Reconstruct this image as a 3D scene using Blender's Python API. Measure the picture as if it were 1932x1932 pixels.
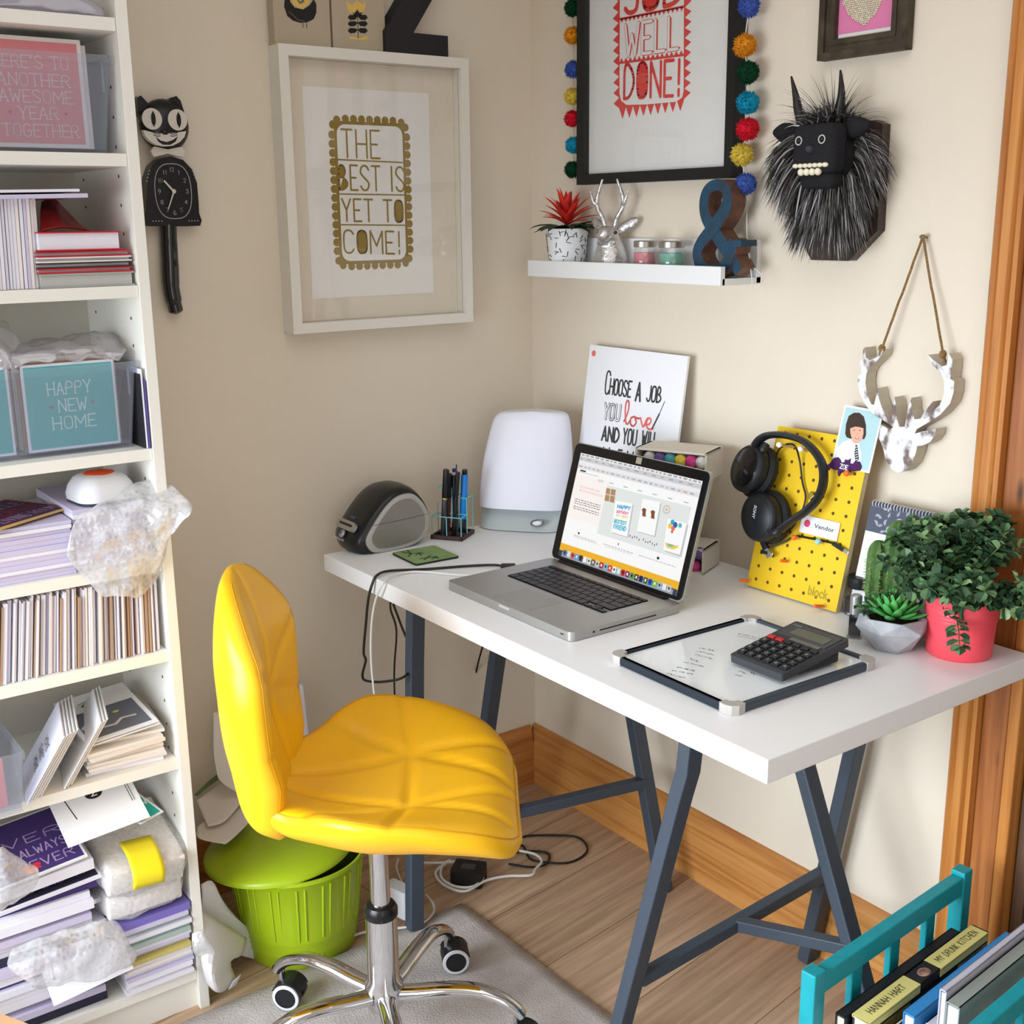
import bpy, bmesh, math, random
from math import sin, cos, pi, radians
from mathutils import Vector, Matrix, noise
import mathutils.geometry
random.seed(7)
for o in list(bpy.data.objects): bpy.data.objects.remove(o)
SC = bpy.context.scene
COL = SC.collection
# ------------------------------------------------------------------ camera
FPX, CAMP = 2234.75, Vector((2.2282, -1.6862, 1.3985))
YAW, PIT, ROL = -0.9420, 0.2426, -0.0115
_f = Vector((sin(YAW)*cos(PIT), cos(YAW)*cos(PIT), -sin(PIT)))
_r = Vector((cos(YAW), -sin(YAW), 0)); _u = _r.cross(_f)
CR = cos(ROL)*_r + sin(ROL)*_u; CU = -sin(ROL)*_r + cos(ROL)*_u; CF = _f
cd = bpy.data.cameras.new('camera'); cam = bpy.data.objects.new('camera', cd); COL.objects.link(cam)
m3 = Matrix((CR, CU, -CF)).transposed()
cam.matrix_world = Matrix.Translation(CAMP) @ m3.to_4x4()
cd.sensor_width = 36; cd.lens = FPX/1932*36; cd.clip_start = .02
SC.camera = cam
# ------------------------------------------------------------------ world, daylight, added fills, exposure
W = bpy.data.worlds.new('daylight'); SC.world = W; W.use_nodes = True
W.node_tree.nodes['Background'].inputs[0].default_value = (1.0, .975, .95, 1)
W.node_tree.nodes['Background'].inputs[1].default_value = .8
def area(name, loc, aim, sx, sy, power, col):
    ld = bpy.data.lights.new(name, 'AREA'); ld.shape = 'RECTANGLE'; ld.size = sx; ld.size_y = sy; ld.energy = power; ld.color = col
    lo = bpy.data.objects.new(name, ld); COL.objects.link(lo); lo.location = loc
    lo.rotation_euler = (Vector(aim)-Vector(loc)).to_track_quat('-Z', 'Z').to_euler(); return lo
area('window_daylight', (.95, -2.39, .88), (1.0, 0, .05), 1.3, 1.15, 30, (.86, .955, 1.05)).data.spread = radians(94)
area('far_side_fill', (3.72, -1.6, .95), (0, -.6, .5), 1.6, 1.5, 18, (.97, .99, 1))  # added fill to lift the tan wall and bookcase fronts, no window built there
area('ceiling_bounce_fill', (1.9, -1.25, 2.37), (1.9, -1.25, 0), 2.2, 1.8, 18.5, (.96, .98, 1))  # added overhead fill standing in for light bounced off the ceiling
SC.view_settings.view_transform = 'Standard'; SC.view_settings.look = 'None'
SC.view_settings.exposure = -.44; SC.view_settings.gamma = 1.0
SC.view_settings.use_curve_mapping = False
# ------------------------------------------------------------------ helpers
def at(px, py, axis, val):
    """the point on the plane axis = val seen at a place of the photograph"""
    d = CF + CR*((px-966)/FPX) - CU*((py-966)/FPX); i = 'xyz'.index(axis)
    return CAMP + d*((val-CAMP[i])/d[i])
def lin(c):
    c /= 255.
    return c/12.92 if c <= .04045 else ((c+.055)/1.055)**2.4
def rgb(c): return (lin(c[0]), lin(c[1]), lin(c[2]), 1)
MATS = {}
def mat(name, c=(200, 200, 200), rough=.55, metal=0, spec=.4, var=0, vs=8, bump=0, bs=60, c2=None, emit=0, coat=0, stretch=None, sub=0):
    if name in MATS: return MATS[name]
    m = bpy.data.materials.new(name); m.use_nodes = True; nt = m.node_tree; b = nt.nodes['Principled BSDF']; MATS[name] = m
    b.inputs['Base Color'].default_value = rgb(c); b.inputs['Roughness'].default_value = rough; b.inputs['Metallic'].default_value = metal
    b.inputs['Specular IOR Level'].default_value = spec; b.inputs['Coat Weight'].default_value = coat
    if emit:
        b.inputs['Emission Color'].default_value = rgb(c); b.inputs['Emission Strength'].default_value = emit
    if sub: b.inputs['Subsurface Weight'].default_value = sub; b.inputs['Subsurface Radius'].default_value = (.01, .01, .01)
    tc = mp = None
    if var or c2 or bump:
        tc = nt.nodes.new('ShaderNodeTexCoord'); mp = nt.nodes.new('ShaderNodeMapping'); nt.links.new(tc.outputs['Object'], mp.inputs[0])
        if stretch: mp.inputs['Scale'].default_value = stretch
    if var or c2:
        n = nt.nodes.new('ShaderNodeTexNoise'); n.inputs['Scale'].default_value = vs; n.inputs['Detail'].default_value = 5
        nt.links.new(mp.outputs[0], n.inputs['Vector'])
        r = nt.nodes.new('ShaderNodeValToRGB'); r.color_ramp.elements[0].position = .32; r.color_ramp.elements[1].position = .68
        r.color_ramp.elements[0].color = rgb(c2 if c2 else [max(0, k*(1-var)) for k in c]); r.color_ramp.elements[1].color = rgb(c)
        nt.links.new(n.outputs['Fac'], r.inputs[0]); nt.links.new(r.outputs[0], b.inputs['Base Color'])
    if bump:
        n2 = nt.nodes.new('ShaderNodeTexNoise'); n2.inputs['Scale'].default_value = bs; n2.inputs['Detail'].default_value = 3
        nt.links.new(mp.outputs[0], n2.inputs['Vector'])
        bp = nt.nodes.new('ShaderNodeBump'); bp.inputs['Strength'].default_value = bump; bp.inputs['Distance'].default_value = .004
        nt.links.new(n2.outputs['Fac'], bp.inputs['Height']); nt.links.new(bp.outputs[0], b.inputs['Normal'])
    return m
def clear(name, tint=(255, 255, 255), body=(220, 225, 240), milky=.1, rough=.05, gloss=.12, bubbles=0):
    """see-through plastic or glass: transparent, a milky share, and a reflecting skin"""
    if name in MATS: return MATS[name]
    m = bpy.data.materials.new(name); m.use_nodes = True; nt = m.node_tree; MATS[name] = m
    nt.nodes.remove(nt.nodes['Principled BSDF']); out = nt.nodes['Material Output']
    t = nt.nodes.new('ShaderNodeBsdfTransparent'); t.inputs[0].default_value = rgb(tint)
    d = nt.nodes.new('ShaderNodeBsdfDiffuse'); d.inputs[0].default_value = rgb(body)
    tl = nt.nodes.new('ShaderNodeBsdfTranslucent'); tl.inputs[0].default_value = rgb(body)
    g = nt.nodes.new('ShaderNodeBsdfGlossy'); g.inputs['Roughness'].default_value = rough
    md = nt.nodes.new('ShaderNodeMixShader'); md.inputs[0].default_value = .35; nt.links.new(d.outputs[0], md.inputs[1]); nt.links.new(tl.outputs[0], md.inputs[2])
    m1 = nt.nodes.new('ShaderNodeMixShader'); m1.inputs[0].default_value = milky; nt.links.new(t.outputs[0], m1.inputs[1]); nt.links.new(md.outputs[0], m1.inputs[2])
    lw = nt.nodes.new('ShaderNodeLayerWeight'); lw.inputs[0].default_value = .5
    pw = nt.nodes.new('ShaderNodeMath'); pw.operation = 'POWER'; pw.inputs[1].default_value = 4.5; nt.links.new(lw.outputs['Facing'], pw.inputs[0])
    mu = nt.nodes.new('ShaderNodeMath'); mu.operation = 'MULTIPLY_ADD'; mu.inputs[1].default_value = .7; mu.inputs[2].default_value = gloss; nt.links.new(pw.outputs[0], mu.inputs[0])
    m2 = nt.nodes.new('ShaderNodeMixShader'); nt.links.new(mu.outputs[0], m2.inputs[0]); nt.links.new(m1.outputs[0], m2.inputs[1]); nt.links.new(g.outputs[0], m2.inputs[2])
    nt.links.new(m2.outputs[0], out.inputs[0])
    if bubbles:
        tc = nt.nodes.new('ShaderNodeTexCoord'); vo = nt.nodes.new('ShaderNodeTexVoronoi'); vo.inputs['Scale'].default_value = bubbles; vo.feature = 'SMOOTH_F1'
        nt.links.new(tc.outputs['Object'], vo.inputs['Vector'])
        bp = nt.nodes.new('ShaderNodeBump'); bp.inputs['Strength'].default_value = .8; bp.inputs['Distance'].default_value = .0028; bp.invert = True
        nt.links.new(vo.outputs['Distance'], bp.inputs['Height'])
        for n in (d, g, tl, lw): nt.links.new(bp.outputs[0], n.inputs['Normal'])
        cr = nt.nodes.new('ShaderNodeValToRGB'); cr.color_ramp.elements[0].position = .0; cr.color_ramp.elements[0].color = (milky*.8,)*3+(1,); cr.color_ramp.elements[1].position = .6; cr.color_ramp.elements[1].color = (min(1, milky*1.3),)*3+(1,)
        nt.links.new(vo.outputs['Distance'], cr.inputs[0]); nt.links.new(cr.outputs[0], m1.inputs[0])
    return m
def wood(name, ca, cb, cc, axis='z', scale=1., rough=.42, knots=True):
    """sawn pine: long streaks along one axis, with a few knots"""
    if name in MATS: return MATS[name]
    m = bpy.data.materials.new(name); m.use_nodes = True; nt = m.node_tree; b = nt.nodes['Principled BSDF']; MATS[name] = m
    tc = nt.nodes.new('ShaderNodeTexCoord'); mp = nt.nodes.new('ShaderNodeMapping'); nt.links.new(tc.outputs['Object'], mp.inputs[0])
    s = [60*scale]*3; s['xyz'.index(axis)] = 2.2*scale; mp.inputs['Scale'].default_value = s
    n = nt.nodes.new('ShaderNodeTexNoise'); n.inputs['Scale'].default_value = 1; n.inputs['Detail'].default_value = 6; n.inputs['Distortion'].default_value = .6
    nt.links.new(mp.outputs[0], n.inputs['Vector'])
    r = nt.nodes.new('ShaderNodeValToRGB'); e = r.color_ramp.elements
    e[0].position = .28; e[0].color = rgb(ca); e[1].position = .75; e[1].color = rgb(cc); k = e.new(.5); k.color = rgb(cb)
    nt.links.new(n.outputs['Fac'], r.inputs[0]); last = r.outputs[0]
    if knots:
        mp2 = nt.nodes.new('ShaderNodeMapping'); nt.links.new(tc.outputs['Object'], mp2.inputs[0]); s2 = [16*scale]*3; s2['xyz'.index(axis)] = 5*scale; mp2.inputs['Scale'].default_value = s2
        v = nt.nodes.new('ShaderNodeTexVoronoi'); v.inputs['Scale'].default_value = 1; nt.links.new(mp2.outputs[0], v.inputs['Vector'])
        r2 = nt.nodes.new('ShaderNodeValToRGB'); r2.color_ramp.elements[0].position = .035; r2.color_ramp.elements[1].position = .14
        r2.color_ramp.elements[0].color = (1, 1, 1, 1); r2.color_ramp.elements[1].color = (0, 0, 0, 1); nt.links.new(v.outputs['Distance'], r2.inputs[0])
        mx = nt.nodes.new('ShaderNodeMix'); mx.data_type = 'RGBA'; nt.links.new(r2.outputs[0], mx.inputs[0]); nt.links.new(last, mx.inputs[6]); mx.inputs[7].default_value = rgb([k*.42 for k in ca]); last = mx.outputs[2]
    nt.links.new(last, b.inputs['Base Color']); b.inputs['Roughness'].default_value = rough
    bp = nt.nodes.new('ShaderNodeBump'); bp.inputs['Strength'].default_value = .12; bp.inputs['Distance'].default_value = .002; nt.links.new(n.outputs['Fac'], bp.inputs['Height']); nt.links.new(bp.outputs[0], b.inputs['Normal'])
    return m
def tag(o, label=None, cat=None, group=None, kind=None):
    if label: o['label'] = label
    if cat: o['category'] = cat
    if group: o['group'] = group
    if kind: o['kind'] = kind
    return o
def thing(name, label, cat, M=None, group=None):
    o = bpy.data.objects.new(name, None); COL.objects.link(o); o.empty_display_size = .05
    if M is not None:
        o.matrix_world = M if isinstance(M, Matrix) else Matrix.Translation(Vector(M))
    return tag(o, label, cat, group)
def TR(x, y, z, rz=0, rx=0, ry=0):
    return Matrix.Translation((x, y, z)) @ Matrix.Rotation(rz, 4, 'Z') @ Matrix.Rotation(rx, 4, 'X') @ Matrix.Rotation(ry, 4, 'Y')
def axes(o, X, Y, Z):
    m = Matrix((Vector(X), Vector(Y), Vector(Z))).transposed().to_4x4(); m.translation = Vector(o); return m
def rwall(x, z, d=0): return axes((x, -d, z), (1, 0, 0), (0, 0, 1), (0, -1, 0))     # on the wall behind the desk: right, up, out
def lwall(y, z, d=0): return axes((d, y, z), (0, 1, 0), (0, 0, 1), (1, 0, 0))       # on the wall with the white frame
def cr(pts, n=6, closed=False):
    """smooth curve through points"""
    P = [Vector(p) for p in pts]; out = []; N = len(P)
    rng = range(N) if closed else range(N-1)
    for i in rng:
        g = (lambda k: P[k % N]) if closed else (lambda k: P[min(max(k, 0), N-1)])
        a, b, c, d = g(i-1), g(i), g(i+1), g(i+2)
        for k in range(n):
            t = k/n; out.append(.5*((2*b)+(c-a)*t+(2*a-5*b+4*c-d)*t*t+(3*b-a-3*c+d)*t*t*t))
    if not closed: out.append(P[-1])
    return out
class MB:
    def __init__(s, M=None): s.v = []; s.f = []; s.mi = []; s.M = M; s.cur = 0
    def _a(s, vs, fs, mi=None):
        o = len(s.v)
        s.v += [tuple(s.M @ Vector(p)) if s.M is not None else tuple(p) for p in vs]
        s.f += [tuple(i+o for i in f) for f in fs]; s.mi += [s.cur if mi is None else mi]*len(fs); return s
    def face(s, pts, mi=None): return s._a([Vector((p[0], p[1], p[2] if len(p) > 2 else 0)) for p in pts], [tuple(range(len(pts)))], mi)
    def box(s, c, d, R=None, mi=None):
        c = Vector(c); x, y, z = [k/2 for k in d]
        vs = [Vector((i*x, j*y, k*z)) for k in (-1, 1) for j in (-1, 1) for i in (-1, 1)]
        if R is not None: vs = [R @ p for p in vs]
        return s._a([p+c for p in vs], [(0, 2, 3, 1), (4, 5, 7, 6), (0, 1, 5, 4), (2, 6, 7, 3), (0, 4, 6, 2), (1, 3, 7, 5)], mi)
    def bar(s, a, b, w, h, up=(0, 0, 1)):
        a, b = Vector(a), Vector(b); d = (b-a).normalized(); u = Vector(up); sd = d.cross(u)
        if sd.length < 1e-4: sd = d.cross(Vector((0, 1, 0)))
        sd.normalize(); u = sd.cross(d)
        R = Matrix((d, sd, u)).transposed(); return s.box((a+b)/2, ((b-a).length, w, h), R)
    def prism(s, poly, z0, z1, mi=None, side=None):
        ar = sum(poly[i][0]*poly[(i+1) % len(poly)][1]-poly[(i+1) % len(poly)][0]*poly[i][1] for i in range(len(poly)))
        if ar < 0: poly = list(poly)[::-1]
        n = len(poly); vs = [(p[0], p[1], z0) for p in poly]+[(p[0], p[1], z1) for p in poly]
        s._a(vs, [tuple(range(n-1, -1, -1)), tuple(range(n, 2*n))], mi)
        return s._a(vs, [(i, (i+1) % n, n+(i+1) % n, n+i) for i in range(n)], side if side is not None else mi)
    def tube(s, pts, r, seg=8, cap=True, mi=None, closed=False):
        P = [Vector(p) for p in pts]; n = len(P); rr = r if isinstance(r, (list, tuple)) else [r]*n; vs = []; pu = None
        for i, p in enumerate(P):
            d = (P[(i+1) % n]-P[i-1]) if closed else (P[min(i+1, n-1)]-P[max(i-1, 0)])
            d = d.normalized() if d.length > 1e-9 else Vector((0, 0, 1))
            if pu is None:
                pu = d.orthogonal().normalized()
            pu = pu-d*pu.dot(d)
            pu = pu.normalized() if pu.length > 1e-6 else d.orthogonal().normalized()
            w = d.cross(pu)
            vs += [p+(pu*cos(2*pi*k/seg)+w*sin(2*pi*k/seg))*rr[i] for k in range(seg)]
        fs = [(i*seg+k, i*seg+(k+1) % seg, ((i+1) % n)*seg+(k+1) % seg, ((i+1) % n)*seg+k) for i in range(n if closed else n-1) for k in range(seg)]
        if cap and not closed: fs += [tuple(range(seg-1, -1, -1)), tuple(range((n-1)*seg, n*seg))]
        return s._a(vs, fs, mi)
    def lathe(s, prof, seg=32, mi=None, c=(0, 0, 0), sq=None, cap=True):
        """profile of (radius, height) turned about z; sq flattens y"""
        n = len(prof); k2 = sq or 1
        vs = [(c[0]+r*cos(2*pi*k/seg), c[1]+r*sin(2*pi*k/seg)*k2, c[2]+z) for r, z in prof for k in range(seg)]
        fs = [(i*seg+k, i*seg+(k+1) % seg, (i+1)*seg+(k+1) % seg, (i+1)*seg+k) for i in range(n-1) for k in range(seg)]
        if cap: fs += [tuple(range(seg-1, -1, -1)), tuple(range((n-1)*seg, n*seg))]
        return s._a(vs, fs, mi)
    def ell(s, c, r, seg=20, rings=12, mi=None, R=None):
        c = Vector(c); r = (r, r, r) if not isinstance(r, (tuple, list)) else r; vs = [Vector((0, 0, -r[2]))]
        for i in range(1, rings):
            t = -pi/2+pi*i/rings
            vs += [Vector((r[0]*cos(t)*cos(2*pi*k/seg), r[1]*cos(t)*sin(2*pi*k/seg), r[2]*sin(t))) for k in range(seg)]
        vs.append(Vector((0, 0, r[2])))
        if R is not None: vs = [R @ p for p in vs]
        fs = [(0, 1+(k+1) % seg, 1+k) for k in range(seg)]
        fs += [(1+i*seg+k, 1+i*seg+(k+1) % seg, 1+(i+1)*seg+(k+1) % seg, 1+(i+1)*seg+k) for i in range(rings-2) for k in range(seg)]
        o = 1+(rings-2)*seg; fs += [(o+k, o+(k+1) % seg, len(vs)-1) for k in range(seg)]
        return s._a([p+c for p in vs], fs, mi)
    def grid(s, fn, nu, nv, mi=None, wrap=False):
        vs = [fn(i/nu, j/nv) for i in range(nu+1) for j in range(nv+1)]
        return s._a(vs, [(i*(nv+1)+j, i*(nv+1)+j+1, (i+1)*(nv+1)+j+1, (i+1)*(nv+1)+j) for i in range(nu) for j in range(nv)], mi)
    def disc(s, c, r, z=0, seg=16, mi=None, ry=None):
        s.k = (getattr(s, 'k', 0)+1) % 9; z += s.k*.000012
        return s._a([(c[0]+r*cos(2*pi*k/seg), c[1]+(ry or r)*sin(2*pi*k/seg), z) for k in range(seg)], [tuple(range(seg))], mi)
    def line(s, pts, w, z=0, mi=None, rnd=True):
        """a flat pen stroke in the local plane"""
        P = [Vector((p[0], p[1])) for p in pts]
        for a, b in zip(P, P[1:]):
            d = b-a
            if d.length < 1e-7: continue
            n = Vector((-d.y, d.x)).normalized()*w/2; s.k = (getattr(s, 'k', 0)+1) % 9
            s._a([(q.x, q.y, z+s.k*.000012) for q in (a-n, b-n, b+n, a+n)], [(0, 1, 2, 3)], mi)
        if rnd:
            for p in (P if len(P) < 60 else [P[0], P[-1]]): s.disc(p, w/2, z, 8, mi)
        return s
    def build(s, name, m, parent=None, smooth=None, bevel=0, seg=2, solid=0, subs=0, kind=None, ang=42):
        me = bpy.data.meshes.new(name); me.from_pydata(s.v, [], s.f); me.validate()
        ms = m if isinstance(m, (list, tuple)) else [m]
        for k in ms: me.materials.append(k)
        if len(ms) > 1 and len(me.polygons) == len(s.mi):
            for p, i in zip(me.polygons, s.mi): p.material_index = i
        if smooth:
            for p in me.polygons: p.use_smooth = True
            me.set_sharp_from_angle(angle=radians(ang))
        o = bpy.data.objects.new(name, me); COL.objects.link(o)
        if parent is not None: o.parent = parent
        if solid: k = o.modifiers.new('s', 'SOLIDIFY'); k.thickness = solid; k.offset = 0
        if bevel:
            k = o.modifiers.new('b', 'BEVEL'); k.width = bevel; k.segments = seg; k.limit_method = 'ANGLE'; k.angle_limit = radians(35)
        if subs: k = o.modifiers.new('u', 'SUBSURF'); k.levels = subs; k.render_levels = subs
        if kind: o['kind'] = kind
        return o
def one(mb, name, m, label, cat, group=None, **k): return tag(mb.build(name, m, **k), label, cat, group)
def rrect(w, h, r, n=5, cx=0, cy=0):
    P = []
    for sx, sy, a0 in ((1, 1, 0), (-1, 1, 90), (-1, -1, 180), (1, -1, 270)):
        for k in range(n+1):
            a = radians(a0+90*k/n); P.append((cx+sx*(w/2-r)+r*cos(a), cy+sy*(h/2-r)+r*sin(a)))
    return P
# hand-drawn capitals on a 4 x 6 grid
GL = {'A': "00 26 40|12 32", 'B': "00 06 26 35 34 23 03|23 42 41 20 00", 'C': "45 36 16 05 01 10 30 41", 'D': "00 06 26 44 42 20 00", 'E': "40 00 06 46|03 33", 'F': "00 06 46|03 33",
 'G': "45 36 16 05 01 10 30 41 43 23", 'H': "00 06|40 46|03 43", 'I': "20 26", 'J': "46 41 30 10 01", 'K': "00 06|46 03 40", 'L': "06 00 40", 'M': "00 06 22 46 40", 'N': "00 06 40 46",
 'O': "10 01 05 16 36 45 41 30 10", 'P': "00 06 36 45 44 33 03", 'Q': "10 01 05 16 36 45 41 30 10|22 40", 'R': "00 06 36 45 44 33 03|23 40", 'S': "45 36 16 05 04 42 41 30 10 01", 'T': "20 26|06 46",
 'U': "06 01 10 30 41 46", 'V': "06 20 46", 'W': "06 10 24 30 46", 'X': "00 46|06 40", 'Y': "06 23 46|23 20", 'Z': "06 46 00 40", '!': "26 22|20 21", "'": "26 25", '1': "15 26 20",
 '2': "05 16 36 45 44 00 40", '3': "05 16 36 45 44 23 42 41 30 10 01", '4': "30 36 02 42", '5': "46 06 03 33 42 41 30 10 01", '6': "36 16 03 01 10 30 41 42 33 03", '7': "06 46 10", '8': "13 04 05 16 36 45 44 33 13 02 01 10 30 41 42 33",
 '9': "43 13 04 05 16 36 45 43 30 10", '0': "10 01 05 16 36 45 41 30 10", '&': "40 05 16 25 24 02 01 10 20 42", '.': "20 21", '-': "13 33", ',': "20 11"}
ADV = {'I': .35, '!': .35, "'": .3, ' ': .55, 'M': 1.25, 'W': 1.3, '1': .7, '.': .3, ',': .3, 'J': .85, 'L': .85, 'E': .85, 'F': .85}
def chaikin(P, n=2):
    for _ in range(n):
        Q = [P[0]]
        for a, b in zip(P, P[1:]): Q += [(a[0]*.75+b[0]*.25, a[1]*.75+b[1]*.25), (a[0]*.25+b[0]*.75, a[1]*.25+b[1]*.75)]
        Q.append(P[-1]); P = Q
    return P
def text(mb, s, x0, y0, w, h, wt, z=0, mi=None, serif=0, fill='', gap=.38, jit=0, skew=0, slope=0):
    """capitals drawn with a pen of width wt, fitted to the box; letters listed in fill are filled in"""
    cw = [ADV.get(c, 1.0) for c in s]; tot = sum(cw)+gap*(len(s)-1); k = w/tot; x = x0
    for c, a in zip(s, cw):
        if c != ' ':
            j = random.uniform(-jit, jit)*h
            strokes = [[(int(q[0])/4., int(q[1])/6.) for q in st.split()] for st in GL[c].split('|')]
            if a < .5: strokes = [[(px-.5+.5*0+.5, py) for px, py in st] for st in strokes]
            for st in strokes:
                P = chaikin(st) if c in 'BCDGJOPQRSU0235689&' and len(st) > 3 else st
                Q = [(x+px*a*k+skew*py*h, y0+j+py*h+slope*(x+px*a*k-x0)) for px, py in P]
                if c in fill: mb.face([(q[0], q[1], z) for q in Q], mi)
                mb.line(Q, wt, z, mi)
                if serif and c not in 'OSCQGU&':
                    for q in (Q[0], Q[-1]): mb.line([(q[0]-serif, q[1]), (q[0]+serif, q[1])], wt*.8, z, mi, False)
        x += (a+gap)*k
    return mb
def font(mb, s, M, h, mi=None, shear=0, w=None, bold=0):
    """lettering from the built-in face, baseline at the origin of M"""
    c = bpy.data.curves.new('t', 'FONT'); c.body = s; c.size = 1; c.shear = shear; c.resolution_u = 3; c.offset = bold
    o = bpy.data.objects.new('t', c); COL.objects.link(o); dg = bpy.context.evaluated_depsgraph_get(); me = bpy.data.meshes.new_from_object(o.evaluated_get(dg))
    X = [v.co.x for v in me.vertices]; k = h/.7; kx = (w/(max(X)-min(X))) if w else k; x0 = min(X)
    mb._a([M @ Vector(((v.co.x-x0)*kx, v.co.y*k, 0)) for v in me.vertices], [tuple(p.vertices) for p in me.polygons], mi)
    bpy.data.objects.remove(o); bpy.data.meshes.remove(me); return mb
def scribble(mb, x, y, w, h, wt, z=0, mi=None, rnd=random):
    """one word of quick handwriting"""
    n = max(4, int(w/h*3)); P = [(x+w*i/n, y+h*rnd.uniform(0, 1)*(1 if i % 2 else .5)) for i in range(n+1)]
    return mb.line(P, wt, z, mi, False)
def sheet(ctrl, n=6):
    """smooth surface through a net of points; returns rows"""
    rows = [cr(r, n) for r in ctrl]; cols = [cr([r[j] for r in rows], n) for j in range(len(rows[0]))]
    return [[cols[j][i] for j in range(len(cols))] for i in range(len(cols[0]))]
def add_rows(mb, R, mi=None, jig=0, fr=40, seed=0):
    nu, nv = len(R), len(R[0]); vs = []
    for r in R:
        for p in r:
            p = Vector(p)
            if jig: p = p+noise.noise_vector(p*fr+Vector((seed, 0, 0)))*jig
            vs.append(p)
    return mb._a(vs, [(i*nv+j, i*nv+j+1, (i+1)*nv+j+1, (i+1)*nv+j) for i in range(nu-1) for j in range(nv-1)], mi)
def dup(o, M=None, label=None, parent=None):
    c = o.copy(); COL.objects.link(c)
    if parent is not None: c.parent = parent
    if M is not None: c.matrix_world = M
    if label: c['label'] = label
    for ch in list(o.children): dup(ch, parent=c)
    return c
WHITE = mat('white_paper', (236, 236, 240), .7); BLACKM = mat('matt_black', (22, 22, 24), .5); GLASSM = clear('picture_glass', milky=.0, rough=.02, gloss=.03)
# ------------------------------------------------------------------ the room
mw = mat('cream_emulsion', (229, 217, 199), .85, spec=.2, var=.012, vs=3, bump=.05, bs=250)
def struct(mb, name, m, **k): return tag(mb.build(name, m, **k), kind='structure')
XA, YB, H = 3.85, -2.47, 2.4
struct(MB().box((-.05, YB/2, H/2), (.1, -YB+.1, H)), 'wall_left', mw)
struct(MB().box((.62, .05, H/2), (1.24, .1, H)), 'wall_right', mw)
b = MB()
for c, d in (((.95, 0, .16), (1.36, .1, .32)), ((.95, 0, 1.98), (1.36, .1, .84)), ((.11, 0, 1.2), (.32, .1, 2.4)), ((2.74, 0, 1.2), (2.22, .1, 2.4))): b.box((c[0], YB, c[2]), d)
mwh = mat('white_emulsion', (244, 242, 238), .85); struct(b, 'wall_back', mwh)
struct(MB().box((XA, -1.2, 1.2), (.1, 2.6, 2.4)), 'wall_far', mwh)
def floor_mat():
    m = bpy.data.materials.new('oak_laminate'); m.use_nodes = True; nt = m.node_tree; b = nt.nodes['Principled BSDF']
    tc = nt.nodes.new('ShaderNodeTexCoord'); mp = nt.nodes.new('ShaderNodeMapping'); nt.links.new(tc.outputs['Object'], mp.inputs[0]); mp.inputs['Rotation'].default_value = (0, 0, radians(82))
    br = nt.nodes.new('ShaderNodeTexBrick'); br.inputs['Scale'].default_value = 1; br.inputs['Brick Width'].default_value = 1.25; br.inputs['Row Height'].default_value = .19; br.inputs['Mortar Size'].default_value = .0012
    br.inputs['Color1'].default_value = rgb((204, 172, 142)); br.inputs['Color2'].default_value = rgb((190, 158, 130)); br.inputs['Mortar'].default_value = rgb((130, 104, 82)); nt.links.new(mp.outputs[0], br.inputs['Vector'])
    m2 = nt.nodes.new('ShaderNodeMapping'); nt.links.new(mp.outputs[0], m2.inputs[0]); m2.inputs['Scale'].default_value = (2.2, 46, 1)
    n = nt.nodes.new('ShaderNodeTexNoise'); n.inputs['Scale'].default_value = 1; n.inputs['Detail'].default_value = 8; n.inputs['Roughness'].default_value = .65; nt.links.new(m2.outputs[0], n.inputs['Vector'])
    r = nt.nodes.new('ShaderNodeValToRGB'); r.color_ramp.elements[0].position = .3; r.color_ramp.elements[0].color = (.42, .40, .38, 1); r.color_ramp.elements[1].position = .62; r.color_ramp.elements[1].color = (1, 1, 1, 1); nt.links.new(n.outputs['Fac'], r.inputs[0])
    mx = nt.nodes.new('ShaderNodeMix'); mx.data_type = 'RGBA'; mx.blend_type = 'MULTIPLY'; mx.inputs[0].default_value = .8; nt.links.new(br.outputs['Color'], mx.inputs[6]); nt.links.new(r.outputs[0], mx.inputs[7]); nt.links.new(mx.outputs[2], b.inputs['Base Color'])
    b.inputs['Roughness'].default_value = .5; b.inputs['Specular IOR Level'].default_value = .3
    return m
struct(MB().box((1.9, -1.2, -.03), (4.0, 2.7, .06)), 'floor', floor_mat()); struct(MB().box((1.9, -1.2, H+.03), (4.0, 2.7, .06)), 'ceiling', mwh)
PINE = wood('pine_trim', (154, 88, 34), (190, 122, 54), (208, 144, 76), 'z'); PINEX = wood('pine_trim_lengthways', (164, 98, 44), (198, 136, 70), (212, 154, 90), 'x', knots=False); PINEY = wood('pine_trim_crossways', (150, 84, 36), (184, 120, 58), (204, 140, 76), 'y', knots=False)
PINED = wood('reddish_pine', (116, 60, 24), (158, 94, 44), (184, 118, 62), 'z')
sk = [(0, 0), (.02, 0), (.02, .108), (.016, .116), (.018, .126), (.012, .14), (.008, .154), (0, .156)]
b = MB(axes((0, 0, 0), (0, -1, 0), (0, 0, 1), (-1, 0, 0))); b.prism(sk, -1.175, -.0); struct(b, 'baseboard_right', PINEX, smooth=True)
b = MB(axes((0, 0, 0), (1, 0, 0), (0, 0, 1), (0, -1, 0))); b.prism(sk, .02, -YB); struct(b, 'baseboard_left', PINEY, smooth=True)
tr = [(1.175, 0), (1.175, .016), (1.181, .022), (1.188, .016), (1.192, .023), (1.206, .023), (1.211, .016), (1.214, .022), (1.222, .022), (1.222, 0)]
b = MB(axes((0, 0, 0), (1, 0, 0), (0, -1, 0), (0, 0, -1))); b.prism(tr, -H, 0); struct(b, 'trim_1', PINE)
b = MB().box((1.2445, .012, H/2), (.044, .036, H)); struct(b, 'trim_2', PINED, bevel=.002)
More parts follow.
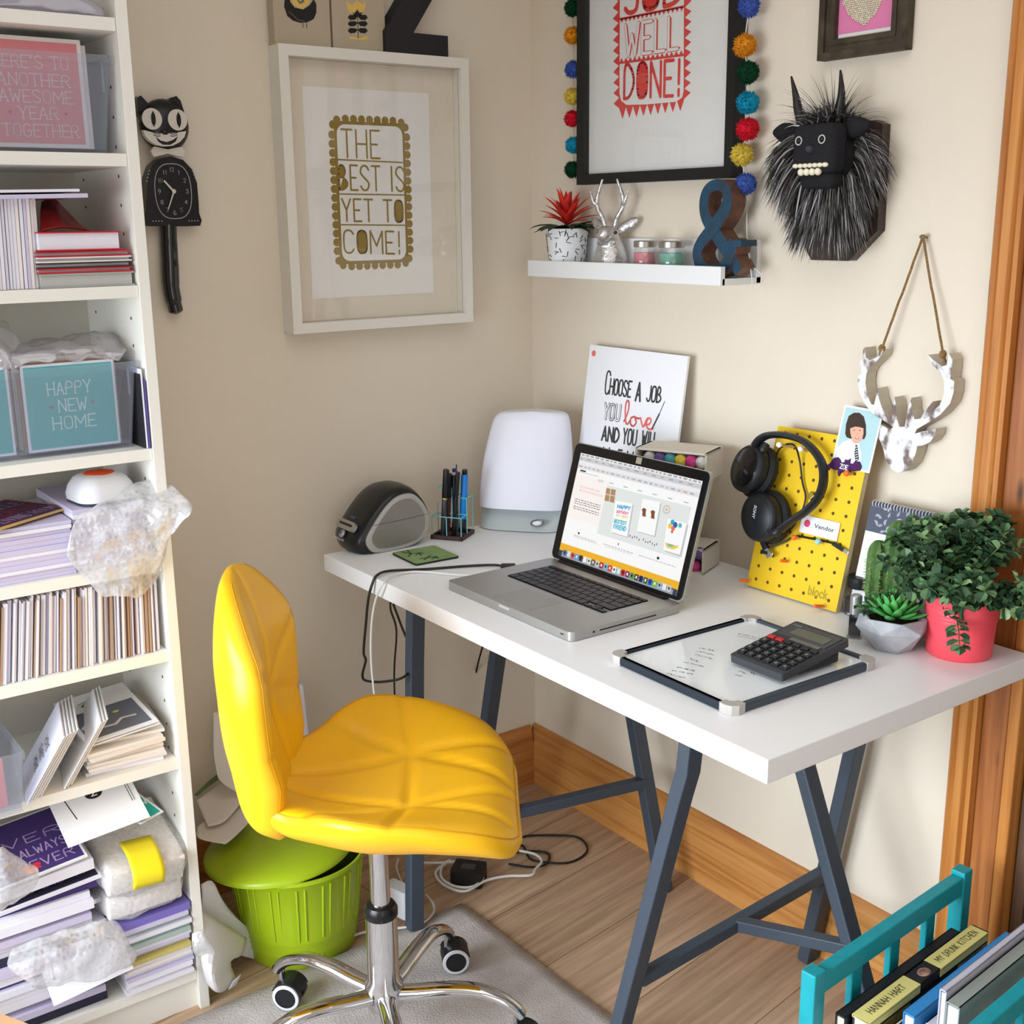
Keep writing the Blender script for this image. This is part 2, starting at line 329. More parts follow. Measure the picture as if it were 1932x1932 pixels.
b = MB().box((1.277, .014, H/2), (.02, .044, H)); struct(b, 'trim_3', PINE, bevel=.003)
b = MB().box((1.70, .06, H/2), (.83, .04, H)); b.box((1.30, .035, H/2), (.02, .03, H)); b.box((1.36, .035, H/2), (.05, .02, H)); struct(b, 'door_1', wood('dark_brown_door', (70, 48, 34), (96, 68, 48), (112, 84, 60), 'z', rough=.6))  # door leaf in dark brown wood, darker than the trim
b = MB()
for x in (.3, .95, 1.6): b.box((x, YB, .94), (.05, .05, 1.3))
for z in (.32, 1.54): b.box((.95, YB, z), (1.3, .05, .05))
struct(b, 'window_1', mat('window_white', (240, 240, 240), .4))
# ------------------------------------------------------------------ pictures and ornaments on the walls
def pm(M, d, axis):
    """photograph place -> local x, y on the plane at local height d of a wall thing"""
    I = M.inverted(); val = d if axis == 'x' else -d
    return lambda px, py: tuple((I @ at(px, py, axis, val)).xy)
def textpx(mb, s, f, bl, br, top, wt, z, **k):
    x0, y0 = f(*bl); x1, y1 = f(*br); h = f(bl[0], top)[1]-y0
    return text(mb, s, x0, y0, x1-x0, h, wt, z, slope=(y1-y0)/(x1-x0), **k)
def ring(mb, ox, oy, ix, iy, z0, z1, mi=None):
    """a rectangular frame: outer half size, inner half size"""
    O = [(-ox, -oy), (ox, -oy), (ox, oy), (-ox, oy)]; I = [(-ix, -iy), (ix, -iy), (ix, iy), (-ix, iy)]
    for i in range(4):
        j = (i+1) % 4; mb.prism([O[i], O[j], I[j], I[i]], z0, z1, mi)
    return mb
GOLD = mat('gold_ink', (150, 124, 58), .5); WFR = mat('white_frame', (232, 228, 218), .45)
MAT_BOARD = mat('cream_mat_board', (226, 216, 198), .8); PRINTW = mat('print_paper', (238, 236, 232), .75)
# white frame with the gold print
M = lwall(-.415, 1.4525); T = thing('framed_print', 'white box frame with gold lettered print on the tan wall', 'picture', M)
hw, hh = .2175, .2735
ring(MB(), hw, hh, hw-.0205, hh-.0205, 0, .045).build('frame', WFR, T, bevel=.0015)
MB().box((0, 0, .012), (2*hw-.042, 2*hh-.042, .004)).build('mat_board', MAT_BOARD, T)
f = pm(M, .0145, 'x'); a, c = f(569, 162), f(818, 552)
cx, cy = (a[0]+c[0])/2, (a[1]+c[1])/2; w, h = c[0]-a[0], a[1]-c[1]
PR = MB().box((cx, cy, .0146), (w, h, .001)).build('print', PRINTW, T)
a, c = f(634, 234), f(766, 489); gx, gy, gw, gh = (a[0]+c[0])/2, (a[1]+c[1])/2, c[0]-a[0], a[1]-c[1]
b = MB(); E = [(p[0]+gx, p[1]+gy, .01515) for p in rrect(gw+.013, gh+.013, .02)]; b.face(E)
L = rrect(gw+.012, gh+.012, .018, 2, gx, gy)+[]; L.append(L[0]); acc = 0
for p, q in zip(L, L[1:]):
    d = math.dist(p, q); n = max(1, round(d/.0172)) if d > .01 else 1
    for k in range(n): b.disc((p[0]+(q[0]-p[0])*(k+.5)/n+.0045*(p[0]+q[0]-2*gx)/gw, p[1]+(q[1]-p[1])*(k+.5)/n+.0045*(p[1]+q[1]-2*gy)/gh), .0082, .01528, 12)
b.build('scalloped_border', GOLD, PR)
MB().face([(p[0], p[1], .0157) for p in rrect(gw, gh, .018, 5, gx, gy)]).build('print_panel', PRINTW, PR)
b = MB(); z = .0161; wt = .0038
textpx(b, 'THE', f, (645, 297), (716, 299), 244, wt, z)
textpx(b, 'BEST IS', f, (640, 358), (762, 361), 311, wt, z, fill='B')
textpx(b, 'YET TO', f, (646, 417), (760, 419), 375, wt, z, fill='O')
textpx(b, 'COME!', f, (649, 477), (756, 479), 434, wt, z, fill='O')
for q in ((635, 301, 764, 307), (636, 366, 765, 368), (637, 424, 765, 425)): b.line([f(q[0], q[1]), f(q[2], q[3])], .0026, z)
b.build('lettering', GOLD, PR)
MB().box((0, 0, .034), (2*hw-.041, 2*hh-.041, .002)).build('glass_pane', GLASSM, T)
# the three ornaments standing on top of that frame
ztop = 1.4525+hh
STONE = mat('stone_paint', (186, 172, 150), .8)
def ornament(px0, px1, label, cat, name, yb):
    y0, y1 = at(px0, yb, 'x', .03).y, at(px1, yb, 'x', .03).y
    M = lwall((y0+y1)/2, ztop); t = thing(name, label, cat, M)
    MB().box((0, .085, .018), (y1-y0, .17, .024)).build('block', STONE, t, bevel=.001); return t, M, pm(M, .0305, 'x')
YEL = mat('soft_yellow_ink', (226, 190, 104), .8); INK = mat('black_ink', (30, 26, 24), .7); GREYI = mat('grey_ink', (120, 112, 100), .8)
t, M, f = ornament(519, 625, 'stone coloured art block with a black and yellow bird, standing on the white frame', 'art block', 'art_block', 80)
b = MB()
def blob(b, pts, z, mi): b.face([f(*p)+(z,) for p in pts], mi)
blob(b, [(538, -8), (536, 12), (542, 30), (553, 39), (567, 43), (580, 42), (592, 36), (597, 24), (597, 8), (592, -2), (584, 10), (572, 18), (556, 14), (548, 4), (546, -8)], .0303, 0)
blob(b, [(545, -8), (556, 12), (570, 17), (582, 8), (588, -8)], .0304, 1); blob(b, [(557, -4), (566, 8), (574, 4), (574, -6)], .0306, 2); blob(b, [(562, -3), (566, 3), (570, 0), (568, -5)], .0307, 1)
for x in (571, 578): b.line([f(x, 42), f(x+1, 52)], .0012, .0305, 0)
b.line([f(545, 22), f(563, 38), f(574, 40)], .0012, .0306, 2)
b.build('bird_motif', [INK, YEL, GREYI], t)
t, M, f = ornament(629, 728, 'stone coloured art block with a leafy flower stem, standing on the white frame', 'art block', 'art_block', 88)
b = MB(); b.line([f(674, 18), f(676, 72)], .0014, .0306, 0)
for y in (33, 45, 58):
    for s, x in ((-1, 664), (1, 686)):
        blob(b, [(x-s*11, y-2), (x-s*6, y-5), (x+s*4, y-5), (x+s*8, y), (x+s*3, y+5), (x-s*6, y+4)], .0305, 0)
blob(b, [(652, 2), (656, 20), (664, 25), (674, 20), (684, 26), (689, 15), (691, 2), (684, 8), (674, 0), (664, 9)], .0304, 1); blob(b, [(664, 22), (669, 30), (680, 30), (685, 22), (679, 25), (674, 18), (668, 26)], .0305, 0)
blob(b, [(659, 68), (676, 72), (694, 68), (693, 76), (660, 74)], .0304, 1)
b.build('flower_motif', [INK, YEL], t)
y0, y1 = at(729, 105, 'x', .042).y, at(846, 110, 'x', .042).y; M = lwall((y0+y1)/2, ztop)
w = (y1-y0)/2; b = MB(); t0 = .041
b.prism([(-w, 0), (w, 0), (w, t0), (-w*.12, t0), (w, .2-t0), (w, .2), (-w, .2), (-w, .2-t0), (w*.12, .2-t0), (-w, t0)], .002, .042)
t = one(b, 'letter_ornament', mat('black_card', (30, 30, 33), .6, bump=.2, bs=300), 'big black letter Z standing on top of the white frame', 'letter', bevel=.001); t.matrix_world = M
# black frame with the red print
M = rwall(.4225, 1.735); T = thing('framed_print', 'black framed red lettered print hung with pom-poms above the ledge', 'picture', M); hw, hh = .2245, .268
BLK = mat('black_frame', (20, 20, 21), .42); RED = mat('coral_red_ink', (214, 62, 58), .7)
ring(MB(), hw, hh, hw-.021, hh-.021, .002, .03).build('frame', BLK, T, bevel=.001)
MB().box((0, 0, .006), (2*hw-.01, 2*hh-.01, .006)).build('frame_back', BLK, T)
PR = MB().box((0, 0, .0115), (2*hw-.043, 2*hh-.043, .004)).build('print', mat('grey_white_paper', (226, 225, 222), .75), T)
f = pm(M, .014, 'y'); b = MB()
A, B, C, D = [f(*p) for p in ((1166, -60), (1293, -84), (1291, 186), (1168, 204))]
def lerp(p, q, t): return (p[0]+(q[0]-p[0])*t, p[1]+(q[1]-p[1])*t)
b.face([p+(.0139,) for p in (A, D, lerp(D, C, .04), C, B)])
P = [lerp(A, D, k/14) for k in range(15)]; 
def teeth(b, p, q, n, out, z):
    d = Vector(q)-Vector(p); nr = Vector((-d.y, d.x)).normalized()*out
    for k in range(n):
        u, v, m = lerp(p, q, k/n), lerp(p, q, (k+1)/n), Vector(lerp(p, q, (k+.5)/n))+nr; b.face([(u[0], u[1], z), (v[0], v[1], z), (m.x, m.y, z)])
teeth(b, A, D, 13, -.017, .0139); teeth(b, B, C, 14, .017, .0139); teeth(b, D, C, 9, -.022, .0139)
b.build('toothed_border', RED, PR)
a, c2, d2, b2 = [f(*p) for p in ((1170, -60), (1290, 180), (1170, 196), (1291, -84))]
MB().face([p+(.0143,) for p in (a, f(1169, 176), f(1172, 190), f(1182, 198), f(1220, 197), f(1276, 192), f(1287, 184), f(1290, 172), b2)]).build('print_panel', mat('grey_white_paper'), PR)
b = MB(); z = .0147
textpx(b, 'JOB', f, (1180, 26), (1283, 6), -30, .009, z, fill='O')
textpx(b, 'DONE!', f, (1178, 186), (1284, 180), 122, .0068, z, fill='O')
for wt, zz, mi in ((.0085, z, 0), (.006, z+.0003, 1)):
    textpx(b, 'WELL', f, (1180, 106), (1279, 92), 48, wt, zz, mi=mi)
textpx(b, 'WELL', f, (1183, 104), (1283, 90), 48, .003, z+.00015, mi=0)
for q, n, o in (((1170, 36, 1291, 12), 15, -.008), ((1169, 119, 1290, 104), 14, .009)):
    p0, p1 = f(q[0], q[1]), f(q[2], q[3]); b.line([p0, p1], .004, z); teeth(b, p0, p1, n, o, z)
b.build('lettering', [RED, mat('grey_white_paper')], PR)
MB().box((0, 0, .024), (2*hw-.0425, 2*hh-.0425, .002)).build('glass_pane', GLASSM, T)
b = MB().tube([Vector((.155+.012*cos(k*pi/8), -.268+.012*sin(k*pi/8), .012)) for k in range(9)], .0012); b.build('hook', BLK, T)
# pom-pom garland
T = thing('pompom_garland', 'string of coloured felt pom-poms hung round the black frame', 'garland', rwall(.42, 1.6)); I = T.matrix_world.inverted()
FELT = {k: mat('felt_'+k, c, .95, spec=.05, var=.25, vs=160) for k, c in dict(blue=(74, 100, 184), orange=(238, 154, 40), green=(22, 66, 42), turquoise=(30, 152, 186), red=(220, 34, 52), yellow=(236, 206, 84)).items()}
def pompom(c, r, m):
    b = MB(); c = Vector(c)
    b.ell(c, r*.86, 16, 10)
    for k in range(620):
        d = Vector((random.gauss(0, 1), random.gauss(0, 1), random.gauss(0, 1))).normalized(); s = d.orthogonal().normalized()*r*.09; e = d.cross(s)
        p = c+d*r*.7; q = c+(d+Vector((random.uniform(-.1, .1), random.uniform(-.1, .1), random.uniform(-.1, .1))))*r*random.uniform(.95, 1.07)
        b._a([p+s, p-s*.5+e*.8, p-s*.5-e*.8, q], [(0, 1, 3), (1, 2, 3), (2, 0, 3)])
    return b.build('pom_pom', FELT[m], T)
R_ = [(1413, 12, 'blue'), (1405, 86, 'orange'), (1411, 137, 'green'), (1411, 194, 'turquoise'), (1411, 244, 'red'), (1400, 292, 'yellow'), (1407, 347, 'blue')]
for px, py, m in R_: pompom(I @ at(px, py, 'y', -.036), .0212 if m != 'blue' else .0202, m)
for px, py, m in [(1080, 15, 'green'), (1080, 67, 'orange'), (1081, 131, 'blue'), (1080, 182, 'yellow'), (1080, 224, 'red'), (1082, 274, 'turquoise'), (1080, 320, 'green')]: pompom(I @ at(px, py, 'y', -.020), .0185, m)
STR = mat('white_string', (226, 220, 208), .9)
b = MB(); pts = [I @ at(px, py, 'y', -.036) for px, py, m in R_]
b.tube(cr([I @ at(1412, -40, 'y', -.036)]+pts+[I @ at(*q) for q in ((1409, 400, 'y', -.022), (1410, 450, 'y', -.03), (1420, 500, 'y', -.04), (1437, 520, 'y', -.045), (1432, 546, 'y', -.05))], 5), .0011, 6)
b.tube(cr([I @ at(*q) for q in ((1410, 452, 'y', -.03), (1414, 490, 'y', -.045), (1419, 530, 'y', -.05), (1417, 547, 'y', -.052))], 5), .0011, 6)
b.tube(cr([I @ at(px, py, 'y', -.006) for px, py in ((1080, -30), (1080, 15), (1080, 67), (1081, 131), (1080, 182), (1080, 224), (1082, 274), (1080, 320))], 4), .0011, 6)
b.build('string', STR, T)
# floating ledge and what stands on it
T = thing('picture_ledge', 'white floating ledge fixed to the wall under the red print', 'shelf', rwall(.412, 1.277)); LW = mat('white_lacquer', (234, 234, 234), .35)
MB().box((0, .006, .05), (.576, .012, .1)).build('ledge_board', LW, T); MB().box((0, .0405, .006), (.576, .079, .012)).build('back_board', LW, T, bevel=.0008); MB().box((0, .017, .1), (.576, .034, .012)).build('front_lip', LW, T, bevel=.0008)
ZL = 1.2892
x = at(1070, 490, 'y', -.058).x; T = thing('potted_bromeliad', 'red flowered houseplant in a white pot with black dashes, on the ledge', 'potted plant', (x, -.058, ZL))
MB().lathe([(.001, 0), (.0365, 0), (.0455, .088), (.042, .088), (.036, .02), (.001, .02)], 40).build('pot', mat('pot_white', (232, 234, 236), .5), T, smooth=True)
b = MB(); rnd = random.Random(3)
for k in range(120):
    a, zz, an = rnd.uniform(0, 2*pi), rnd.uniform(.008, .082), rnd.uniform(0, pi); P = []
    for s in (-1, 0, 1):
        u, v = s*.0052*cos(an), s*.0052*sin(an); zq = zz+v; r = .0365+.009*zq/.088+.0004; P.append(Vector((r*cos(a+u/r), r*sin(a+u/r), zq)))
    b.tube(P, .0008, 4)
b.build('dash_pattern', BLACKM, T)
MB().lathe([(.001, .078), (.0428, .078)], 24, cap=False).build('soil', mat('dark_soil', (44, 34, 28), .9), T)
def leaf_strip(b, base, d, length, width, droop, n=6, fold=.25, mi=None):
    d = Vector(d).normalized(); s = d.cross(Vector((0, 0, 1))); s = s.normalized() if s.length > .01 else Vector((1, 0, 0)); p = Vector(base); vs = []
    for i in range(n+1):
        t = i/n; w = width*(sin(pi*min(1, .12+.88*t))**.8 if t < 1 else 0)
        up = s.cross(d).normalized(); vs += [p-s*w+up*w*fold, p.copy(), p+s*w+up*w*fold]
        p = p+d*length/n; d = (d+Vector((0, 0, -droop/n))).normalized()
    b._a(vs, [q for i in range(n) for q in ((3*i, 3*i+1, 3*i+4, 3*i+3), (3*i+1, 3*i+2, 3*i+5, 3*i+4))], mi)
b = MB()
for k in range(13):
    a = k*2.4; leaf_strip(b, (0, 0, .082), (cos(a), sin(a), rnd.uniform(.25, .7)), rnd.uniform(.075, .1), .011, .9)
b.build('leaves', mat('dull_leaf', (44, 66, 40), .55, var=.3), T, smooth=True, solid=.0006)
b = MB()
for k in range(30):
    a = k*2.4; el = .35+1.1*(k/30)**.9; leaf_strip(b, (0, 0, .095+.008*k/30), (cos(a)*cos(el), sin(a)*cos(el), sin(el)), rnd.uniform(.06, .078), .008, .55)
b.build('flower', mat('vermilion_petal', (226, 52, 38), .5, var=.15, vs=30), T, smooth=True, solid=.0006)
# silver antlered hare
x = at(1150, 490, 'y', -.052).x; T = thing('hare_bust', 'crackled silver hare bust with long antlers, between pot and jars', 'ornament', TR(x, -.052, ZL, radians(18)))
SIL = mat('silver_leaf', (206, 204, 202), .3, metal=.85, bump=.8, bs=90)
def sculpt(b, pts, rad, n=4, seg=14):
    b.tube(cr(pts, n), [v.x for v in cr([(r, 0, 0) for r in rad], n)], seg)
b = MB(); sculpt(b, [(0, .006, 0), (0, .006, .02), (0, .004, .04), (0, 0, .058), (0, -.006, .07), (0, -.02, .076), (0, -.03, .072), (0, -.034, .07)], [.033, .035, .032, .026, .024, .018, .011, .004], 5, 20)
b.ell((0, -.004, .072), (.023, .026, .02)); b.build('bust', SIL, T, smooth=True)
for s in (-1, 1):
    b = MB(); sculpt(b, [(s*.009, .002, .085), (s*.018, .0, .11), (s*.03, 0, .13), (s*.03, 0, .15), (s*.017, -.002, .185)], [.0055, .005, .0048, .0045, .0022], 5, 10); sculpt(b, [(s*.029, 0, .133), (s*.038, -.004, .142), (s*.045, -.004, .162)], [.0045, .004, .002], 5, 10); b.build('antler', SIL, T, smooth=True)
    b = MB(); R = Matrix.Rotation(s*radians(58), 3, 'Y') @ Matrix.Rotation(radians(-15), 3, 'X')
    b.ell(Vector((s*.012, .006, .08))+R @ Vector((0, 0, .026)), (.0105, .005, .028), R=R); b.build('ear', SIL, T, smooth=True)
    MB().ell((s*.021, -.012, .08), .0035, 10, 6).build('eye', mat('dark_bead', (40, 34, 26), .15), T, smooth=True)
# two little jars
for px, c, lb in ((1216, (226, 140, 146), 'pink filled glass jar with a silver lid, beside the hare on the ledge'), (1267, (122, 186, 164), 'mint green filled glass jar with a silver lid, beside the ampersand')):
    x = at(px, 495, 'y', -.056).x; T = thing('glass_jar', lb, 'jar', (x, -.056, ZL), 'small lidded jars on the ledge'); R = .0235 if px < 1240 else .026
    MB().lathe([(.001, .002), (R-.004, .002), (R-.0025, .004), (R-.0025, .042), (.001, .042)], 28).build('filling', mat('jar_fill_%d' % px, c, .6, var=.1, vs=40), T, smooth=True)
    MB().lathe([(.001, 0), (R-.002, 0), (R, .004), (R, .044), (R-.003, .049), (R-.003, .054), (R-.0045, .054), (R-.0045, .049), (R-.0018, .044), (R-.0018, .005), (.001, .003)], 28, cap=False).build('glass', clear('jar_glass', milky=.02, gloss=.06), T, smooth=True)
    MB().lathe([(.001, .0645), (R-.003, .0645), (R-.001, .063), (R-.001, .0525), (R-.0025, .052), (R-.003, .055), (.001, .055)], 32).build('lid', mat('tin_lid', (168, 160, 150), .35, metal=.9), T, smooth=True)
# ampersand
f = lambda x, y: at(980+x/3.45, y/3.45, 'y', -.075)
T = thing('ampersand_ornament', 'rusty blue metal ampersand standing at the end of the ledge', 'letter', TR(at(1352, 505, 'y', -.075).x, -.075, ZL, radians(0)))
I = T.matrix_world.inverted()
path = [(1405, 1715), (1330, 1590), (1240, 1450), (1185, 1350), (1178, 1250), (1205, 1180), (1260, 1150), (1315, 1175), (1330, 1255), (1300, 1340), (1230, 1440), (1160, 1530), (1135, 1600), (1160, 1680), (1230, 1715), (1310, 1690), (1350, 1600), (1375, 1510)]
wd = [30, 34, 36, 32, 30, 28, 27, 28, 32, 36, 36, 32, 31, 32, 31, 32, 32, 28]
Q = cr([(p[0]+26, p[1]-14, w) for p, w in zip(path, wd)], 5); P = [(I @ f(q.x, q.y)) for q in Q]
b = MB()
L, Rr = [], []
for i, p in enumerate(P):
    d = (P[min(i+1, len(P)-1)]-P[max(i-1, 0)]); d.y = 0; d.normalize(); n = Vector((-d.z, 0, d.x)); h = Q[i].z/3.45/930*1.18
    L.append(Vector((p.x, 0, p.z))+n*h); Rr.append(Vector((p.x, 0, p.z))-n*h)
zmin = min(min(v.z for v in L), min(v.z for v in Rr))
vs = []
for i_, (l, r) in enumerate(zip(L, Rr)):
    for q in (l, r):
        for y in (-.0-i_*.00003, .034+i_*.00003): vs.append((q.x, y, q.z-zmin))
fs = []; ms = []
for i in range(len(L)-1):
    o = 4*i; fs += [(o, o+4, o+6, o+2), (o+1, o+3, o+7, o+5), (o, o+1, o+5, o+4), (o+2, o+6, o+7, o+3)]; ms += [0, 0, 1, 1]
fs += [(0, 2, 3, 1), (4*len(L)-4, 4*len(L)-3, 4*len(L)-1, 4*len(L)-2)]; ms += [1, 1]
b.v = vs; b.f = fs; b.mi = ms
sx = I @ f(1330, 1745)
for q in ((1300, 1640, 1450, 1560), (1355, 1720, 1440, 1690)):
    u, v = I @ f(q[0]+20, q[1]), I @ f(q[2], q[3])
b.build('ampersand_body', [mat('worn_blue_paint', (24, 70, 98), .5, c2=(36, 52, 62), vs=45, bump=.2, bs=80), mat('rusty_edge', (118, 76, 58), .65, c2=(86, 60, 50), vs=60)], T)
b = MB(); q0 = I @ f(1372, 1520)
b.box((q0.x+.012, .017, q0.z-zmin), (.036, .041, .011), Matrix.Rotation(radians(-4), 3, 'Y')); b.build('serif', [mat('worn_blue_paint')], T)
# pink heart picture
M = rwall(.895, 1.80); T = thing('framed_print', 'dark carved wood frame with a pearl heart on pink, above the furry trophy', 'picture', M)
f = pm(M, .02, 'y'); a, c = f(1541, 113), f(1707, 95); hw = (c[0]-a[0])/2; hy = -(a[1]+c[1])/2; cx = (a[0]+c[0])/2
T.matrix_world = M = rwall(.895+cx, 1.80); f = pm(M, .02, 'y')
DW = mat('dark_carved_wood', (78, 66, 48), .6, c2=(44, 36, 26), vs=30, bump=.3, bs=90)
b = MB(); ring(b, hw, hy, hw-.012, hy-.012, .002, .02); ring(b, hw-.012, hy-.012, hw-.022, hy-.022, .002, .015); ring(b, hw-.022, hy-.022, hw-.031, hy-.031, .002, .0175); b.build('frame', DW, T, bevel=.002)
PR = MB().box((0, 0, .004), (2*hw-.06, 2*hy-.06, .004)).build('print', mat('white_card_print', (232, 226, 222), .7), T)
MB().box((0, 0, .0065), (2*hw-.062, 2*hy-.078, .001)).build('pink_panel', mat('candy_pink', (222, 126, 170), .7), PR)
b = MB(); g = pm(M, .008, 'y'); hp = [g(*q) for q in ((1631, 50), (1606, 32), (1591, 8), (1587, -14), (1594, -40), (1612, -48), (1626, -34), (1642, -48), (1660, -40), (1667, -14), (1661, 8), (1652, 26))]
def inside(p, poly):
    r = False
    for i in range(len(poly)):
        (x1, y1), (x2, y2) = poly[i], poly[i-1]
        if (y1 > p[1]) != (y2 > p[1]) and p[0] < (x2-x1)*(p[1]-y1)/(y2-y1)+x1: r = not r
    return r
x0, x1 = min(p[0] for p in hp), max(p[0] for p in hp); y0, y1 = min(p[1] for p in hp), max(p[1] for p in hp)
for i in range(40):
    for j in range(46):
        p = (x0+(i+.5*(j % 2))*.0036, y0+j*.0032)
        if inside(p, hp): b.ell((p[0]+random.uniform(-.0004, .0004), p[1], .008), .0021*random.uniform(.85, 1.1), 6, 4)
b.build('pearl_heart', mat('pearl', (226, 214, 192), .3, coat=.3), PR, smooth=True, kind='stuff')
# furry trophy head
M = rwall(.878, 1.435); T = thing('trophy_head', 'shaggy black horned creature head with white teeth on a wooden plaque', 'wall trophy', M)
MB().prism([(-.045, -.112), (.036, -.112), (.09, -.062), (.088, .105), (.07, .112), (-.07, .112), (-.09, .1), (-.09, -.05)], .001, .021).build('plaque', wood('walnut', (38, 28, 22), (56, 42, 34), (74, 56, 44), 'y', knots=False), T, bevel=.004)
SKIN = mat('black_felt', (40, 40, 43), .95, spec=.1, bump=.4, bs=400)
b = MB(); b.ell((.008, .06, .058), (.06, .056, .05), 24, 16); b.ell((.008, -.01, .04), (.055, .07, .03), 20, 12); HEAD = b.build('head', SKIN, T, smooth=True)
b = MB(); fc = Vector((.028, .068, .1))
b.box(fc, (.085, .078, .045)); b.box(fc+Vector((0, -.048, -.008)), (.07, .03, .04)); b.build('face', SKIN, T, smooth=True, bevel=.014, seg=4)
for s in (-1, 1):
    b = MB(); sculpt(b, [(s*.038-.008, .112, .06), (s*.044-.01, .138, .062), (s*.047-.01, .155, .064), (s*.056-.012 if s < 0 else .034, .19, .066)], [.0085, .0075, .006, .0016], 4, 12); b.build('horn', mat('black_horn', (26, 24, 23), .4), T, smooth=True)
    b = MB(); sculpt(b, [(s*.05, .095, .064), (s*.074, .1, .068), (s*.098, .102, .066)], [.012, .017, .006], 4, 12); b.build('ear', SKIN, T, smooth=True)
    e = MB(); ex = fc+Vector((s*.0235, .013, .0235)); e.tube([ex+Vector((.0062*cos(k*pi/10), .0062*sin(k*pi/10), .001)) for k in range(20)], .0011, 6, closed=True); e.build('eye_ring', mat('eye_white', (196, 194, 188), .4), T, smooth=True)
    MB().ell(ex, (.0045, .0045, .004), 12, 8).build('eye', mat('glossy_black', (12, 12, 13), .08), T, smooth=True)
b = MB(); b.ell(fc+Vector((0, -.001, .024)), (.007, .006, .008)); b.build('nose', mat('grey_felt', (58, 58, 62), .8), T, smooth=True)
b = MB(); TE = mat('ivory_teeth', (236, 228, 204), .4)
for k in range(7): b.ell(fc+Vector((-.03+.01*k, -.026-.0016*abs(k-3)*0, .021)), (.0062, .004, .005), 10, 6)
for k in range(4): b.ell(fc+Vector((-.019+.0115*k, -.036, .02)), (.0062, .0062, .006), 10, 8)
b.build('teeth', TE, T, smooth=True)
fur = MATS['fur'] = bpy.data.materials.new('grey_tipped_fur'); fur.use_nodes = True; nt = fur.node_tree; bs = nt.nodes['Principled BSDF']; ge = nt.nodes.new('ShaderNodeNewGeometry'); rp = nt.nodes.new('ShaderNodeValToRGB')
e = rp.color_ramp.elements; e[0].position = 0; e[0].color = rgb((34, 30, 29)); e[1].position = 1; e[1].color = rgb((190, 188, 188)); k = e.new(.6); k.color = rgb((62, 58, 57)); nt.links.new(ge.outputs['Random Per Island'], rp.inputs[0]); nt.links.new(rp.outputs[0], bs.inputs['Base Color']); bs.inputs['Roughness'].default_value = .55
b = MB(); rnd = random.Random(11)
def strand(p, d, ln, w, droop):
    d = Vector(d).normalized(); s = d.cross(Vector((rnd.uniform(-1, 1), rnd.uniform(-1, 1), rnd.uniform(-1, 1)))).normalized(); p = Vector(p); vs = []; n = 5
    for i in range(n):
        ww = w*(1-(i/n)**2); vs += [p-s*ww, p+s*ww]; p = p+d*ln/n; d = (d+Vector((0, -droop/n, 0))).normalized()
    vs.append(p); o = 2*n
    b._a(vs, [(2*i, 2*i+1, 2*i+3, 2*i+2) for i in range(n-1)]+[(o-2, o-1, o)])
for k in range(7000):
    if k % 3:
        d = Vector((rnd.gauss(0, 1), rnd.gauss(0, 1), rnd.gauss(.2, 1))).normalized()
        p = Vector((.008, .06, .056))+Vector((d.x*.06, d.y*.054, d.z*.05))
        if p.z < .012: continue
        face = p.z > .062 and abs(p.x-.026) < .046 and -.005 < p.y < .108
        if face: continue
        dr = d*.8+Vector((.25*d.x, -.75, .0)); ln = rnd.uniform(.05, .09); dp = 1.3
        if p.y > .1: dr = d*.7+Vector((rnd.uniform(-.8, .8), .15, .2)); ln = rnd.uniform(.025, .05); dp = 1.6
    else:
        a, yy = rnd.uniform(-1.25, 1.25), rnd.uniform(-.04, .05); ww = .056*(1-.3*max(0, -yy)/.05)
        p = Vector((.008+sin(a)*ww, yy, .022+cos(a)*.045)); dr = Vector((sin(a)*.75, -1.0, .3*cos(a))); ln = rnd.uniform(.05, .085); dp = .7
    c = rnd.random()
    strand(p, dr+Vector((rnd.gauss(0, .16), rnd.gauss(0, .16), rnd.gauss(0, .16))), ln, rnd.uniform(.0008, .0019), dp)
for k in range(260):   # stray guard hairs round the outline
    a = rnd.uniform(-2.6, 2.6); p = Vector((.008+sin(a)*.055, .055+cos(a)*.05, .05)); strand(p, (sin(a), cos(a)*.7-.25, .1), rnd.uniform(.07, .11), .0008, 1.0)
b.build('fur', fur, T, kind='stuff')
# carved deer head on a string
M = rwall(1.03, 1.10); T = thing('deer_plaque', 'whitewashed wooden deer head cut-out hanging on rough string', 'wall ornament', M); I = M.inverted()
f = pm(M, .03, 'y')
dz = [(510, 870), (515, 945), (545, 965), (590, 945), (640, 885), (630, 930), (590, 975), (545, 1015), (520, 1060), (512, 1130), (525, 1215), (555, 1285), (575, 1290), (590, 1230), (605, 1165), (610, 1240), (640, 1330), (690, 1395), (712, 1310), (724, 1232), (738, 1300), (745, 1400), (760, 1450), (800, 1450), (808, 1400), (822, 1320), (847, 1238), (850, 1330), (870, 1395), (915, 1390), (940, 1340), (985, 1290), (1003, 1265), (1000, 1340), (1055, 1290), (1085, 1210), (1087, 1120), (1060, 1050), (1000, 1000), (970, 925), (1010, 965), (1070, 1010), (1105, 1000), (1120, 915), (1148, 960), (1140, 1050), (1130, 1100), (1160, 1118), (1155, 1200), (1130, 1280), (1060, 1360), (1000, 1400), (950, 1430), (885, 1468), (872, 1500), (930, 1482), (1025, 1465), (1020, 1510), (985, 1560), (930, 1585), (890, 1590), (880, 1640), (850, 1720), (800, 1770), (750, 1785), (700, 1755), (660, 1690), (640, 1600), (620, 1550), (570, 1490), (538, 1412), (620, 1430), (690, 1470), (715, 1452), (640, 1400), (560, 1350), (500, 1270), (470, 1200), (455, 1120), (462, 1078), (482, 1060), (480, 1000), (468, 980), (490, 960), (497, 885)]
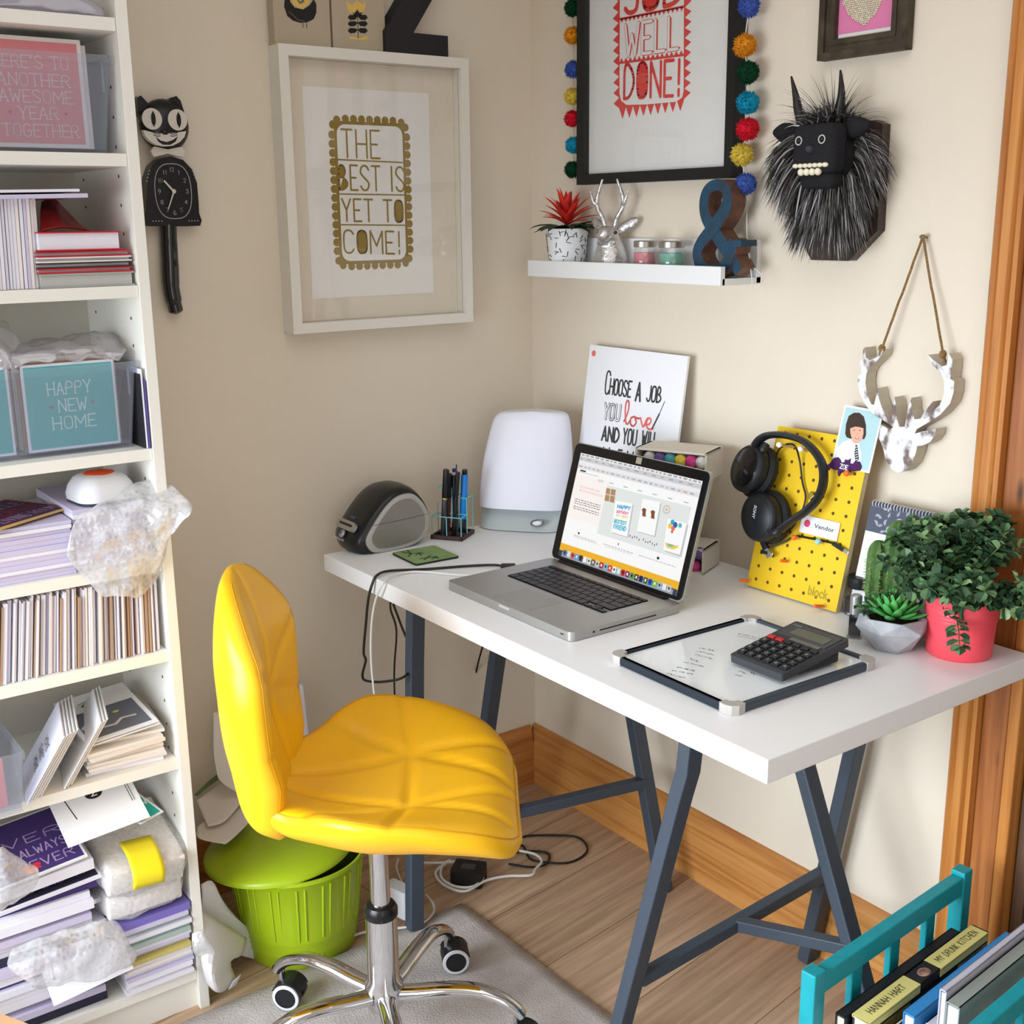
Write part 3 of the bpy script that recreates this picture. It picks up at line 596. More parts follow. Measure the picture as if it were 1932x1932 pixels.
poly = [f(1500+x/3.863, 430+y/3.863) for x, y in dz]
WASH = mat('whitewash_worn', (228, 228, 232), .7, c2=(120, 104, 98), vs=38, stretch=(1, .7, 1)); WASH.node_tree.nodes['Color Ramp'].color_ramp.elements[0].position = .40; WASH.node_tree.nodes['Color Ramp'].color_ramp.elements[1].position = .50
b = MB(); b.prism(poly, .003, .03, 0, side=1); b.build('deer_cutout', [WASH, mat('bare_mdf_edge', (192, 182, 164), .8)], T)
ROPE = mat('jute', (158, 122, 76), .9, var=.3, vs=300, bump=.5, bs=500); n = I @ at(1741, 447, 'y', -.012)
b = MB()
for q in ((1664, 657), (1779, 668)):
    e = I @ at(*q, 'y', -.026); P = [n.lerp(e, k/14)+Vector((random.uniform(-.0006, .0006), 0, 0)) for k in range(15)]; b.tube(P, .0021, 7); b.ell(e, (.006, .007, .006), 10, 8); b.tube([e, e+Vector((-.006 if q[0] < 1700 else .002, -.014, -.004))], .003, 6)
b.ell(n, (.006, .004, .004), 10, 6); b.build('hanging_string', ROPE, T, smooth=True)
MB().tube([n+Vector((0, -.001, -.012)), n+Vector((0, -.001, .004))], .0016, 8).build('nail', mat('steel', (150, 148, 145), .35, metal=.9), T)
# cat shaped wall clock
M = lwall(-.848, 1.50); T = thing('wall_clock', 'glossy black cat shaped clock with white bow tie and long tail', 'clock', M); f = pm(M, .03, 'x'); CB = mat('black_plastic', (20, 19, 19), .3)
def F(pts, g=None): return [(g or f)(*p) for p in pts]
body = F([(286, 312), (300, 300), (322, 295), (345, 302), (362, 320), (371, 345), (374, 380), (375, 402), (380, 416), (377, 426), (350, 427), (296, 427), (270, 426), (268, 412), (274, 400), (276, 370), (278, 335)])
MB().prism(body, .002, .032).build('body', CB, T, bevel=.008, seg=4, smooth=True)
b = MB(); hc = f(311, 237); b.ell((hc[0], hc[1], .026), (.046, .047, .024), 28, 16)
b.build('head', CB, T, smooth=True)
for pts in ([(259, 215), (259, 184), (265, 180), (278, 194), (292, 204), (280, 226)], [(308, 200), (320, 186), (332, 181), (340, 190), (347, 212), (336, 224)]): MB().prism(F(pts), .008, .032).build('ear', CB, T, bevel=.004, seg=3, smooth=True)
CW = mat('clock_white', (214, 208, 198), .5); g = pm(M, .052, 'x')
for ex, ey in ((288, 224), (336, 226)):
    c = g(ex, ey); MB()._a([(c[0]+.0185*cos(a*pi/12)*.98, c[1]+.0185*sin(a*pi/12), .0462) for a in range(24)]+[(c[0]+.0185*cos(a*pi/12)*.98, c[1]+.0185*sin(a*pi/12), .051-.001) for a in range(24)], [tuple(range(24, 48))]+[(a, (a+1) % 24, 24+(a+1) % 24, 24+a) for a in range(24)]).build('eye', CW, T)
    MB().prism([(c[0]+x*.001+.002, c[1]+y*.001) for x, y in ((0, 14), (3.6, 7), (4.2, 0), (3.6, -7), (0, -14), (-3.6, -7), (-4.2, 0), (-3.6, 7))], .05, .0506).build('pupil', CB, T)
b = MB(); mz = [(271, 245), (290, 250), (311, 252), (334, 250), (352, 247), (349, 258), (340, 268), (326, 275), (311, 276), (295, 273), (282, 265), (274, 255)]
b.prism([g(*p) for p in mz], .038, .0505); b.build('muzzle', CW, T)
b = MB(); b.prism([g(*p) for p in ((295, 258), (303, 265), (315, 268), (327, 264), (336, 257), (332, 267), (322, 273), (308, 273), (299, 267))], .0503, .051)
for s, x in ((-1, 303), (1, 322)):
    for dy in (0, 4): b.line([g(x, 252+dy), g(x+s*6, 253+dy), g(x+s*13, 250+dy)], .0012, .051)
b.build('mouth', CB, T); MB().ell(g(312, 249)+(.05,), (.0075, .005, .004), 12, 8).build('nose', CB, T, smooth=True)
g = pm(M, .036, 'x')
MB().prism([g(*p) for p in ((284, 285), (290, 276), (303, 279), (316, 282), (330, 279), (342, 277), (349, 286), (346, 296), (333, 294), (316, 290), (303, 293), (290, 296))], .03, .038).build('bow_tie', CW, T, bevel=.002)
DL = mat('dial_print', (168, 168, 172), .6); g = pm(M, .0325, 'x'); b = MB(); c = g(327, 361); oval = []
for k in range(40):
    a = 2*pi*k/40; sx = abs(cos(a))**.72*math.copysign(1, cos(a)); oval.append((c[0]+.0345*sx, c[1]+.049*math.copysign(abs(sin(a))**.85, sin(a))))
b.line(oval+[oval[0]], .0014, .0326)
for k, n in enumerate(('12', '1', '2', '3', '4', '5', '6', '7', '8', '9', '10', '11')):
    a = pi/2-2*pi*k/12; x, y = c[0]+.0265*cos(a), c[1]+.0385*sin(a); wd = .0075 if len(n) == 2 else .0045; text(b, n, x-wd/2, y-.0035, wd, .007, .0009, .0326)
for s in (-1, 1):
    for k in range(4): b.disc((c[0]+s*(.041+.002*k)-.001, c[1]+.036-.006*k), .0013, .0326, 6); b.disc((c[0]+s*(.026+.0055*k), c[1]-.053), .0013, .0326, 6)
b.build('dial_markings', DL, T)
b = MB(); b.prism([(c[0]-.0012, c[1]-.0012), (c[0]+.0012, c[1]+.0012), (c[0]-.0155, c[1]+.02), (c[0]-.018, c[1]+.018)], .0335, .0345); b.prism([(c[0]-.0015, c[1]), (c[0]+.0015, c[1]), (c[0]-.0125, c[1]-.032), (c[0]-.014, c[1]-.0315)], .035, .036); b.disc(c, .004, .0362); b.build('hands', CW, T)
b = MB(); b.tube(cr([f(322, 424)+(.018,), f(323, 460)+(.018,), f(325, 500)+(.018,), f(327, 540)+(.018,), f(333, 572)+(.018,), f(338, 593)+(.018,)], 6), [.0155]*6+[.016]*6+[.0165]*6+[.0155]*6+[.0135]*5+[.010, .004], 14); b.build('tail', mat('tail_plastic', (14, 14, 14), .12, coat=.5), T, smooth=True)
# leaning quote board on the desk
# ------------------------------------------------------------------ the desk
def pmg(M, d=0):
    """photograph place -> local x, y on the plane at local height d of any thing"""
    I = M.inverted(); o = I @ CAMP; R = I.to_3x3()
    def g(px, py):
        v = R @ (CF+CR*((px-966)/FPX)-CU*((py-966)/FPX)); t = (d-o.z)/v.z; p = o+v*t; return (p.x, p.y)
    return g
ZD = .734
one(MB().box((.707, -.323, ZD-.017), (1.2, .6, .034)), 'worktop', mat('desk_white', (246, 246, 246), .38, spec=.45), 'long white desk top laid across two grey trestles', 'desk', bevel=.0015)
STEEL = mat('slate_powder_coat', (62, 72, 84), .5, spec=.45, bump=.15, bs=700)
def trestle(label, legs, bars, M=None):
    t = thing('trestle', label, 'trestle', (0, 0, 0), 'steel desk trestles')
    for pts in legs:
        b = MB(); P = [Vector(p) for p in pts]
        dirs = [(P[i+1]-P[i]).normalized() for i in range(len(P)-1)]; vs = []
        for i, p in enumerate(P):
            d = (dirs[max(i-1, 0)]+dirs[min(i, len(dirs)-1)]).normalized(); s = Vector((0, 1, 0)); s = (s-d*s.dot(d)).normalized(); u = s.cross(d)
            vs += [p+s*.0155*i_+u*.0125*j_ for i_, j_ in ((-1, -1), (1, -1), (1, 1), (-1, 1))]
        b._a(vs, [(4*i+k, 4*i+(k+1) % 4, 4*i+4+(k+1) % 4, 4*i+4+k) for i in range(len(P)-1) for k in range(4)]+[(3, 2, 1, 0), tuple(range(4*len(P)-4, 4*len(P)))])
        b.build('leg', STEEL, t, bevel=.0025)
    for a, c, nm in bars: MB().bar(a, c, .022, .022).build(nm, STEEL, t, bevel=.002)
    return t
trestle('grey steel trestle under the desk end nearest the teal rack',
 [[(1.056, -.5, .686), (1.045, -.5, .58), (1.03, -.5, .53), (.890, -.5, .010)], [(1.045, -.045, .686), (1.01, -.045, .5), (.926, -.045, 0)], [(1.05, -.2, .686), (1.022, -.2, .49), (1.232, -.2, 0)]],
 [((.928, -.485, .145), (.966, -.058, .21), 'crossbar'), ((.95, -.27, .178), (1.14, -.205, .205), 'brace'), ((1.05, -.55, .69), (1.05, -.06, .69), 'top_rail')])
trestle('grey steel trestle under the desk end by the label printer',
 [[(.345, -.55, .686), (.336, -.552, .55), (.392, -.606, .010)], [(.40, -.10, .686), (.49, -.105, .36), (.585, -.10, 0)], [(.33, -.30, .686), (.262, -.30, .48), (.15, -.3, 0)]],
 [((.372, -.588, .2), (.528, -.108, .235), 'crossbar'), ((.449, -.40, .22), (.217, -.3, .28), 'brace'), ((.345, -.58, .69), (.38, -.06, .69), 'top_rail')])
# quote board
M = axes((.381, -.075, ZD+.0), (1, 0, 0), (0, .055/.4, .99), (0, -.99, .055/.4)); T = thing('quote_board', 'white lettered quote board leaning on the wall behind the laptop', 'poster', M)
f = pmg(M, .0065); a, c = f(1113, 650), f(1298, 672); w, top = c[0]-a[0], (a[1]+c[1])/2
x0 = (a[0]+c[0])/2
MB().box((x0, top/2, .003), (w, top, .006)).build('board', mat('board_white', (240, 240, 244), .6), T, bevel=.0005)
GR = mat('charcoal_ink', (66, 64, 66), .7); LR = mat('coral_ink', (232, 112, 106), .7); b = MB(); z = .0064; wt = .0042
def u5(x, y): return f(840+x/3.22, 640+y/3.22)
def line5(s, x0, y0, x1, y1, top, wt, **k):
    a, c = u5(x0, y0), u5(x1, y1); h = u5(x0, top)[1]-a[1]; text(b, s, a[0], a[1], c[0]-a[0], h, wt, z, slope=(c[1]-a[1])/(c[0]-a[0]), **k)
line5('C', 968, 330, 992, 335, 190, wt); line5('HOOSE', 996, 332, 1124, 352, 238, wt)
line5('A', 1155, 372, 1182, 376, 262, wt*1.3); line5('JOB', 1222, 375, 1306, 385, 282, wt)
for wt_, mi in ((.0062, 0), (.0032, 2)):
    z = .0064+(.0003 if mi else 0); a, c = u5(962, 482), u5(1056, 496); h = u5(962, 388)[1]-a[1]; text(b, 'YOU', a[0], a[1], c[0]-a[0], h, wt_, z, mi, slope=(c[1]-a[1])/(c[0]-a[0]))
z = .0064
line5('AND', 950, 612, 1050, 628, 528, wt*1.25); line5('YOU', 1076, 632, 1156, 645, 540, wt); line5('WILL', 1192, 640, 1280, 655, 556, wt)
line5('N', 950, 768, 985, 772, 655, wt); line5('E', 1040, 780, 1062, 783, 670, wt); line5('V', 1095, 790, 1130, 795, 680, wt); line5('ER', 1160, 800, 1220, 806, 690, wt)
love = [[(1085, 500), (1110, 440), (1116, 385), (1104, 375), (1094, 420), (1096, 500), (1108, 515), (1124, 490)], [(1150, 470), (1128, 480), (1126, 515), (1142, 528), (1160, 505), (1152, 475), (1172, 482), (1186, 478)], [(1186, 478), (1196, 520), (1205, 530), (1222, 490), (1230, 480)], [(1212, 522), (1240, 515), (1250, 490), (1236, 480), (1222, 510), (1232, 545), (1262, 545)]]
for st in love: b.line([p.xy for p in cr([Vector(u5(*q)+(0,)) for q in st], 5)], .0042, z, 1)
b.line([u5(1258, 540), u5(1300, 455)], .004, z, 0); b.line([u5(1300, 455), u5(1333, 378)], .0018, z, 0)
b.disc(u5(902, 86), .0066, z, 20, 1)
b.build('lettering', [GR, LR, mat('board_white')], T)
# letter Z filled with felt balls
X = Vector((.915, .403, 0)).normalized(); M = axes((.692, -.119, ZD), X, (0, 0, 1), X.cross(Vector((0, 0, 1))))
T = thing('ball_letter', 'open white letter packed with coloured felt balls, half hidden behind the laptop', 'letter', M)
zo = [(-.145, 0), (0, 0), (0, .05), (-.075, .05), (0, .182), (0, .236), (-.145, .236), (-.145, .182), (-.07, .182), (-.145, .05)]
b = MB(); CW2 = mat('chalk_white_card', (222, 214, 200), .8)
b.prism(zo, -.085, -.075)
for i in range(10):
    p, q = Vector(zo[i]), Vector(zo[(i+1) % 10]); d = (q-p).normalized(); n = Vector((-d.y, d.x))*.004
    b.prism([p, q, q+n, p+n], -.075, 0)
b.build('letter_shell', CW2, T)
bc = [(226, 76, 152), (238, 214, 84), (96, 176, 184), (120, 100, 164), (240, 236, 232)]; BM = [mat('ball_%d' % i, c, .9, var=.15, vs=120) for i, c in enumerate(bc)]
b = MB(); k = 0
for x0, x1, y0, y1 in ((-.137, -.01, .012, .04), (-.137, -.01, .194, .2175)):
    n = 6
    for r in range(2):
        for i in range(n):
            b.cur = (k*3+i) % 5; k += 1; b.ell((x0+(x1-x0)*(i+.5*r)/n+.008, y0+(y1-y0)*r, -.012+.003*r), .0125, 12, 8)
for i in range(7): b.cur = i % 5; b.ell((-.12+.095*i/6, .06+.12*i/6, -.022), .0125, 12, 8)
b.build('felt_balls', BM, T, smooth=True)
# light therapy lamp
X = Vector((.76, .65, 0)).normalized(); Z = X.cross(Vector((0, 0, 1))); M = axes(Vector((.2125, -.2055, ZD)), X, (0, 0, 1), Z); T = thing('daylight_lamp', 'tall frosted white daylight lamp with grey foot, in the desk corner', 'lamp', M); f = pmg(M, 0)
out = [(898, 970), (897, 930), (901, 880), (909, 835), (918, 800), (928, 788), (945, 784), (985, 783), (1035, 785), (1056, 789), (1064, 802), (1069, 840), (1071, 880), (1069, 930), (1062, 980), (1056, 1000)]
pl = [Vector(f(*p)+(0,)) for p in out]; pl = [p.xy for p in cr(pl, 4)]; cx = sum(p.x for p in pl)/len(pl)
def bow(name, y0, y1, m, depth, pad=0):
    """stack of rounded slices between two heights, following the outline"""
    SD = {s: sorted((p.y, abs(p.x-cx)) for p in pl if (p.x-cx)*s > 0) for s in (-1, 1)}
    def half(y, s):
        T_ = SD[s]
        if y <= T_[0][0]: return T_[0][1]
        for (a, p), (c, q) in zip(T_, T_[1:]):
            if a <= y <= c: return p+(q-p)*(y-a)/max(1e-6, c-a)
        return T_[-1][1]
    NS = 60; ys = [y0+(y1-y0)*sin(pi/2*k/NS) if name == 'diffuser' else y0+(y1-y0)*k/NS for k in range(NS+1)]; b = MB(); vs = []; seg = 28
    for y in ys:
        t = (y-y0)/(y1-y0); hl, hr = half(y, -1)+pad, half(y, 1)+pad; e = 1
        if name == 'diffuser': e = max(.12, (1-max(0, (t-.9)/.1)**2))**.5
        dp = depth*(1-.35*t)*(.75+.25*e)
        for k in range(seg):
            a = 2*pi*k/seg; c_, s_ = cos(a), sin(a); h = (hr if c_ > 0 else hl)*(1 if name != 'diffuser' else 1)
            vs.append((cx+h*math.copysign(abs(c_)**.5, c_), y, -depth*.5+dp*.5*math.copysign(abs(s_)**.8, s_)+.05*t*-.55))
    b._a(vs, [(i*seg+k, i*seg+(k+1) % seg, (i+1)*seg+(k+1) % seg, (i+1)*seg+k) for i in range(NS) for k in range(seg)]+[tuple(range(seg-1, -1, -1)), tuple(range(NS*seg, (NS+1)*seg))])
    return b.build(name, m, T, smooth=True)
ytop = max(p.y for p in pl)
DIFF = mat('frosted_lamp_white', (232, 232, 244), .35, sub=.2)
bow('diffuser', .05, ytop, DIFF, .08); bow('foot', .002, .052, mat('pale_grey_plastic', (192, 200, 200), .4), .085, .001)
g = pmg(M, .006); c = g(1013, 988)
for nm, r, mm, z in (('switch_ring', .0165, mat('grey_chrome', (150, 152, 152), .25, metal=.9), .001), ('switch', .0105, mat('switch_white', (238, 240, 244), .3), .003)):
    b = MB(); b.ell((c[0], c[1], z), (r, r*.5, .004), 20, 10, R=Matrix.Rotation(radians(8), 3, 'Z')); b.build(nm, mm, T, smooth=True)
# label printer
XP = .166; M = axes((XP, -.49, ZD), (0, 1, 0), (0, 0, 1), (1, 0, 0)); T = thing('label_printer', 'rounded black label printer with silver sides on the desk end', 'printer', M); f = pmg(M, 0)
q4 = lambda x, y: (600+x/3.864, 770+y/3.864)
sil = [(340, 960), (390, 855), (480, 720), (560, 645), (640, 618), (700, 630), (760, 690), (795, 770), (797, 860), (760, 940), (690, 990), (560, 1030), (420, 1052), (365, 1030)]
S_ = [Vector(f(*q4(*p))) for p in sil]; cen = sum(S_, Vector((0, 0)))/len(S_)
ring_ = [p.xy for p in cr([Vector((p.x, p.y, 0)) for p in S_], 4, closed=True)]
BP = mat('black_printer_plastic', (24, 24, 26), .32); SP = mat('silver_plastic', (176, 172, 166), .42, metal=.35)
def grow(P, k, dx=0, dy=0): return [(cen.x+(p[0]-cen.x)*k+dx, cen.y+(p[1]-cen.y)*k+dy) for p in P]
b = MB(); N = len(ring_); secs = [(.003, 1.03), (-.004, 1.13), (-.02, 1.2), (-.05, 1.23), (-.08, 1.2), (-.1, 1.12), (-.106, 1.02)]; vs = []
ymin = lambda P: min(p[1] for p in P)
for z, k in secs:
    for x, y in grow(ring_, k, -.004, .0): vs.append((x, max(y, .002), z))
b._a(vs, [(i*N+j, i*N+(j+1) % N, (i+1)*N+(j+1) % N, (i+1)*N+j) for i in range(len(secs)-1) for j in range(N)]+[tuple(range(N-1, -1, -1)), tuple(range((len(secs)-1)*N, len(secs)*N))])
b.build('body', BP, T, smooth=True, ang=60); MB().box((.0, .004, -.05), (.115, .008, .085)).build('base', BP, T, bevel=.003)
b = MB(); vs = [(x, y, z) for z, k in ((.002, 1), (.006, .985), (.0075, .93)) for x, y in grow(ring_, k)]
b._a(vs, [(i*N+j, i*N+(j+1) % N, (i+1)*N+(j+1) % N, (i+1)*N+j) for i in range(2) for j in range(N)]+[tuple(range(2*N, 3*N))]); b.build('side_panel', SP, T, smooth=True)
b = MB(); vs = [(x, y, .0078) for x, y in grow(ring_, .84)]; b._a(vs, [tuple(range(N))]); b.build('side_inset', mat('brushed_silver', (150, 145, 138), .35, metal=.6), T)
g = pmg(M, .0081); MB().line([g(*q4(*p)) for p in ((392, 858), (520, 835), (700, 795), (790, 772))], .0008, .0081).build('panel_seam', BP, T)
# its front: on the bulge facing the room
G_ = grow(ring_, 1.23, -.004)
fp = min((p for p in G_ if .03 < p[1] < .075), key=lambda p: abs(p[1]-.052)); fi = G_.index(fp); ta, tb = Vector(G_[fi-2]), Vector(G_[(fi+2) % len(G_)]); tg = (ta-tb).normalized(); tg = tg if tg.y > 0 else -tg
UPL = Vector((tg.x, tg.y, 0)); XL = Vector((0, 0, 1)); ZL_ = XL.cross(UPL); ZL_ = ZL_ if ZL_.x < 0 else -ZL_; XL = UPL.cross(ZL_)
K = axes(Vector((fp[0], fp[1], -.05))+ZL_*.0005, XL, UPL, ZL_)
b = MB(K); b.prism(rrect(.07, .02, .008, 4), 0, .008); b.build('label_slot_trim', mat('satin_silver', (170, 166, 160), .35, metal=.6), T, bevel=.0015)
b = MB(K); b.box((0, .001, .0083), (.05, .005, .001)); b.build('label_slot', BP, T)
b = MB(K); b.ell((-.002, -.019, .003), (.0085, .0095, .005), 16, 8); b.build('button', mat('satin_silver'), T, smooth=True); b = MB(K); b.ell((-.002, -.019, .0065), (.004, .0045, .0025), 12, 6); b.build('button_light', mat('blue_led', (50, 80, 190), .2), T, smooth=True)
b = MB(); font(b, 'DYMO', K @ Matrix.Translation((-.008, .018, .0022)) @ Matrix.Rotation(radians(-12), 4, 'X'), .0052, w=.02); b.build('blue_lettering', mat('print_blue', (40, 130, 200), .5), T)
b = MB(); font(b, 'LabelWriter 450', K @ Matrix.Translation((-.028, -.034, .0022)) @ Matrix.Rotation(radians(14), 4, 'X'), .0052, w=.044); b.build('white_lettering', mat('print_white', (220, 220, 220), .5), T)
# green coaster
M = TR(.249, -.466, ZD, radians(-3)); T = thing('coaster', 'square green printed coaster beside the label printer', 'coaster', M)
MB().prism(rrect(.103, .1, .006), .0003, .004).build('coaster_base', mat('cork_black', (34, 34, 30), .8), T); MB().prism(rrect(.101, .098, .006), .004, .0046).build('printed_top', mat('moss_green_print', (146, 176, 112), .4, c2=(116, 150, 90), vs=18), T)
b = MB(); f = pmg(M, .0049)
for st, w in (([(759, 1041), (775, 1045), (790, 1043), (798, 1044)], .0035), ([(768, 1038), (776, 1045), (770, 1050)], .0025), ([(784, 1048), (790, 1043), (795, 1048)], .0025), ([(792, 1054), (806, 1052), (822, 1050), (826, 1053)], .004), ([(800, 1056), (812, 1048)], .003), ([(815, 1055), (823, 1050)], .003)): b.line([f(*p) for p in st], w, .0049)
b.build('print_figures', mat('dark_green_ink', (28, 40, 26), .5), T)
# pen holder with pens
M = TR(.152, -.335, ZD, radians(34)); T = thing('pen_holder', 'open turquoise wire pen holder on a dark wooden base', 'pen holder', M)
b = MB(); DWB = mat('dark_red_wood', (66, 44, 40), .5)
for x in (-.034, 0, .034): b.box((x, 0, .005), (.005, .073, .009))
for y in (-.034, 0, .034): b.box((0, y, .005), (.073, .005, .009))
b.build('base', DWB, T, bevel=.0006); MB().box((0, 0, .0015), (.07, .07, .002)).build('tray', DWB, T)
TQ = mat('turquoise_wire', (120, 204, 204), .4); b = MB()
for (x, y, h) in ((-.0335, -.0335, .05), (.0, -.0335, .05), (.0335, -.0335, .05), (.0335, 0, .086), (-.0335, 0, .072), (0, 0, .105), (.0335, .0335, .086), (0, .0335, .105), (-.0335, .0335, .105)): b.tube([(x, y, .004), (x, y, h)], .0011, 6)
for h, P in ((.05, [(-.0335, -.0335), (.0335, -.0335), (.0335, 0), (-.0335, 0)]), (.086, [(0, 0), (.0335, 0), (.0335, .0335), (0, .0335)]), (.105, [(-.0335, 0), (0, 0), (0, .0335), (-.0335, .0335)])):
    for p, q in zip(P, P[1:]+P[:1]): b.tube([p+(h,), q+(h,)], .0011, 6)
b.build('wire_frame', TQ, T)
def pen(px, py, tx, ty, r, m, lab, parts):
    """pen from its foot in the holder to its top seen at a place of the photograph"""
    I = M.inverted(); foot = M @ Vector((px, py, .004)); d = -foot.y+0; topw = at(tx, ty, 'y', foot.y+(.0 if abs(tx-855) > 400 else 0)); ax = topw-foot
    t = thing('pen', lab, 'pen', None, 'pens in the wire holder'); Z = ax.normalized(); X = Z.orthogonal().normalized(); t.matrix_world = axes(foot, X, Z.cross(X), Z); L = ax.length
    for nm, z0, z1, rr, mm in parts: MB().lathe([(.0008, z0*L), (rr*.92, z0*L), (rr, z0*L+.002), (rr, z1*L-.002), (rr*.9, z1*L), (.0008, z1*L)], 14).build(nm, mm, t, smooth=True)
PB, PBL, PGL = mat('pen_black', (24, 24, 28), .35), mat('pen_blue', (28, 128, 214), .4), mat('pen_gunmetal', (74, 78, 84), .3, metal=.5)
pen(-.018, -.012, 842, 886, .0055, 0, 'black marker with gold ringed cap leaning out of the wire holder', [('barrel', 0, .55, .006, PGL), ('ring', .55, .58, .0068, mat('gold_ring', (190, 160, 90), .3, metal=.8)), ('cap', .58, 1, .0068, PB)])
pen(.018, .012, 877, 886, .0055, 0, 'bright blue marker pen with black ends in the wire holder', [('barrel', .24, .93, .0078, PBL), ('tip_cap', 0, .24, .0078, PB), ('end_cap', .93, 1, .006, PB)])
pen(.0, .02, 861, 880, .0035, 0, 'thin yellow pencil-like brush standing tallest in the wire holder', [('handle', 0, .84, .0022, mat('brush_yellow', (224, 160, 60), .4)), ('ferrule', .84, .93, .0026, PGL)]+[('tip', .93, 1.03, .0012, PB)])
pen(-.006, .018, 857, 884, .004, 0, 'grey pen with white and violet end in the wire holder', [('barrel', 0, .9, .0045, PGL), ('collar', .9, .95, .0046, mat('pen_white', (226, 226, 230), .4)), ('end_cap', .95, 1, .0046, mat('pen_violet', (56, 40, 140), .4))])
pen(.004, -.006, 864, 891, .004, 0, 'slim all-black pen in the middle of the wire holder', [('barrel', 0, .62, .0048, PB), ('cap', .62, 1, .0052, PB)])
pen(.010, .0, 856, 897, .004, 0, 'dark clear-barrelled pen with black cap, centre of wire holder', [('barrel', 0, .6, .0045, PGL), ('cap', .6, 1, .0055, PB)])
pen(-.012, .004, 848, 893, .004, 0, 'dark pen with reddish barrel in the wire holder', [('barrel', 0, .6, .0045, mat('pen_maroon', (92, 44, 44), .4)), ('cap', .6, 1, .0055, PB)])
# ------------------------------------------------------------------ laptop
ALU = mat('brushed_aluminium', (176, 175, 172), .42, metal=.75); KEYB = mat('key_black', (30, 30, 34), .45); BEZ = mat('black_bezel_glass', (14, 14, 16), .12)
M = TR(.6425, -.4285, ZD); T = thing('laptop', 'open silver laptop showing a white and yellow web page', 'laptop', M)
MB().prism(rrect(.366, .246, .011), .0015, .0165).build('base', ALU, T, bevel=.0018, seg=3)
MB().prism(rrect(.105, .074, .004, 4, -.002, -.073), .0164, .0168).build('trackpad', mat('trackpad_grey', (164, 163, 160), .45, metal=.5), T)
b = MB(); b.prism(rrect(.276, .108, .004, 4, 0, .034), .0164, .0167); b.build('keyboard_well', BEZ, T)
b = MB(); kw = .0172; pit = .01905
def row(y, n, h, first=1, last=1, off=0):
    ws = [1.0]*n; ws[0] = first; ws[-1] = last; k = (.272-.0018*(n-1))/sum(ws); x = -.136
    for w in ws: b.box((x+w*k/2, y, .0176), (w*k, h, .0016)); x += w*k+.0018
row(.0825, 14, .0085); row(.066, 14, .0162, 1, 1.5); row(.0478, 14, .0162, 1.5, 1); row(.0296, 13, .0162, 1.75, 1.75); row(.0114, 12, .0162, 2.3, 2.3)
x = -.136
for w in (.0172, .0172, .0172, .0212, .0935, .0212, .0172): b.box((x+w/2, -.0072, .0176), (w, .0172, .0016)); x += w+.0018
for cx, cy in ((.0905, -.0115), (.1098, -.0115), (.1098, -.003), (.1286, -.0115)): b.box((cx, cy, .0176), (.0172, .0078, .0016))
b.build('keyboard', KEYB, T, bevel=.0006)
b = MB()
for k in range(60):
    for s in (-1, 1): pass
MB().box((.0, -.1232, .0125), (.03, .002, .005)).build('lid_notch', mat('notch_grey', (200, 200, 200), .4, metal=.4), T)
b = MB(); b.box((.1832, .0, .0085), (.0006, .125, .002)); b.box((.1832, -.075, .0085), (.0006, .004, .003)); b.box((.16, -.1232, .009), (.008, .0006, .0018)); b.build('slots', BEZ, T)
MB().tube([(-.15, .1185, .0155), (.15, .1185, .0155)], .006, 12).build('hinge', BEZ, T)
LY, LZ = .123, .017; tilt = math.atan2(.064, .222); up = Vector((0, sin(tilt), cos(tilt)))
ML = M @ axes((0, LY, LZ), (1, 0, 0), up, Vector((1, 0, 0)).cross(up)); LID = bpy.data.objects.new('lid', None); COL.objects.link(LID); LID.parent = T; LID.matrix_local = M.inverted() @ ML
f = pmg(ML, .0035); hL = f(1215, 862)[1]+.0005; 
MB().prism(rrect(.366, hL, .012, 5, 0, hL/2), -.0065, .0).build('lid_shell', ALU, LID, bevel=.0015)
MB().prism(rrect(.362, hL-.004, .011, 5, 0, hL/2), .0, .0025).build('bezel', BEZ, LID)
def smat(c): return mat('screen_%d_%d_%d' % c, c, emit=1)
def screenmat(c):
    n = 'screen_%d_%d_%d' % c
    if n in MATS: return MATS[n]
    m = mat(n, (8, 8, 8), .25, spec=.25); bs = m.node_tree.nodes['Principled BSDF']; bs.inputs['Emission Color'].default_value = rgb(c); bs.inputs['Emission Strength'].default_value = 1.32; return m
g = pmg(ML, .0028); s5 = lambda x, y: g(840+x/3.22, 640+y/3.22)
cs = [s5(820, 690), s5(1572, 862), s5(1395, 1560), s5(690, 1312)]
SX0, SX1 = (cs[0][0]+cs[3][0])/2, (cs[1][0]+cs[2][0])/2; SY1, SY0 = (cs[0][1]+cs[1][1])/2, (cs[2][1]+cs[3][1])/2
SCOL = []; b = MB()
def smi(c):
    if c not in SCOL: SCOL.append(c)
    return SCOL.index(c)
lay = .0026
def srect(x0, y0, x1, y1, c, l=1):
    """rectangle in fractions of the screen, y downwards"""
    X = lambda t: SX0+(SX1-SX0)*t; Y = lambda t: SY1+(SY0-SY1)*t; z = lay+.00008*l
    b.face([(X(x0), Y(y1), z), (X(x1), Y(y1), z), (X(x1), Y(y0), z), (X(x0), Y(y0), z)], smi(c))
def sloc(x, y):
    p = s5(x, y); return ((p[0]-SX0)/(SX1-SX0), (p[1]-SY1)/(SY0-SY1))
srect(0, 0, 1, 1, (250, 250, 250), 0); srect(0, 0, 1, .145, (226, 226, 228)); srect(0, 0, 1, .03, (240, 240, 240), 2); srect(0, .032, 1, .07, (206, 206, 208), 2)
srect(.0, .072, 1, .105, (238, 238, 240), 2); rs = random.Random(5)
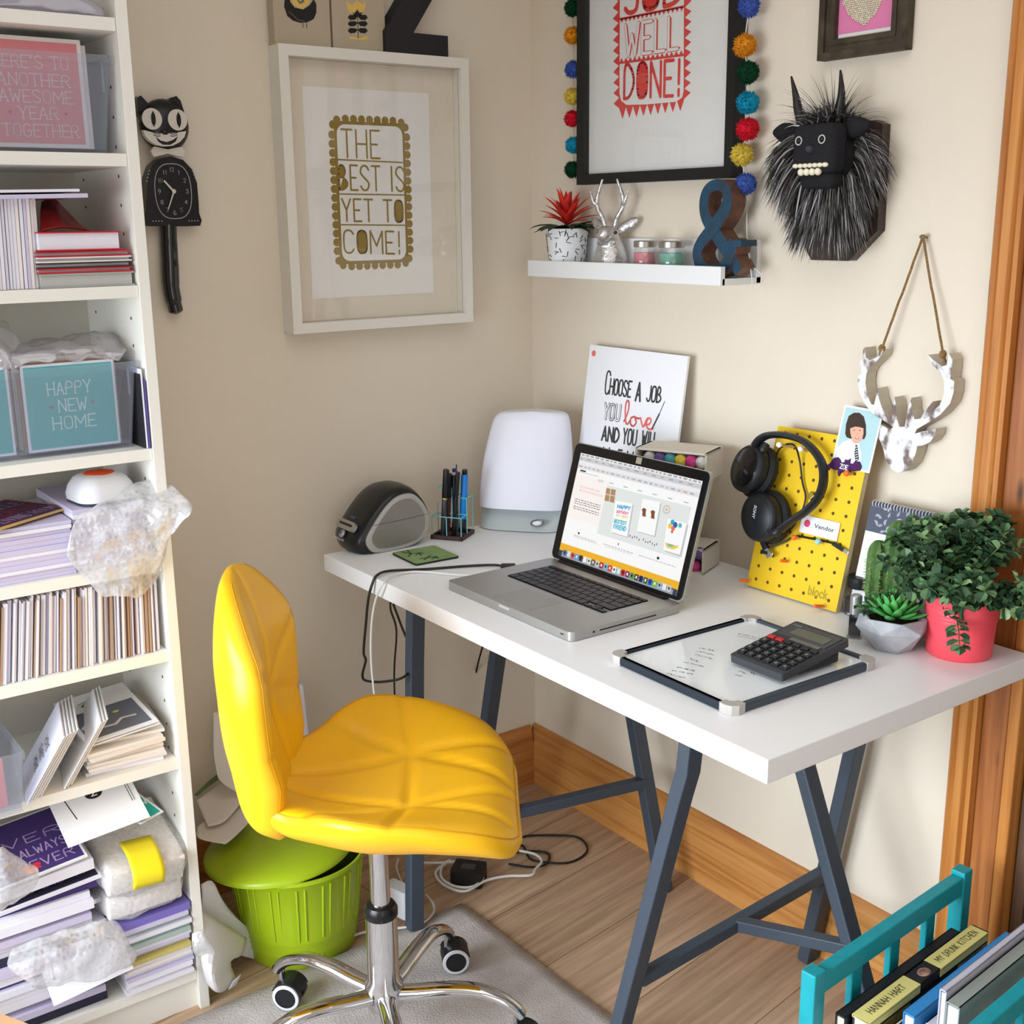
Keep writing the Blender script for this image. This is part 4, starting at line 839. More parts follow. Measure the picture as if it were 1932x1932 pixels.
for y, n, h in ((.015, 26, .008), (.05, 14, .006), (.125, 22, .007)):
    x = .01
    for k in range(n):
        w = rs.uniform(.015, .035); srect(x, y-h, x+w, y+h, rs.choice([(176, 176, 180), (190, 190, 194), (206, 176, 170), (170, 180, 200)]) if y > .1 else (168, 168, 172), 3); x += w+.9/n-.022
srect(.0, .2, .3, .62, (252, 244, 240), 1); 
def sw(x0, y0, x1, h, c, l=4, n=7):
    x = x0
    while x < x1: w = rs.uniform(.012, .03); srect(x, y0, min(x+w, x1), y0+h, c, l); x += w+.006
sw(.02, .175, .2, .006, (176, 176, 180)); sw(.06, .3, .24, .02, (246, 218, 214)); sw(.06, .335, .27, .02, (246, 218, 214))
for y in (.43, .45, .47, .5, .52): sw(.04, y, .27, .008, (150, 146, 146))
srect(.03, .155, .08, .17, (60, 60, 64), 4); srect(.2, .2, .25, .225, (222, 222, 222), 3)
for x in (.3, .42, .54, .66, .78, .9): srect(x, .205, x+.035, .214, (180, 180, 184), 3)
srect(.29, .235, .965, .69, (228, 233, 231), 2)
def squad(pts, c, l):
    b.face([(p[0], p[1], lay+.00008*l) for p in [s5(*q) for q in pts]], smi(c))
squad([(980, 903), (1037, 915), (1027, 995), (968, 980)], (178, 140, 108), 5); squad([(1003, 908), (1009, 909), (1001, 988), (995, 987)], (222, 206, 188), 6); squad([(975, 938), (1032, 950), (1031, 956), (974, 944)], (222, 206, 188), 6)
for dx in (8,): 
    squad([(1043, 988), (1146, 1008), (1113, 1208), (1016, 1178)], (196, 200, 200), 4); squad([(1208, 976), (1315, 998), (1278, 1203), (1173, 1173)], (196, 200, 200), 4); squad([(1362, 1098), (1478, 1128), (1435, 1325), (1335, 1290)], (196, 200, 200), 4)
squad([(1035, 980), (1138, 1000), (1105, 1200), (1008, 1170)], (252, 252, 252), 5); squad([(1200, 968), (1307, 990), (1270, 1195), (1165, 1165)], (252, 252, 252), 5); squad([(1352, 1090), (1468, 1120), (1425, 1310), (1325, 1280)], (252, 252, 252), 5)
def stext(s, x0, y0, x1, y1, top, c, wt=.0012):
    a, q = s5(x0, y0), s5(x1, y1); h = s5(x0, top)[1]-a[1]; text(b, s, a[0], a[1], q[0]-a[0], h, wt, lay+.00058, smi(c), slope=(q[1]-a[1])/(q[0]-a[0]))
stext('HAPPY', 1046, 1024, 1122, 1040, 1003, (70, 170, 214), .0022); stext('BIRTHDAY', 1042, 1054, 1112, 1066, 1038, (236, 120, 170), .0015); stext('MY VERY', 1040, 1076, 1108, 1090, 1062, (240, 214, 110), .0013); stext('BESTEST', 1026, 1112, 1100, 1130, 1092, (80, 184, 196), .0018); stext('FRIEND', 1022, 1148, 1096, 1166, 1122, (90, 190, 220), .0022)
for cx in (1209, 1262): squad([(cx-14, 1032+(cx-1209)*.25), (cx, 1024+(cx-1209)*.25), (cx+14, 1034+(cx-1209)*.25), (cx+10, 1052+(cx-1209)*.25), (cx+10, 1080+(cx-1209)*.25), (cx-12, 1074+(cx-1209)*.25), (cx-10, 1050+(cx-1209)*.25)], (132, 82, 54), 6)
sw_c = [(1382, 1112, 14, (60, 172, 196)), (1398, 1128, 16, (64, 96, 176)), (1366, 1135, 14, (242, 200, 80)), (1385, 1150, 13, (232, 120, 90)), (1428, 1132, 13, (100, 190, 180)), (1379, 1170, 8, (226, 90, 80))]
for x, y, r, c in sw_c: squad([(x+r*.9*cos(k*pi/5), y+r*1.2*sin(k*pi/5)) for k in range(10)], c, 7)
squad([(1338, 1235), (1408, 1255), (1420, 1245), (1412, 1268), (1385, 1278), (1350, 1268), (1340, 1252)], (244, 206, 90), 7); squad([(1350, 1240), (1395, 1252), (1380, 1262), (1356, 1256)], (110, 190, 190), 8)
c0 = s5(1345, 1035)
for r, c in ((18, (214, 206, 196)), (10, (240, 236, 230)), (5, (190, 180, 168))): squad([(1345+r*1.4*cos(k*pi/6), 1035+r*1.6*sin(k*pi/6)) for k in range(12)], c, 5+(18-r)//6)
for k in range(13):
    if k != 5: x, y = 1122+k*13.5, 1188+k*4.6+6*sin(k*1.9); squad([(x, y), (x+5, y+1), (x+3, y+14), (x-1, y+13)], (60, 60, 62), 6)
sw(.1, .765, .3, .008, (190, 190, 194)); sw(.1, .78, .32, .006, (204, 204, 208)); sw(.36, .76, .62, .008, (190, 190, 194)); sw(.38, .776, .6, .006, (204, 204, 208)); sw(.66, .76, .95, .008, (196, 196, 200))
srect(.13, .73, .145, .748, (60, 60, 60), 4); srect(.48, .715, .488, .735, (90, 90, 90), 4); srect(.8, .725, .818, .748, (50, 50, 50), 4)
srect(0, .875, 1, .945, (240, 180, 46), 3); srect(.0, .945, 1, 1, (52, 66, 86), 3); srect(.03, .955, .97, 1, (150, 158, 170), 4)
ic = [(90, 110, 160), (210, 214, 220), (220, 90, 70), (90, 160, 220), (60, 60, 64), (240, 240, 240), (230, 230, 226), (120, 90, 80), (200, 205, 212), (190, 40, 44), (120, 180, 220), (208, 60, 48), (244, 244, 244), (190, 220, 226), (190, 36, 30), (150, 30, 110), (70, 160, 60), (90, 60, 30), (30, 50, 110), (60, 90, 60), (20, 90, 190), (120, 190, 60), (160, 190, 210), (230, 232, 236), (200, 204, 210)]
for k, c in enumerate(ic): x = .04+.92*k/len(ic); srect(x, .93, x+.03, .985, c, 5); srect(x+.009, .945, x+.02, .968, (244, 244, 244) if k % 2 else (30, 30, 36), 6)
b.build('screen', [screenmat(c) for c in SCOL], LID)
b = MB(); font(b, 'MacBook Pro', Matrix.Translation((-.017, .0075, .0027)), .0028, w=.034); b.build('bezel_lettering', mat('grey_print', (120, 120, 122), .5), LID)
c = g(840+1178/3.22, 640+738/3.22); MB().box((c[0], c[1], .0031), (.014, .012, .0012)).build('camera_cover', mat('paper_tape', (150, 140, 122), .7), LID)
# ------------------------------------------------------------------ whiteboard with calculator
M = TR(1.06, -.406, ZD, radians(-1.2)); T = thing('whiteboard', 'small dark framed whiteboard with pen notes lying flat on the desk', 'whiteboard', M); HW, HH = .131, .153
b = MB(); NF = mat('slate_frame', (58, 68, 78), .45)
for s in (-1, 1): b.box((s*(HW-.0055), 0, .007), (.011, 2*HH-.04, .013)); b.box((0, s*(HH-.0055), .007), (2*HW-.04, .011, .013)); b.build('frame', NF, T, bevel=.003)
MB().box((0, 0, .006), (2*HW-.02, 2*HH-.02, .006)).build('writing_surface', mat('gloss_whiteboard', (244, 248, 250), .1, spec=.6), T)
cm = mat('corner_cap_grey', (184, 178, 172), .45)
for sx in (-1, 1):
    for sy in (-1, 1):
        b = MB(); R = .026; P = [(0, 0), (-R, 0), (-R, -.013), (-.018, -.016), (-.013, -.024), (-.013, -R), (0, -R)]
        P = [(-R, 0), (-.012, .0012), (-.004, -.003), (.0012, -.012), (0, -R), (-.0135, -R), (-.0145, -.019), (-.019, -.0145), (-R, -.0135)]
        b.prism([(sx*(HW+p[0]+.001), sy*(HH+p[1]+.001)) for p in P], .0003, .0148); b.build('corner_cap', cm, T, bevel=.0015)
f = pmg(M, .0095); b = MB(); rs = random.Random(4)
for x0, y0, x1, y1 in ((1320, 1222, 1350, 1228), (1316, 1228, 1350, 1236), (1312, 1234, 1346, 1244), (1300, 1242, 1325, 1250), (1290, 1248, 1330, 1258), (1276, 1258, 1315, 1266), (1266, 1264, 1310, 1272), (1258, 1270, 1296, 1280), (1392, 1266, 1412, 1272), (1388, 1272, 1402, 1276), (1418, 1268, 1424, 1274)):
    n = max(1, int((x1-x0)/13))
    for k in range(n):
        a, c = f(x0+(x1-x0)*k/n, y0+(y1-y0)*k/n), f(x0+(x1-x0)*(k+.8)/n, y0+(y1-y0)*(k+.8)/n); P = [(a[0]+(c[0]-a[0])*i/6+rs.uniform(-.0008, .0008), a[1]+(c[1]-a[1])*i/6+rs.uniform(-.0025, .0025)) for i in range(7)]; b.line(P, .0009, .0094, 0, False)
b.build('lettering', mat('marker_black', (40, 44, 50), .5), T); b = MB()
for k in range(9): a = f(1392+6.5*k, 1195+1.4*k); b.line([(a[0]+.004*i/4, a[1]+rs.uniform(-.003, .003)) for i in range(5)], .0009, .0094, 0, False)
b.line([f(1390, 1199), f(1450, 1211)], .0007, .0094); b.build('heading', mat('marker_grey', (120, 130, 146), .5), T)
X = Vector((.1, -.001, 0)).normalized(); Y = Vector((-.01, .147, .022)); Y = (Y-X*Y.dot(X)).normalized()
M = axes((1.116, -.436, ZD+.0165), X, Y, X.cross(Y)); T = thing('calculator', 'dark grey desktop calculator with raised display lying on the whiteboard', 'calculator', M); CG = mat('calculator_grey', (58, 60, 64), .5)
b = MB(M.inverted() @ axes((M.translation.x, M.translation.y, ZD+.0148), X, Vector((0, 0, 1)).cross(X), (0, 0, 1)))
MB().prism(rrect(.103, .148, .004, 4, 0, .072), -.002, .010).build('body', CG, T, bevel=.002)
b.prism(rrect(.094, .1, .01, 4, 0, .082), 0, .012); b.build('base_shell', mat('calculator_dark', (38, 39, 42), .5), T, bevel=.002)
MB().box((0, .118, .0105), (.092, .042, .002)).build('display_panel', mat('calculator_panel', (66, 68, 72), .35), T, bevel=.0008); MB().box((.004, .116, .0118), (.066, .02, .001)).build('display', mat('lcd_olive', (96, 98, 86), .2), T)
b = MB(); r_ = MB(); lg = MB(); SY = "MC MR M- M+ % 7 8 9 / C 4 5 6 x - 1 2 3 + = 0 . 00 + =".split()
for j in range(5):
    for i in range(6):
        x, y = -.0415+.0166*i, .079-.0158*j; tgt = r_ if (j == 0 and i < 2) else b
        if j == 0 and i >= 2 and False: continue
        tgt.box((x, y, .0116), (.0132, .0112 if j else .0078, .0036))
        if j: text(lg, random.Random(i*7+j).choice('7894561230'), x-.0018, y-.0025, .0036, .005, .0006, .01355)
b.build('keypad', mat('key_dark', (30, 31, 34), .4), T, bevel=.001); r_.build('red_keys', mat('key_red', (192, 42, 46), .45), T, bevel=.001); lg.build('key_legends', mat('legend_grey', (186, 188, 192), .5), T)
MB().box((.012, .0925, .0108), (.056, .008, .001)).build('solar_cell', mat('solar_brown', (104, 100, 96), .2), T)
b = MB(); font(b, 'Canon', Matrix.Translation((-.044, .13, .0119)), .0042, w=.016); b.build('maker_lettering', mat('legend_grey'), T)
# ------------------------------------------------------------------ pegboard, headphones and the cards on it
up = Vector((0, .07, .291)).normalized(); X = Vector((1, .02, 0)).normalized(); up = (up-X*up.dot(X)).normalized()
MP = axes((.877, -.096, ZD+.001), X, up, X.cross(up)); T = thing('pegboard', 'yellow perforated pegboard propped against the wall', 'pegboard', MP)
f = pmg(MP, .0125); a, c, d, e = f(1407, 1100), f(1576, 1150), f(1632, 897), f(1470, 803)
x0, x1, y1 = (a[0]+e[0])/2, (c[0]+d[0])/2, e[1]
b = MB(); PY = mat('pegboard_yellow', (234, 192, 28), .55); nx, ny, hr = 8, 13, .0026
W_, H_ = x1-x0, y1; px_, py_ = W_/7.4, .0247
b.prism([(x0, 0), (x1, 0), (x1, y1), (x0, y1)], 0, .012, 0, side=1); b.build('board', [PY, mat('birch_ply_edge', (206, 186, 140), .7)], T, bevel=.0004)
b = MB()
for j in range(12):
    for i in range(7):
        b.disc((x0+px_*(i+.7-(.0 if j % 2 else .0)), .016+py_*j), hr*1.2, .0122, 12)
b.build('hole_pattern', mat('peg_hole_brown', (92, 70, 24), .9), T)
b = MB(); font(b, 'block', Matrix.Translation(f(1523, 1121)+(.0124,)) @ Matrix.Rotation(radians(0), 4, 'Z'), .0165, w=.043, bold=.022); b.build('lettering', mat('olive_print', (170, 150, 30), .6), T)
def peg(px, py, c, name, d=.022, r=.0042, ball=True, lb=None):
    g = pmg(MP, .0125+d); q = g(px, py); t = thing('peg', lb, 'peg', MP @ Matrix.Translation((q[0], q[1], .0124)), 'pegs pushed into the yellow board')
    MB().lathe([(.0006, -.003), (.0026, -.003), (.0026, d), (.0006, d)], 12).build('dowel', mat('peg_wood', (214, 182, 128), .6), t, smooth=True)
    b = MB()
    if ball: b.ell((0, 0, d), r+.0012, 14, 10)
    else: b.lathe([(.0006, d*.25), (.0029, d*.25), (.0029, d), (.0022, d+.001), (.0006, d+.001)], 12)
    b.build('painted_tip', mat('peg_'+c, dict(white=(240, 240, 240), orange=(242, 112, 34), blue=(150, 206, 216))[c], .45), t, smooth=True)
peg(1470, 839, 'white', 'a', .04, lb='white round peg, one of two inside the headband top, nearer the ear cup'); peg(1511, 847, 'white', 'a', .03, lb='white round peg inside the headband, beside the pegboard hole nearer the photo')
peg(1551, 883, 'white', 'a', .012, lb='white peg touching the headband beside the purple bat tag'); peg(1597, 893, 'orange', 'a', .014, lb='orange peg holding up the bat tag under the school photo')
peg(1498, 1014, 'orange', 'a', .014, lb='orange peg under the corner of the white name card'); peg(1543, 1022, 'blue', 'a', .014, lb='pale blue peg under the middle of the white name card')
peg(1473, 1058, 'orange', 'a', .022, ball=False, lb='orange painted peg alone in the lower part of the board'); peg(1396, 1095, 'orange', 'a', .03, ball=False, lb='orange painted peg at the bottom corner near the ball letter'); peg(1537, 1143, 'orange', 'a', .028, ball=False, lb='orange painted peg at the bottom edge below the word block')
# school photo (a flat print)
g0 = pmg(MP, .0135); X0, X1 = Vector(g0(1568, 877)+(0,)), Vector(g0(1640, 893)+(0,)); U0 = Vector(g0(1585, 762)+(0,))
xa = (X1-X0).normalized(); ya = Vector((-xa.y, xa.x, 0)); MH = MP @ axes(X0+Vector((0, 0, .0128)), xa, ya, (0, 0, 1)); w, h = (X1-X0).length, (U0-X0).dot(ya)
T = thing('school_photo', 'white bordered school photo of a child in shirt and tie, propped on pegboard', 'photograph', MH); MB().box((w/2, h/2, .0003), (w, h, .0005)).build('photo_paper', WHITE, T)
q3 = pmg(MH, .0007); k3 = lambda x, y: q3(1500+x/3.863, 430+y/3.863); b = MB()
def pol(pts, z, mi): b.face([k3(*p)+(z,) for p in pts], mi)
bw = .0035; b.face([(bw, bw, .0007), (w-bw, bw, .0007), (w-bw, h-bw, .0007), (bw, h-bw, .0007)], 0)
pol([(295, 1660), (305, 1600), (350, 1560), (400, 1540), (440, 1560), (470, 1600), (485, 1640), (480, 1745), (300, 1700)], .0008, 1)
pol([(366, 1500), (372, 1430), (392, 1370), (430, 1347), (470, 1348), (502, 1375), (518, 1440), (518, 1510), (505, 1540), (400, 1535), (375, 1525)], .0009, 2)
pol([(418, 1500), (440, 1500), (450, 1565), (432, 1575), (415, 1550)], .001, 3)
pol([(405, 1500), (402, 1460), (412, 1440), (500, 1450), (500, 1500), (490, 1540), (462, 1568), (440, 1568), (418, 1545)], .0011, 3)
pol([(402, 1462), (400, 1430), (420, 1400), (480, 1400), (505, 1430), (504, 1462), (470, 1452), (440, 1448)], .0012, 2)
for x, y, rx, ry in ((432, 1474, 7, 3), (474, 1476, 7, 3)): pol([(x+rx*cos(k*pi/4), y+ry*sin(k*pi/4)) for k in range(8)], .0013, 4)
pol([(434, 1526), (452, 1530), (472, 1528), (464, 1540), (446, 1540)], .0013, 5); pol([(440, 1530), (466, 1532), (456, 1537)], .0014, 1); pol([(450, 1500), (457, 1502), (452, 1510)], .0013, 6)
pol([(443, 1580), (456, 1578), (466, 1690), (440, 1705), (434, 1640)], .0011, 7)
for k in range(6): y = 1592+18*k; pol([(440, y+8), (458, y), (460, y+5), (440, y+13)], .0012, 1)
for s in (((400, 1545), (440, 1575), (425, 1600)), ((470, 1565), (445, 1578), (472, 1600))): pol(list(s), .0012, 8)
b.build('photo_print', [mat(n, c, .5) for n, c in (('photo_sky', (176, 210, 216)), ('photo_shirt', (228, 230, 240)), ('photo_hair', (58, 42, 34)), ('photo_skin', (226, 172, 146)), ('photo_eye', (50, 36, 32)), ('photo_lip', (176, 96, 88)), ('photo_nose', (204, 146, 122)), ('photo_tie', (36, 58, 52)), ('photo_collar', (240, 240, 246)))], T)
# bat tag
z = .0138; g = pmg(MP, z); k3 = lambda x, y: g(1500+x/3.863, 430+y/3.863)
c = k3(365, 1735); MT = MP @ Matrix.Translation((c[0], c[1], z)); T = thing('bat_tag', 'purple bat-shaped felt name tag below the school photo', 'tag', MT)
bat = [(232, 1735), (262, 1712), (285, 1678), (318, 1672), (332, 1690), (340, 1712), (365, 1708), (368, 1688), (378, 1692), (395, 1692), (408, 1682), (402, 1715), (425, 1722), (442, 1700), (475, 1705), (488, 1740), (478, 1768), (455, 1772), (430, 1775), (410, 1765), (395, 1790), (372, 1792), (340, 1775), (322, 1812), (314, 1790), (318, 1765), (296, 1765), (262, 1752)]
MB().prism([(lambda q: (q[0]-c[0], q[1]-c[1]))(k3(*p)) for p in bat], 0, .002).build('bat_shape', mat('purple_felt', (70, 26, 84), .8), T)
b = MB(); a0, a1 = k3(332, 1752), k3(388, 1758); text(b, 'ZOE', a0[0]-c[0], a0[1]-c[1], a1[0]-a0[0], .0075, .0017, .0024, slope=-.05); b.build('lettering', mat('print_white'), T)
# vendor card
z = .014; g = pmg(MP, z); P = [Vector(g(*p)+(0,)) for p in ((1508, 1003), (1579, 1021), (1588, 985), (1522, 972))]; xa = (P[1]-P[0]).normalized(); MV = MP @ axes(P[0]+Vector((0, 0, z)), xa, (-xa.y, xa.x, 0), (0, 0, 1)); w, h = (P[1]-P[0]).length, .042
h = (P[3]-P[0]).dot(Vector((-xa.y, xa.x, 0)))
T = thing('name_card', 'small white card reading Vendor beside a pink dot, on the pegboard', 'card', MV); MB().box((w/2, h/2, .0004), (w, h, .0006)).build('card', WHITE, T); b = MB()
b.disc((w*.17, h*.56), h*.21, .0009, 20, 1); font(b, 'Vendor', Matrix.Translation((w*.36, h*.42, .0009)), h*.24, 0, w=w*.53, bold=.02); b.build('card_print', [mat('grey_print2', (84, 82, 88), .6), mat('pink_dot', (222, 66, 112), .6)], T)
# headphones
HB = mat('headphone_black', (26, 28, 32), .45); HG = mat('headphone_gloss', (14, 14, 16), .18); HP = mat('ear_pad', (20, 20, 22), .7, bump=.3, bs=200)
T = thing('headphones', 'black over-ear headphones hooked over pegs on the yellow board', 'headphones', MP); v = lambda px, py, d: Vector(pmg(MP, d)(px, py)+(d,))
arc = [(1424, 842, .055), (1434, 829, .052), (1452, 821, .048), (1485, 822, .045), (1520, 835, .042), (1548, 868, .04), (1554, 905, .04), (1543, 940, .044), (1520, 965, .05), (1490, 985, .055), (1472, 1000, .06)]
P = cr([v(*p) for p in arc], 6); b = MB(); vs = []
for i, p in enumerate(P):
    d = (P[min(i+1, len(P)-1)]-P[max(i-1, 0)]).normalized(); n = Vector((0, 0, 1)); n = (n-d*n.dot(d)).normalized(); s = d.cross(n); t = i/len(P); wd = .0115
    for k in range(10): a = 2*pi*k/10; vs.append(p+s*cos(a)*.0062+n*sin(a)*wd)
L_ = len(P); b._a(vs, [(i*10+k, i*10+(k+1) % 10, (i+1)*10+(k+1) % 10, (i+1)*10+k) for i in range(L_-1) for k in range(10)]+[tuple(range(9, -1, -1)), tuple(range(L_*10-10, L_*10))]); b.build('headband', HB, T, smooth=True)
p, q = v(1538, 938, .055), v(1530, 948, .055); MB().box(v(1537, 936, .0445), (.011, .012, .025), Matrix.Rotation(radians(-40), 3, 'Z')).build('band_hinge', mat('champagne_metal', (180, 160, 80), .3, metal=.8), T, bevel=.001)
def cup(cx, cy, d, axis, label):
    c = v(cx, cy, d); Z = Vector(axis).normalized(); X_ = Z.cross(Vector((0, 1, 0))).normalized(); Mx = axes(c, X_, Z.cross(X_), Z) @ Matrix.Diagonal((1.1, 1.1, 1.1, 1))
    b = MB(Mx); b.lathe([(.001, -.012), (.039, -.012), (.0405, -.008), (.0405, .0), (.039, .006), (.036, .009), (.035, .0095), (.034, .0085), (.001, .0085)], 40); e = b.build('ear_cup', HB, T, smooth=True, ang=50)
    b = MB(Mx); b.lathe([(.001, .0086), (.032, .0086), (.0335, .0084), (.032, .0098), (.001, .011)], 40); b.build('cup_face', HG if label == 1 else HB, e, smooth=True)
    b = MB(Mx); b.lathe([(.02, -.012), (.04, -.012), (.045, -.018), (.044, -.027), (.036, -.031), (.022, -.028), (.02, -.012)], 40, cap=False); b.build('ear_pad', HP, e, smooth=True)
    return Mx, e
M1, e1 = cup(1412, 884, .055, (-.25, .12, .96), 1); M2, e2 = cup(1434, 976, .052, (-.12, -.12, .98), 2)
b = MB(M2); font(b, 'SONY', Matrix.Translation((.004, -.02, .0112)) @ Matrix.Rotation(radians(82), 4, 'Z'), .0062, w=.022, bold=.02); b.build('lettering', mat('print_white'), e2)
b = MB(M1); font(b, 'SONY', Matrix.Translation((-.018, .008, .0112)) @ Matrix.Rotation(radians(-25), 4, 'Z'), .0045, w=.015); b.build('lettering', mat('grey_print'), e1)
for pts in ([(1446, 838, .05), (1440, 848, .054), (1436, 862, .05)], [(1468, 1000, .058), (1462, 1006, .06), (1450, 996, .055)]): MB().tube(cr([v(*p) for p in pts], 4), .0075, 10).build('yoke', HB, T, smooth=True)
T = thing('usb_cable', 'black cable with metal plugs looped over the pegs on the yellow board', 'cable', MP)
MB().tube(cr([v(*p) for p in ((1463, 866, .02), (1470, 848, .03), (1485, 838, .033), (1500, 842, .036), (1509, 870, .022), (1514, 910, .018), (1520, 940, .018), (1508, 975, .02), (1490, 1000, .022), (1460, 1020, .025), (1448, 1030, .028))], 6), .0017, 8).build('cord', HB, T, smooth=True)
MB().tube(cr([v(*p) for p in ((1450, 1034, .026), (1480, 1022, .02), (1500, 1012, .0145), (1530, 1016, .016), (1560, 1022, .016), (1574, 1026, .018))], 6), .0019, 8).build('cord', HB, T, smooth=True)
def plug(p, q, s): 
    a, e = v(*p), v(*q); MB().bar(a, e, .008*s, .0065*s, (0, 0, 1)).build('plug_body', HB, T, bevel=.001); d = (e-a).normalized(); MB().bar(e, e+d*.012*s, .0085*s*.8, .003*s, (0, 0, 1)).build('plug_tip', mat('plug_metal', (190, 188, 186), .3, metal=.8), T, bevel=.0004)
plug((1572, 1025, .018), (1592, 1038, .019), .9); plug((1440, 1020, .03), (1446, 1036, .03), 1.4); plug((1436, 1040, .03), (1450, 1044, .03), .8)
# ------------------------------------------------------------------ calendar, pots and bottles
upc = Vector((0, .05, .2)).normalized(); MC = axes((1.075, -.088, ZD), (1, 0, 0), upc, Vector((1, 0, 0)).cross(upc)); T = thing('desk_calendar', 'spiral calendar with dark leaf cover standing behind the plants', 'calendar', MC); f = pmg(MC, .0025)
a = f(1648, 944); xl, yt = a[0]-.003, a[1]; ww = .15
MB().box((xl+ww/2, yt/2, .001), (ww, yt, .003)).build('backing_card', WHITE, T)
ym = f(1640, 1002)[1]; MB().box((xl+ww/2, (yt+ym)/2, .0029), (ww, yt-ym, .0008)).build('leaf_print', mat('slate_print', (78, 84, 100), .6), T)
b = MB(); rs = random.Random(9)
for k in range(46):
    x, y, an = xl+rs.uniform(.006, ww-.006), ym+rs.uniform(.004, yt-ym-.008), rs.uniform(0, pi); b.face([(x+cos(an)*u-sin(an)*w_, y+sin(an)*u+cos(an)*w_, .0035+k*1e-6) for u, w_ in ((-.0055, 0), (-.001, .0026), (.0055, 0), (-.001, -.0026))])
b.build('leaf_motifs', mat('pale_grey_print', (160, 164, 176), .6), T)
b = MB()
for y in (ym-.03, ym-.05, ym-.07):
    for k in range(7): b.line([(xl+.01+.02*k, y), (xl+.022+.02*k, y)], .0006, .0027)
b.build('date_lines', mat('pale_lines', (176, 180, 196), .7), T); b = MB()
for k in range(24): x = xl+.006+k*(ww-.01)/23; b.tube([Vector((x, yt-.004+.0055*cos(t*pi/6), .002+.0055*sin(t*pi/6))) for t in range(13)], .0007, 5)
b.build('spiral', mat('wire_white', (226, 222, 220), .4), T)
# tall cactus
p = at(1690, 1160, 'z', ZD); cx, cy = 1.085, -.098; T = thing('cactus', 'tall ribbed green cactus in a dark pot between calendar and leafy plant', 'cactus', (cx, cy, ZD))
MB().lathe([(.001, 0), (.026, 0), (.032, .05), (.029, .05), (.026, .042), (.001, .042)], 28).build('pot', mat('dark_pot', (38, 40, 42), .5), T, smooth=True)
CA = mat('cactus_green', (92, 128, 62), .7, c2=(58, 92, 44), vs=60, bump=.4, bs=120)
def column(x, y, r, h):
    b = MB(); n = 40; prof = [(r*.8, .04), (r, .06), (r*1.02, h*.5), (r, h*.8), (r*.85, h*.92), (r*.5, h*.985), (.001, h)]; P = cr([(a, z, 0) for a, z in prof], 5); vs = []
    for q in P:
        for k in range(n): a = 2*pi*k/n; rr = q.x*(1+.14*cos(8*a)); vs.append((x+rr*cos(a), y+rr*sin(a), q.y))
    b._a(vs, [(i*n+k, i*n+(k+1) % n, (i+1)*n+(k+1) % n, (i+1)*n+k) for i in range(len(P)-1) for k in range(n)]); o = b.build('stem', CA, T, smooth=True)
    b = MB()
    for k in range(8):
        for i in range(14):
            z = .06+(h-.075)*i/13; rr = r*1.15*(1 if z < h*.8 else .8); a = 2*pi*k/8; c = Vector((x+rr*cos(a), y+rr*sin(a), z))
            for s in range(5):
                d = Vector((cos(a), sin(a), 0))+Vector((random.gauss(0, .6), random.gauss(0, .6), random.gauss(0, .6))); b.tube([c, c+d.normalized()*.0055], [.0005, .0001], 3)
    b.build('spines', mat('pale_spine', (170, 186, 128), .7), o)
column(-.012, -.006, .0165, .148); column(.014, .006, .0175, .185)
# ink bottle and nail varnish
p = at(1608, 1158, 'z', ZD); T = thing('ink_bottle', 'squat glass ink bottle with black cap, against the pegboard edge', 'bottle', (p.x+.004, p.y+.012, ZD)); CG2 = clear('bottle_glass', milky=.03, gloss=.07)
MB().lathe([(.001, .004), (.024, .004), (.024, .026), (.001, .026)], 28).build('ink', mat('black_ink_fill', (16, 16, 22), .2), T, smooth=True); MB().lathe([(.001, 0), (.0265, 0), (.028, .003), (.028, .034), (.025, .04), (.018, .043), (.018, .049)], 30, cap=False).build('glass', CG2, T, smooth=True)
MB().lathe([(.001, .047), (.021, .047), (.022, .049), (.022, .065), (.02, .067), (.001, .067)], 30).build('cap', mat('dark_cap', (22, 22, 24), .4), T, smooth=True)
p = at(1607, 1203, 'z', ZD); T = thing('nail_varnish', 'little black nail varnish bottle with silver cap beside the concrete bowl', 'bottle', TR(p.x, p.y+.006, ZD, radians(35)))
MB().prism(rrect(.019, .019, .003), .005, .035).build('varnish', mat('black_varnish', (14, 14, 15), .08), T, bevel=.002); MB().prism(rrect(.024, .024, .004), 0, .039).build('glass', CG2, T, bevel=.002)
MB().lathe([(.001, .04), (.0095, .04), (.009, .07), (.007, .072), (.001, .072)], 24).build('cap', mat('silver_cap', (176, 176, 174), .35, metal=.75), T, smooth=True)
# succulent in a faceted concrete bowl
p = at(1682, 1222, 'z', ZD); T = thing('succulent_pot', 'faceted grey concrete bowl holding a bright green succulent', 'potted plant', TR(p.x, p.y, ZD, radians(20)))
CON = mat('concrete', (190, 192, 198), .85, c2=(158, 160, 166), vs=30, bump=.25, bs=120); b = MB(); n = 6
def hexr(r, z, rot): return [(r*cos(2*pi*(k+rot)/n), r*sin(2*pi*(k+rot)/n), z) for k in range(n)]
vs = hexr(.03, 0, 0)+hexr(.059, .038, .5)+hexr(.052, .056, 0)+hexr(.047, .055, 0)+hexr(.044, .044, 0); fs = [tuple(range(n-1, -1, -1))]
for k in range(n): fs += [(k, (k+1) % n, n+k), (n+k, (k+1) % n, n+(k+1) % n), (n+k, 2*n+(k+1) % n, 2*n+k), (n+k, n+(k+1) % n, 2*n+(k+1) % n), (2*n+k, 2*n+(k+1) % n, 3*n+(k+1) % n, 3*n+k), (3*n+k, 3*n+(k+1) % n, 4*n+(k+1) % n, 4*n+k)]
fs.append(tuple(range(4*n, 5*n))); b._a(vs, fs); b.build('bowl', CON, T, bevel=.0015)
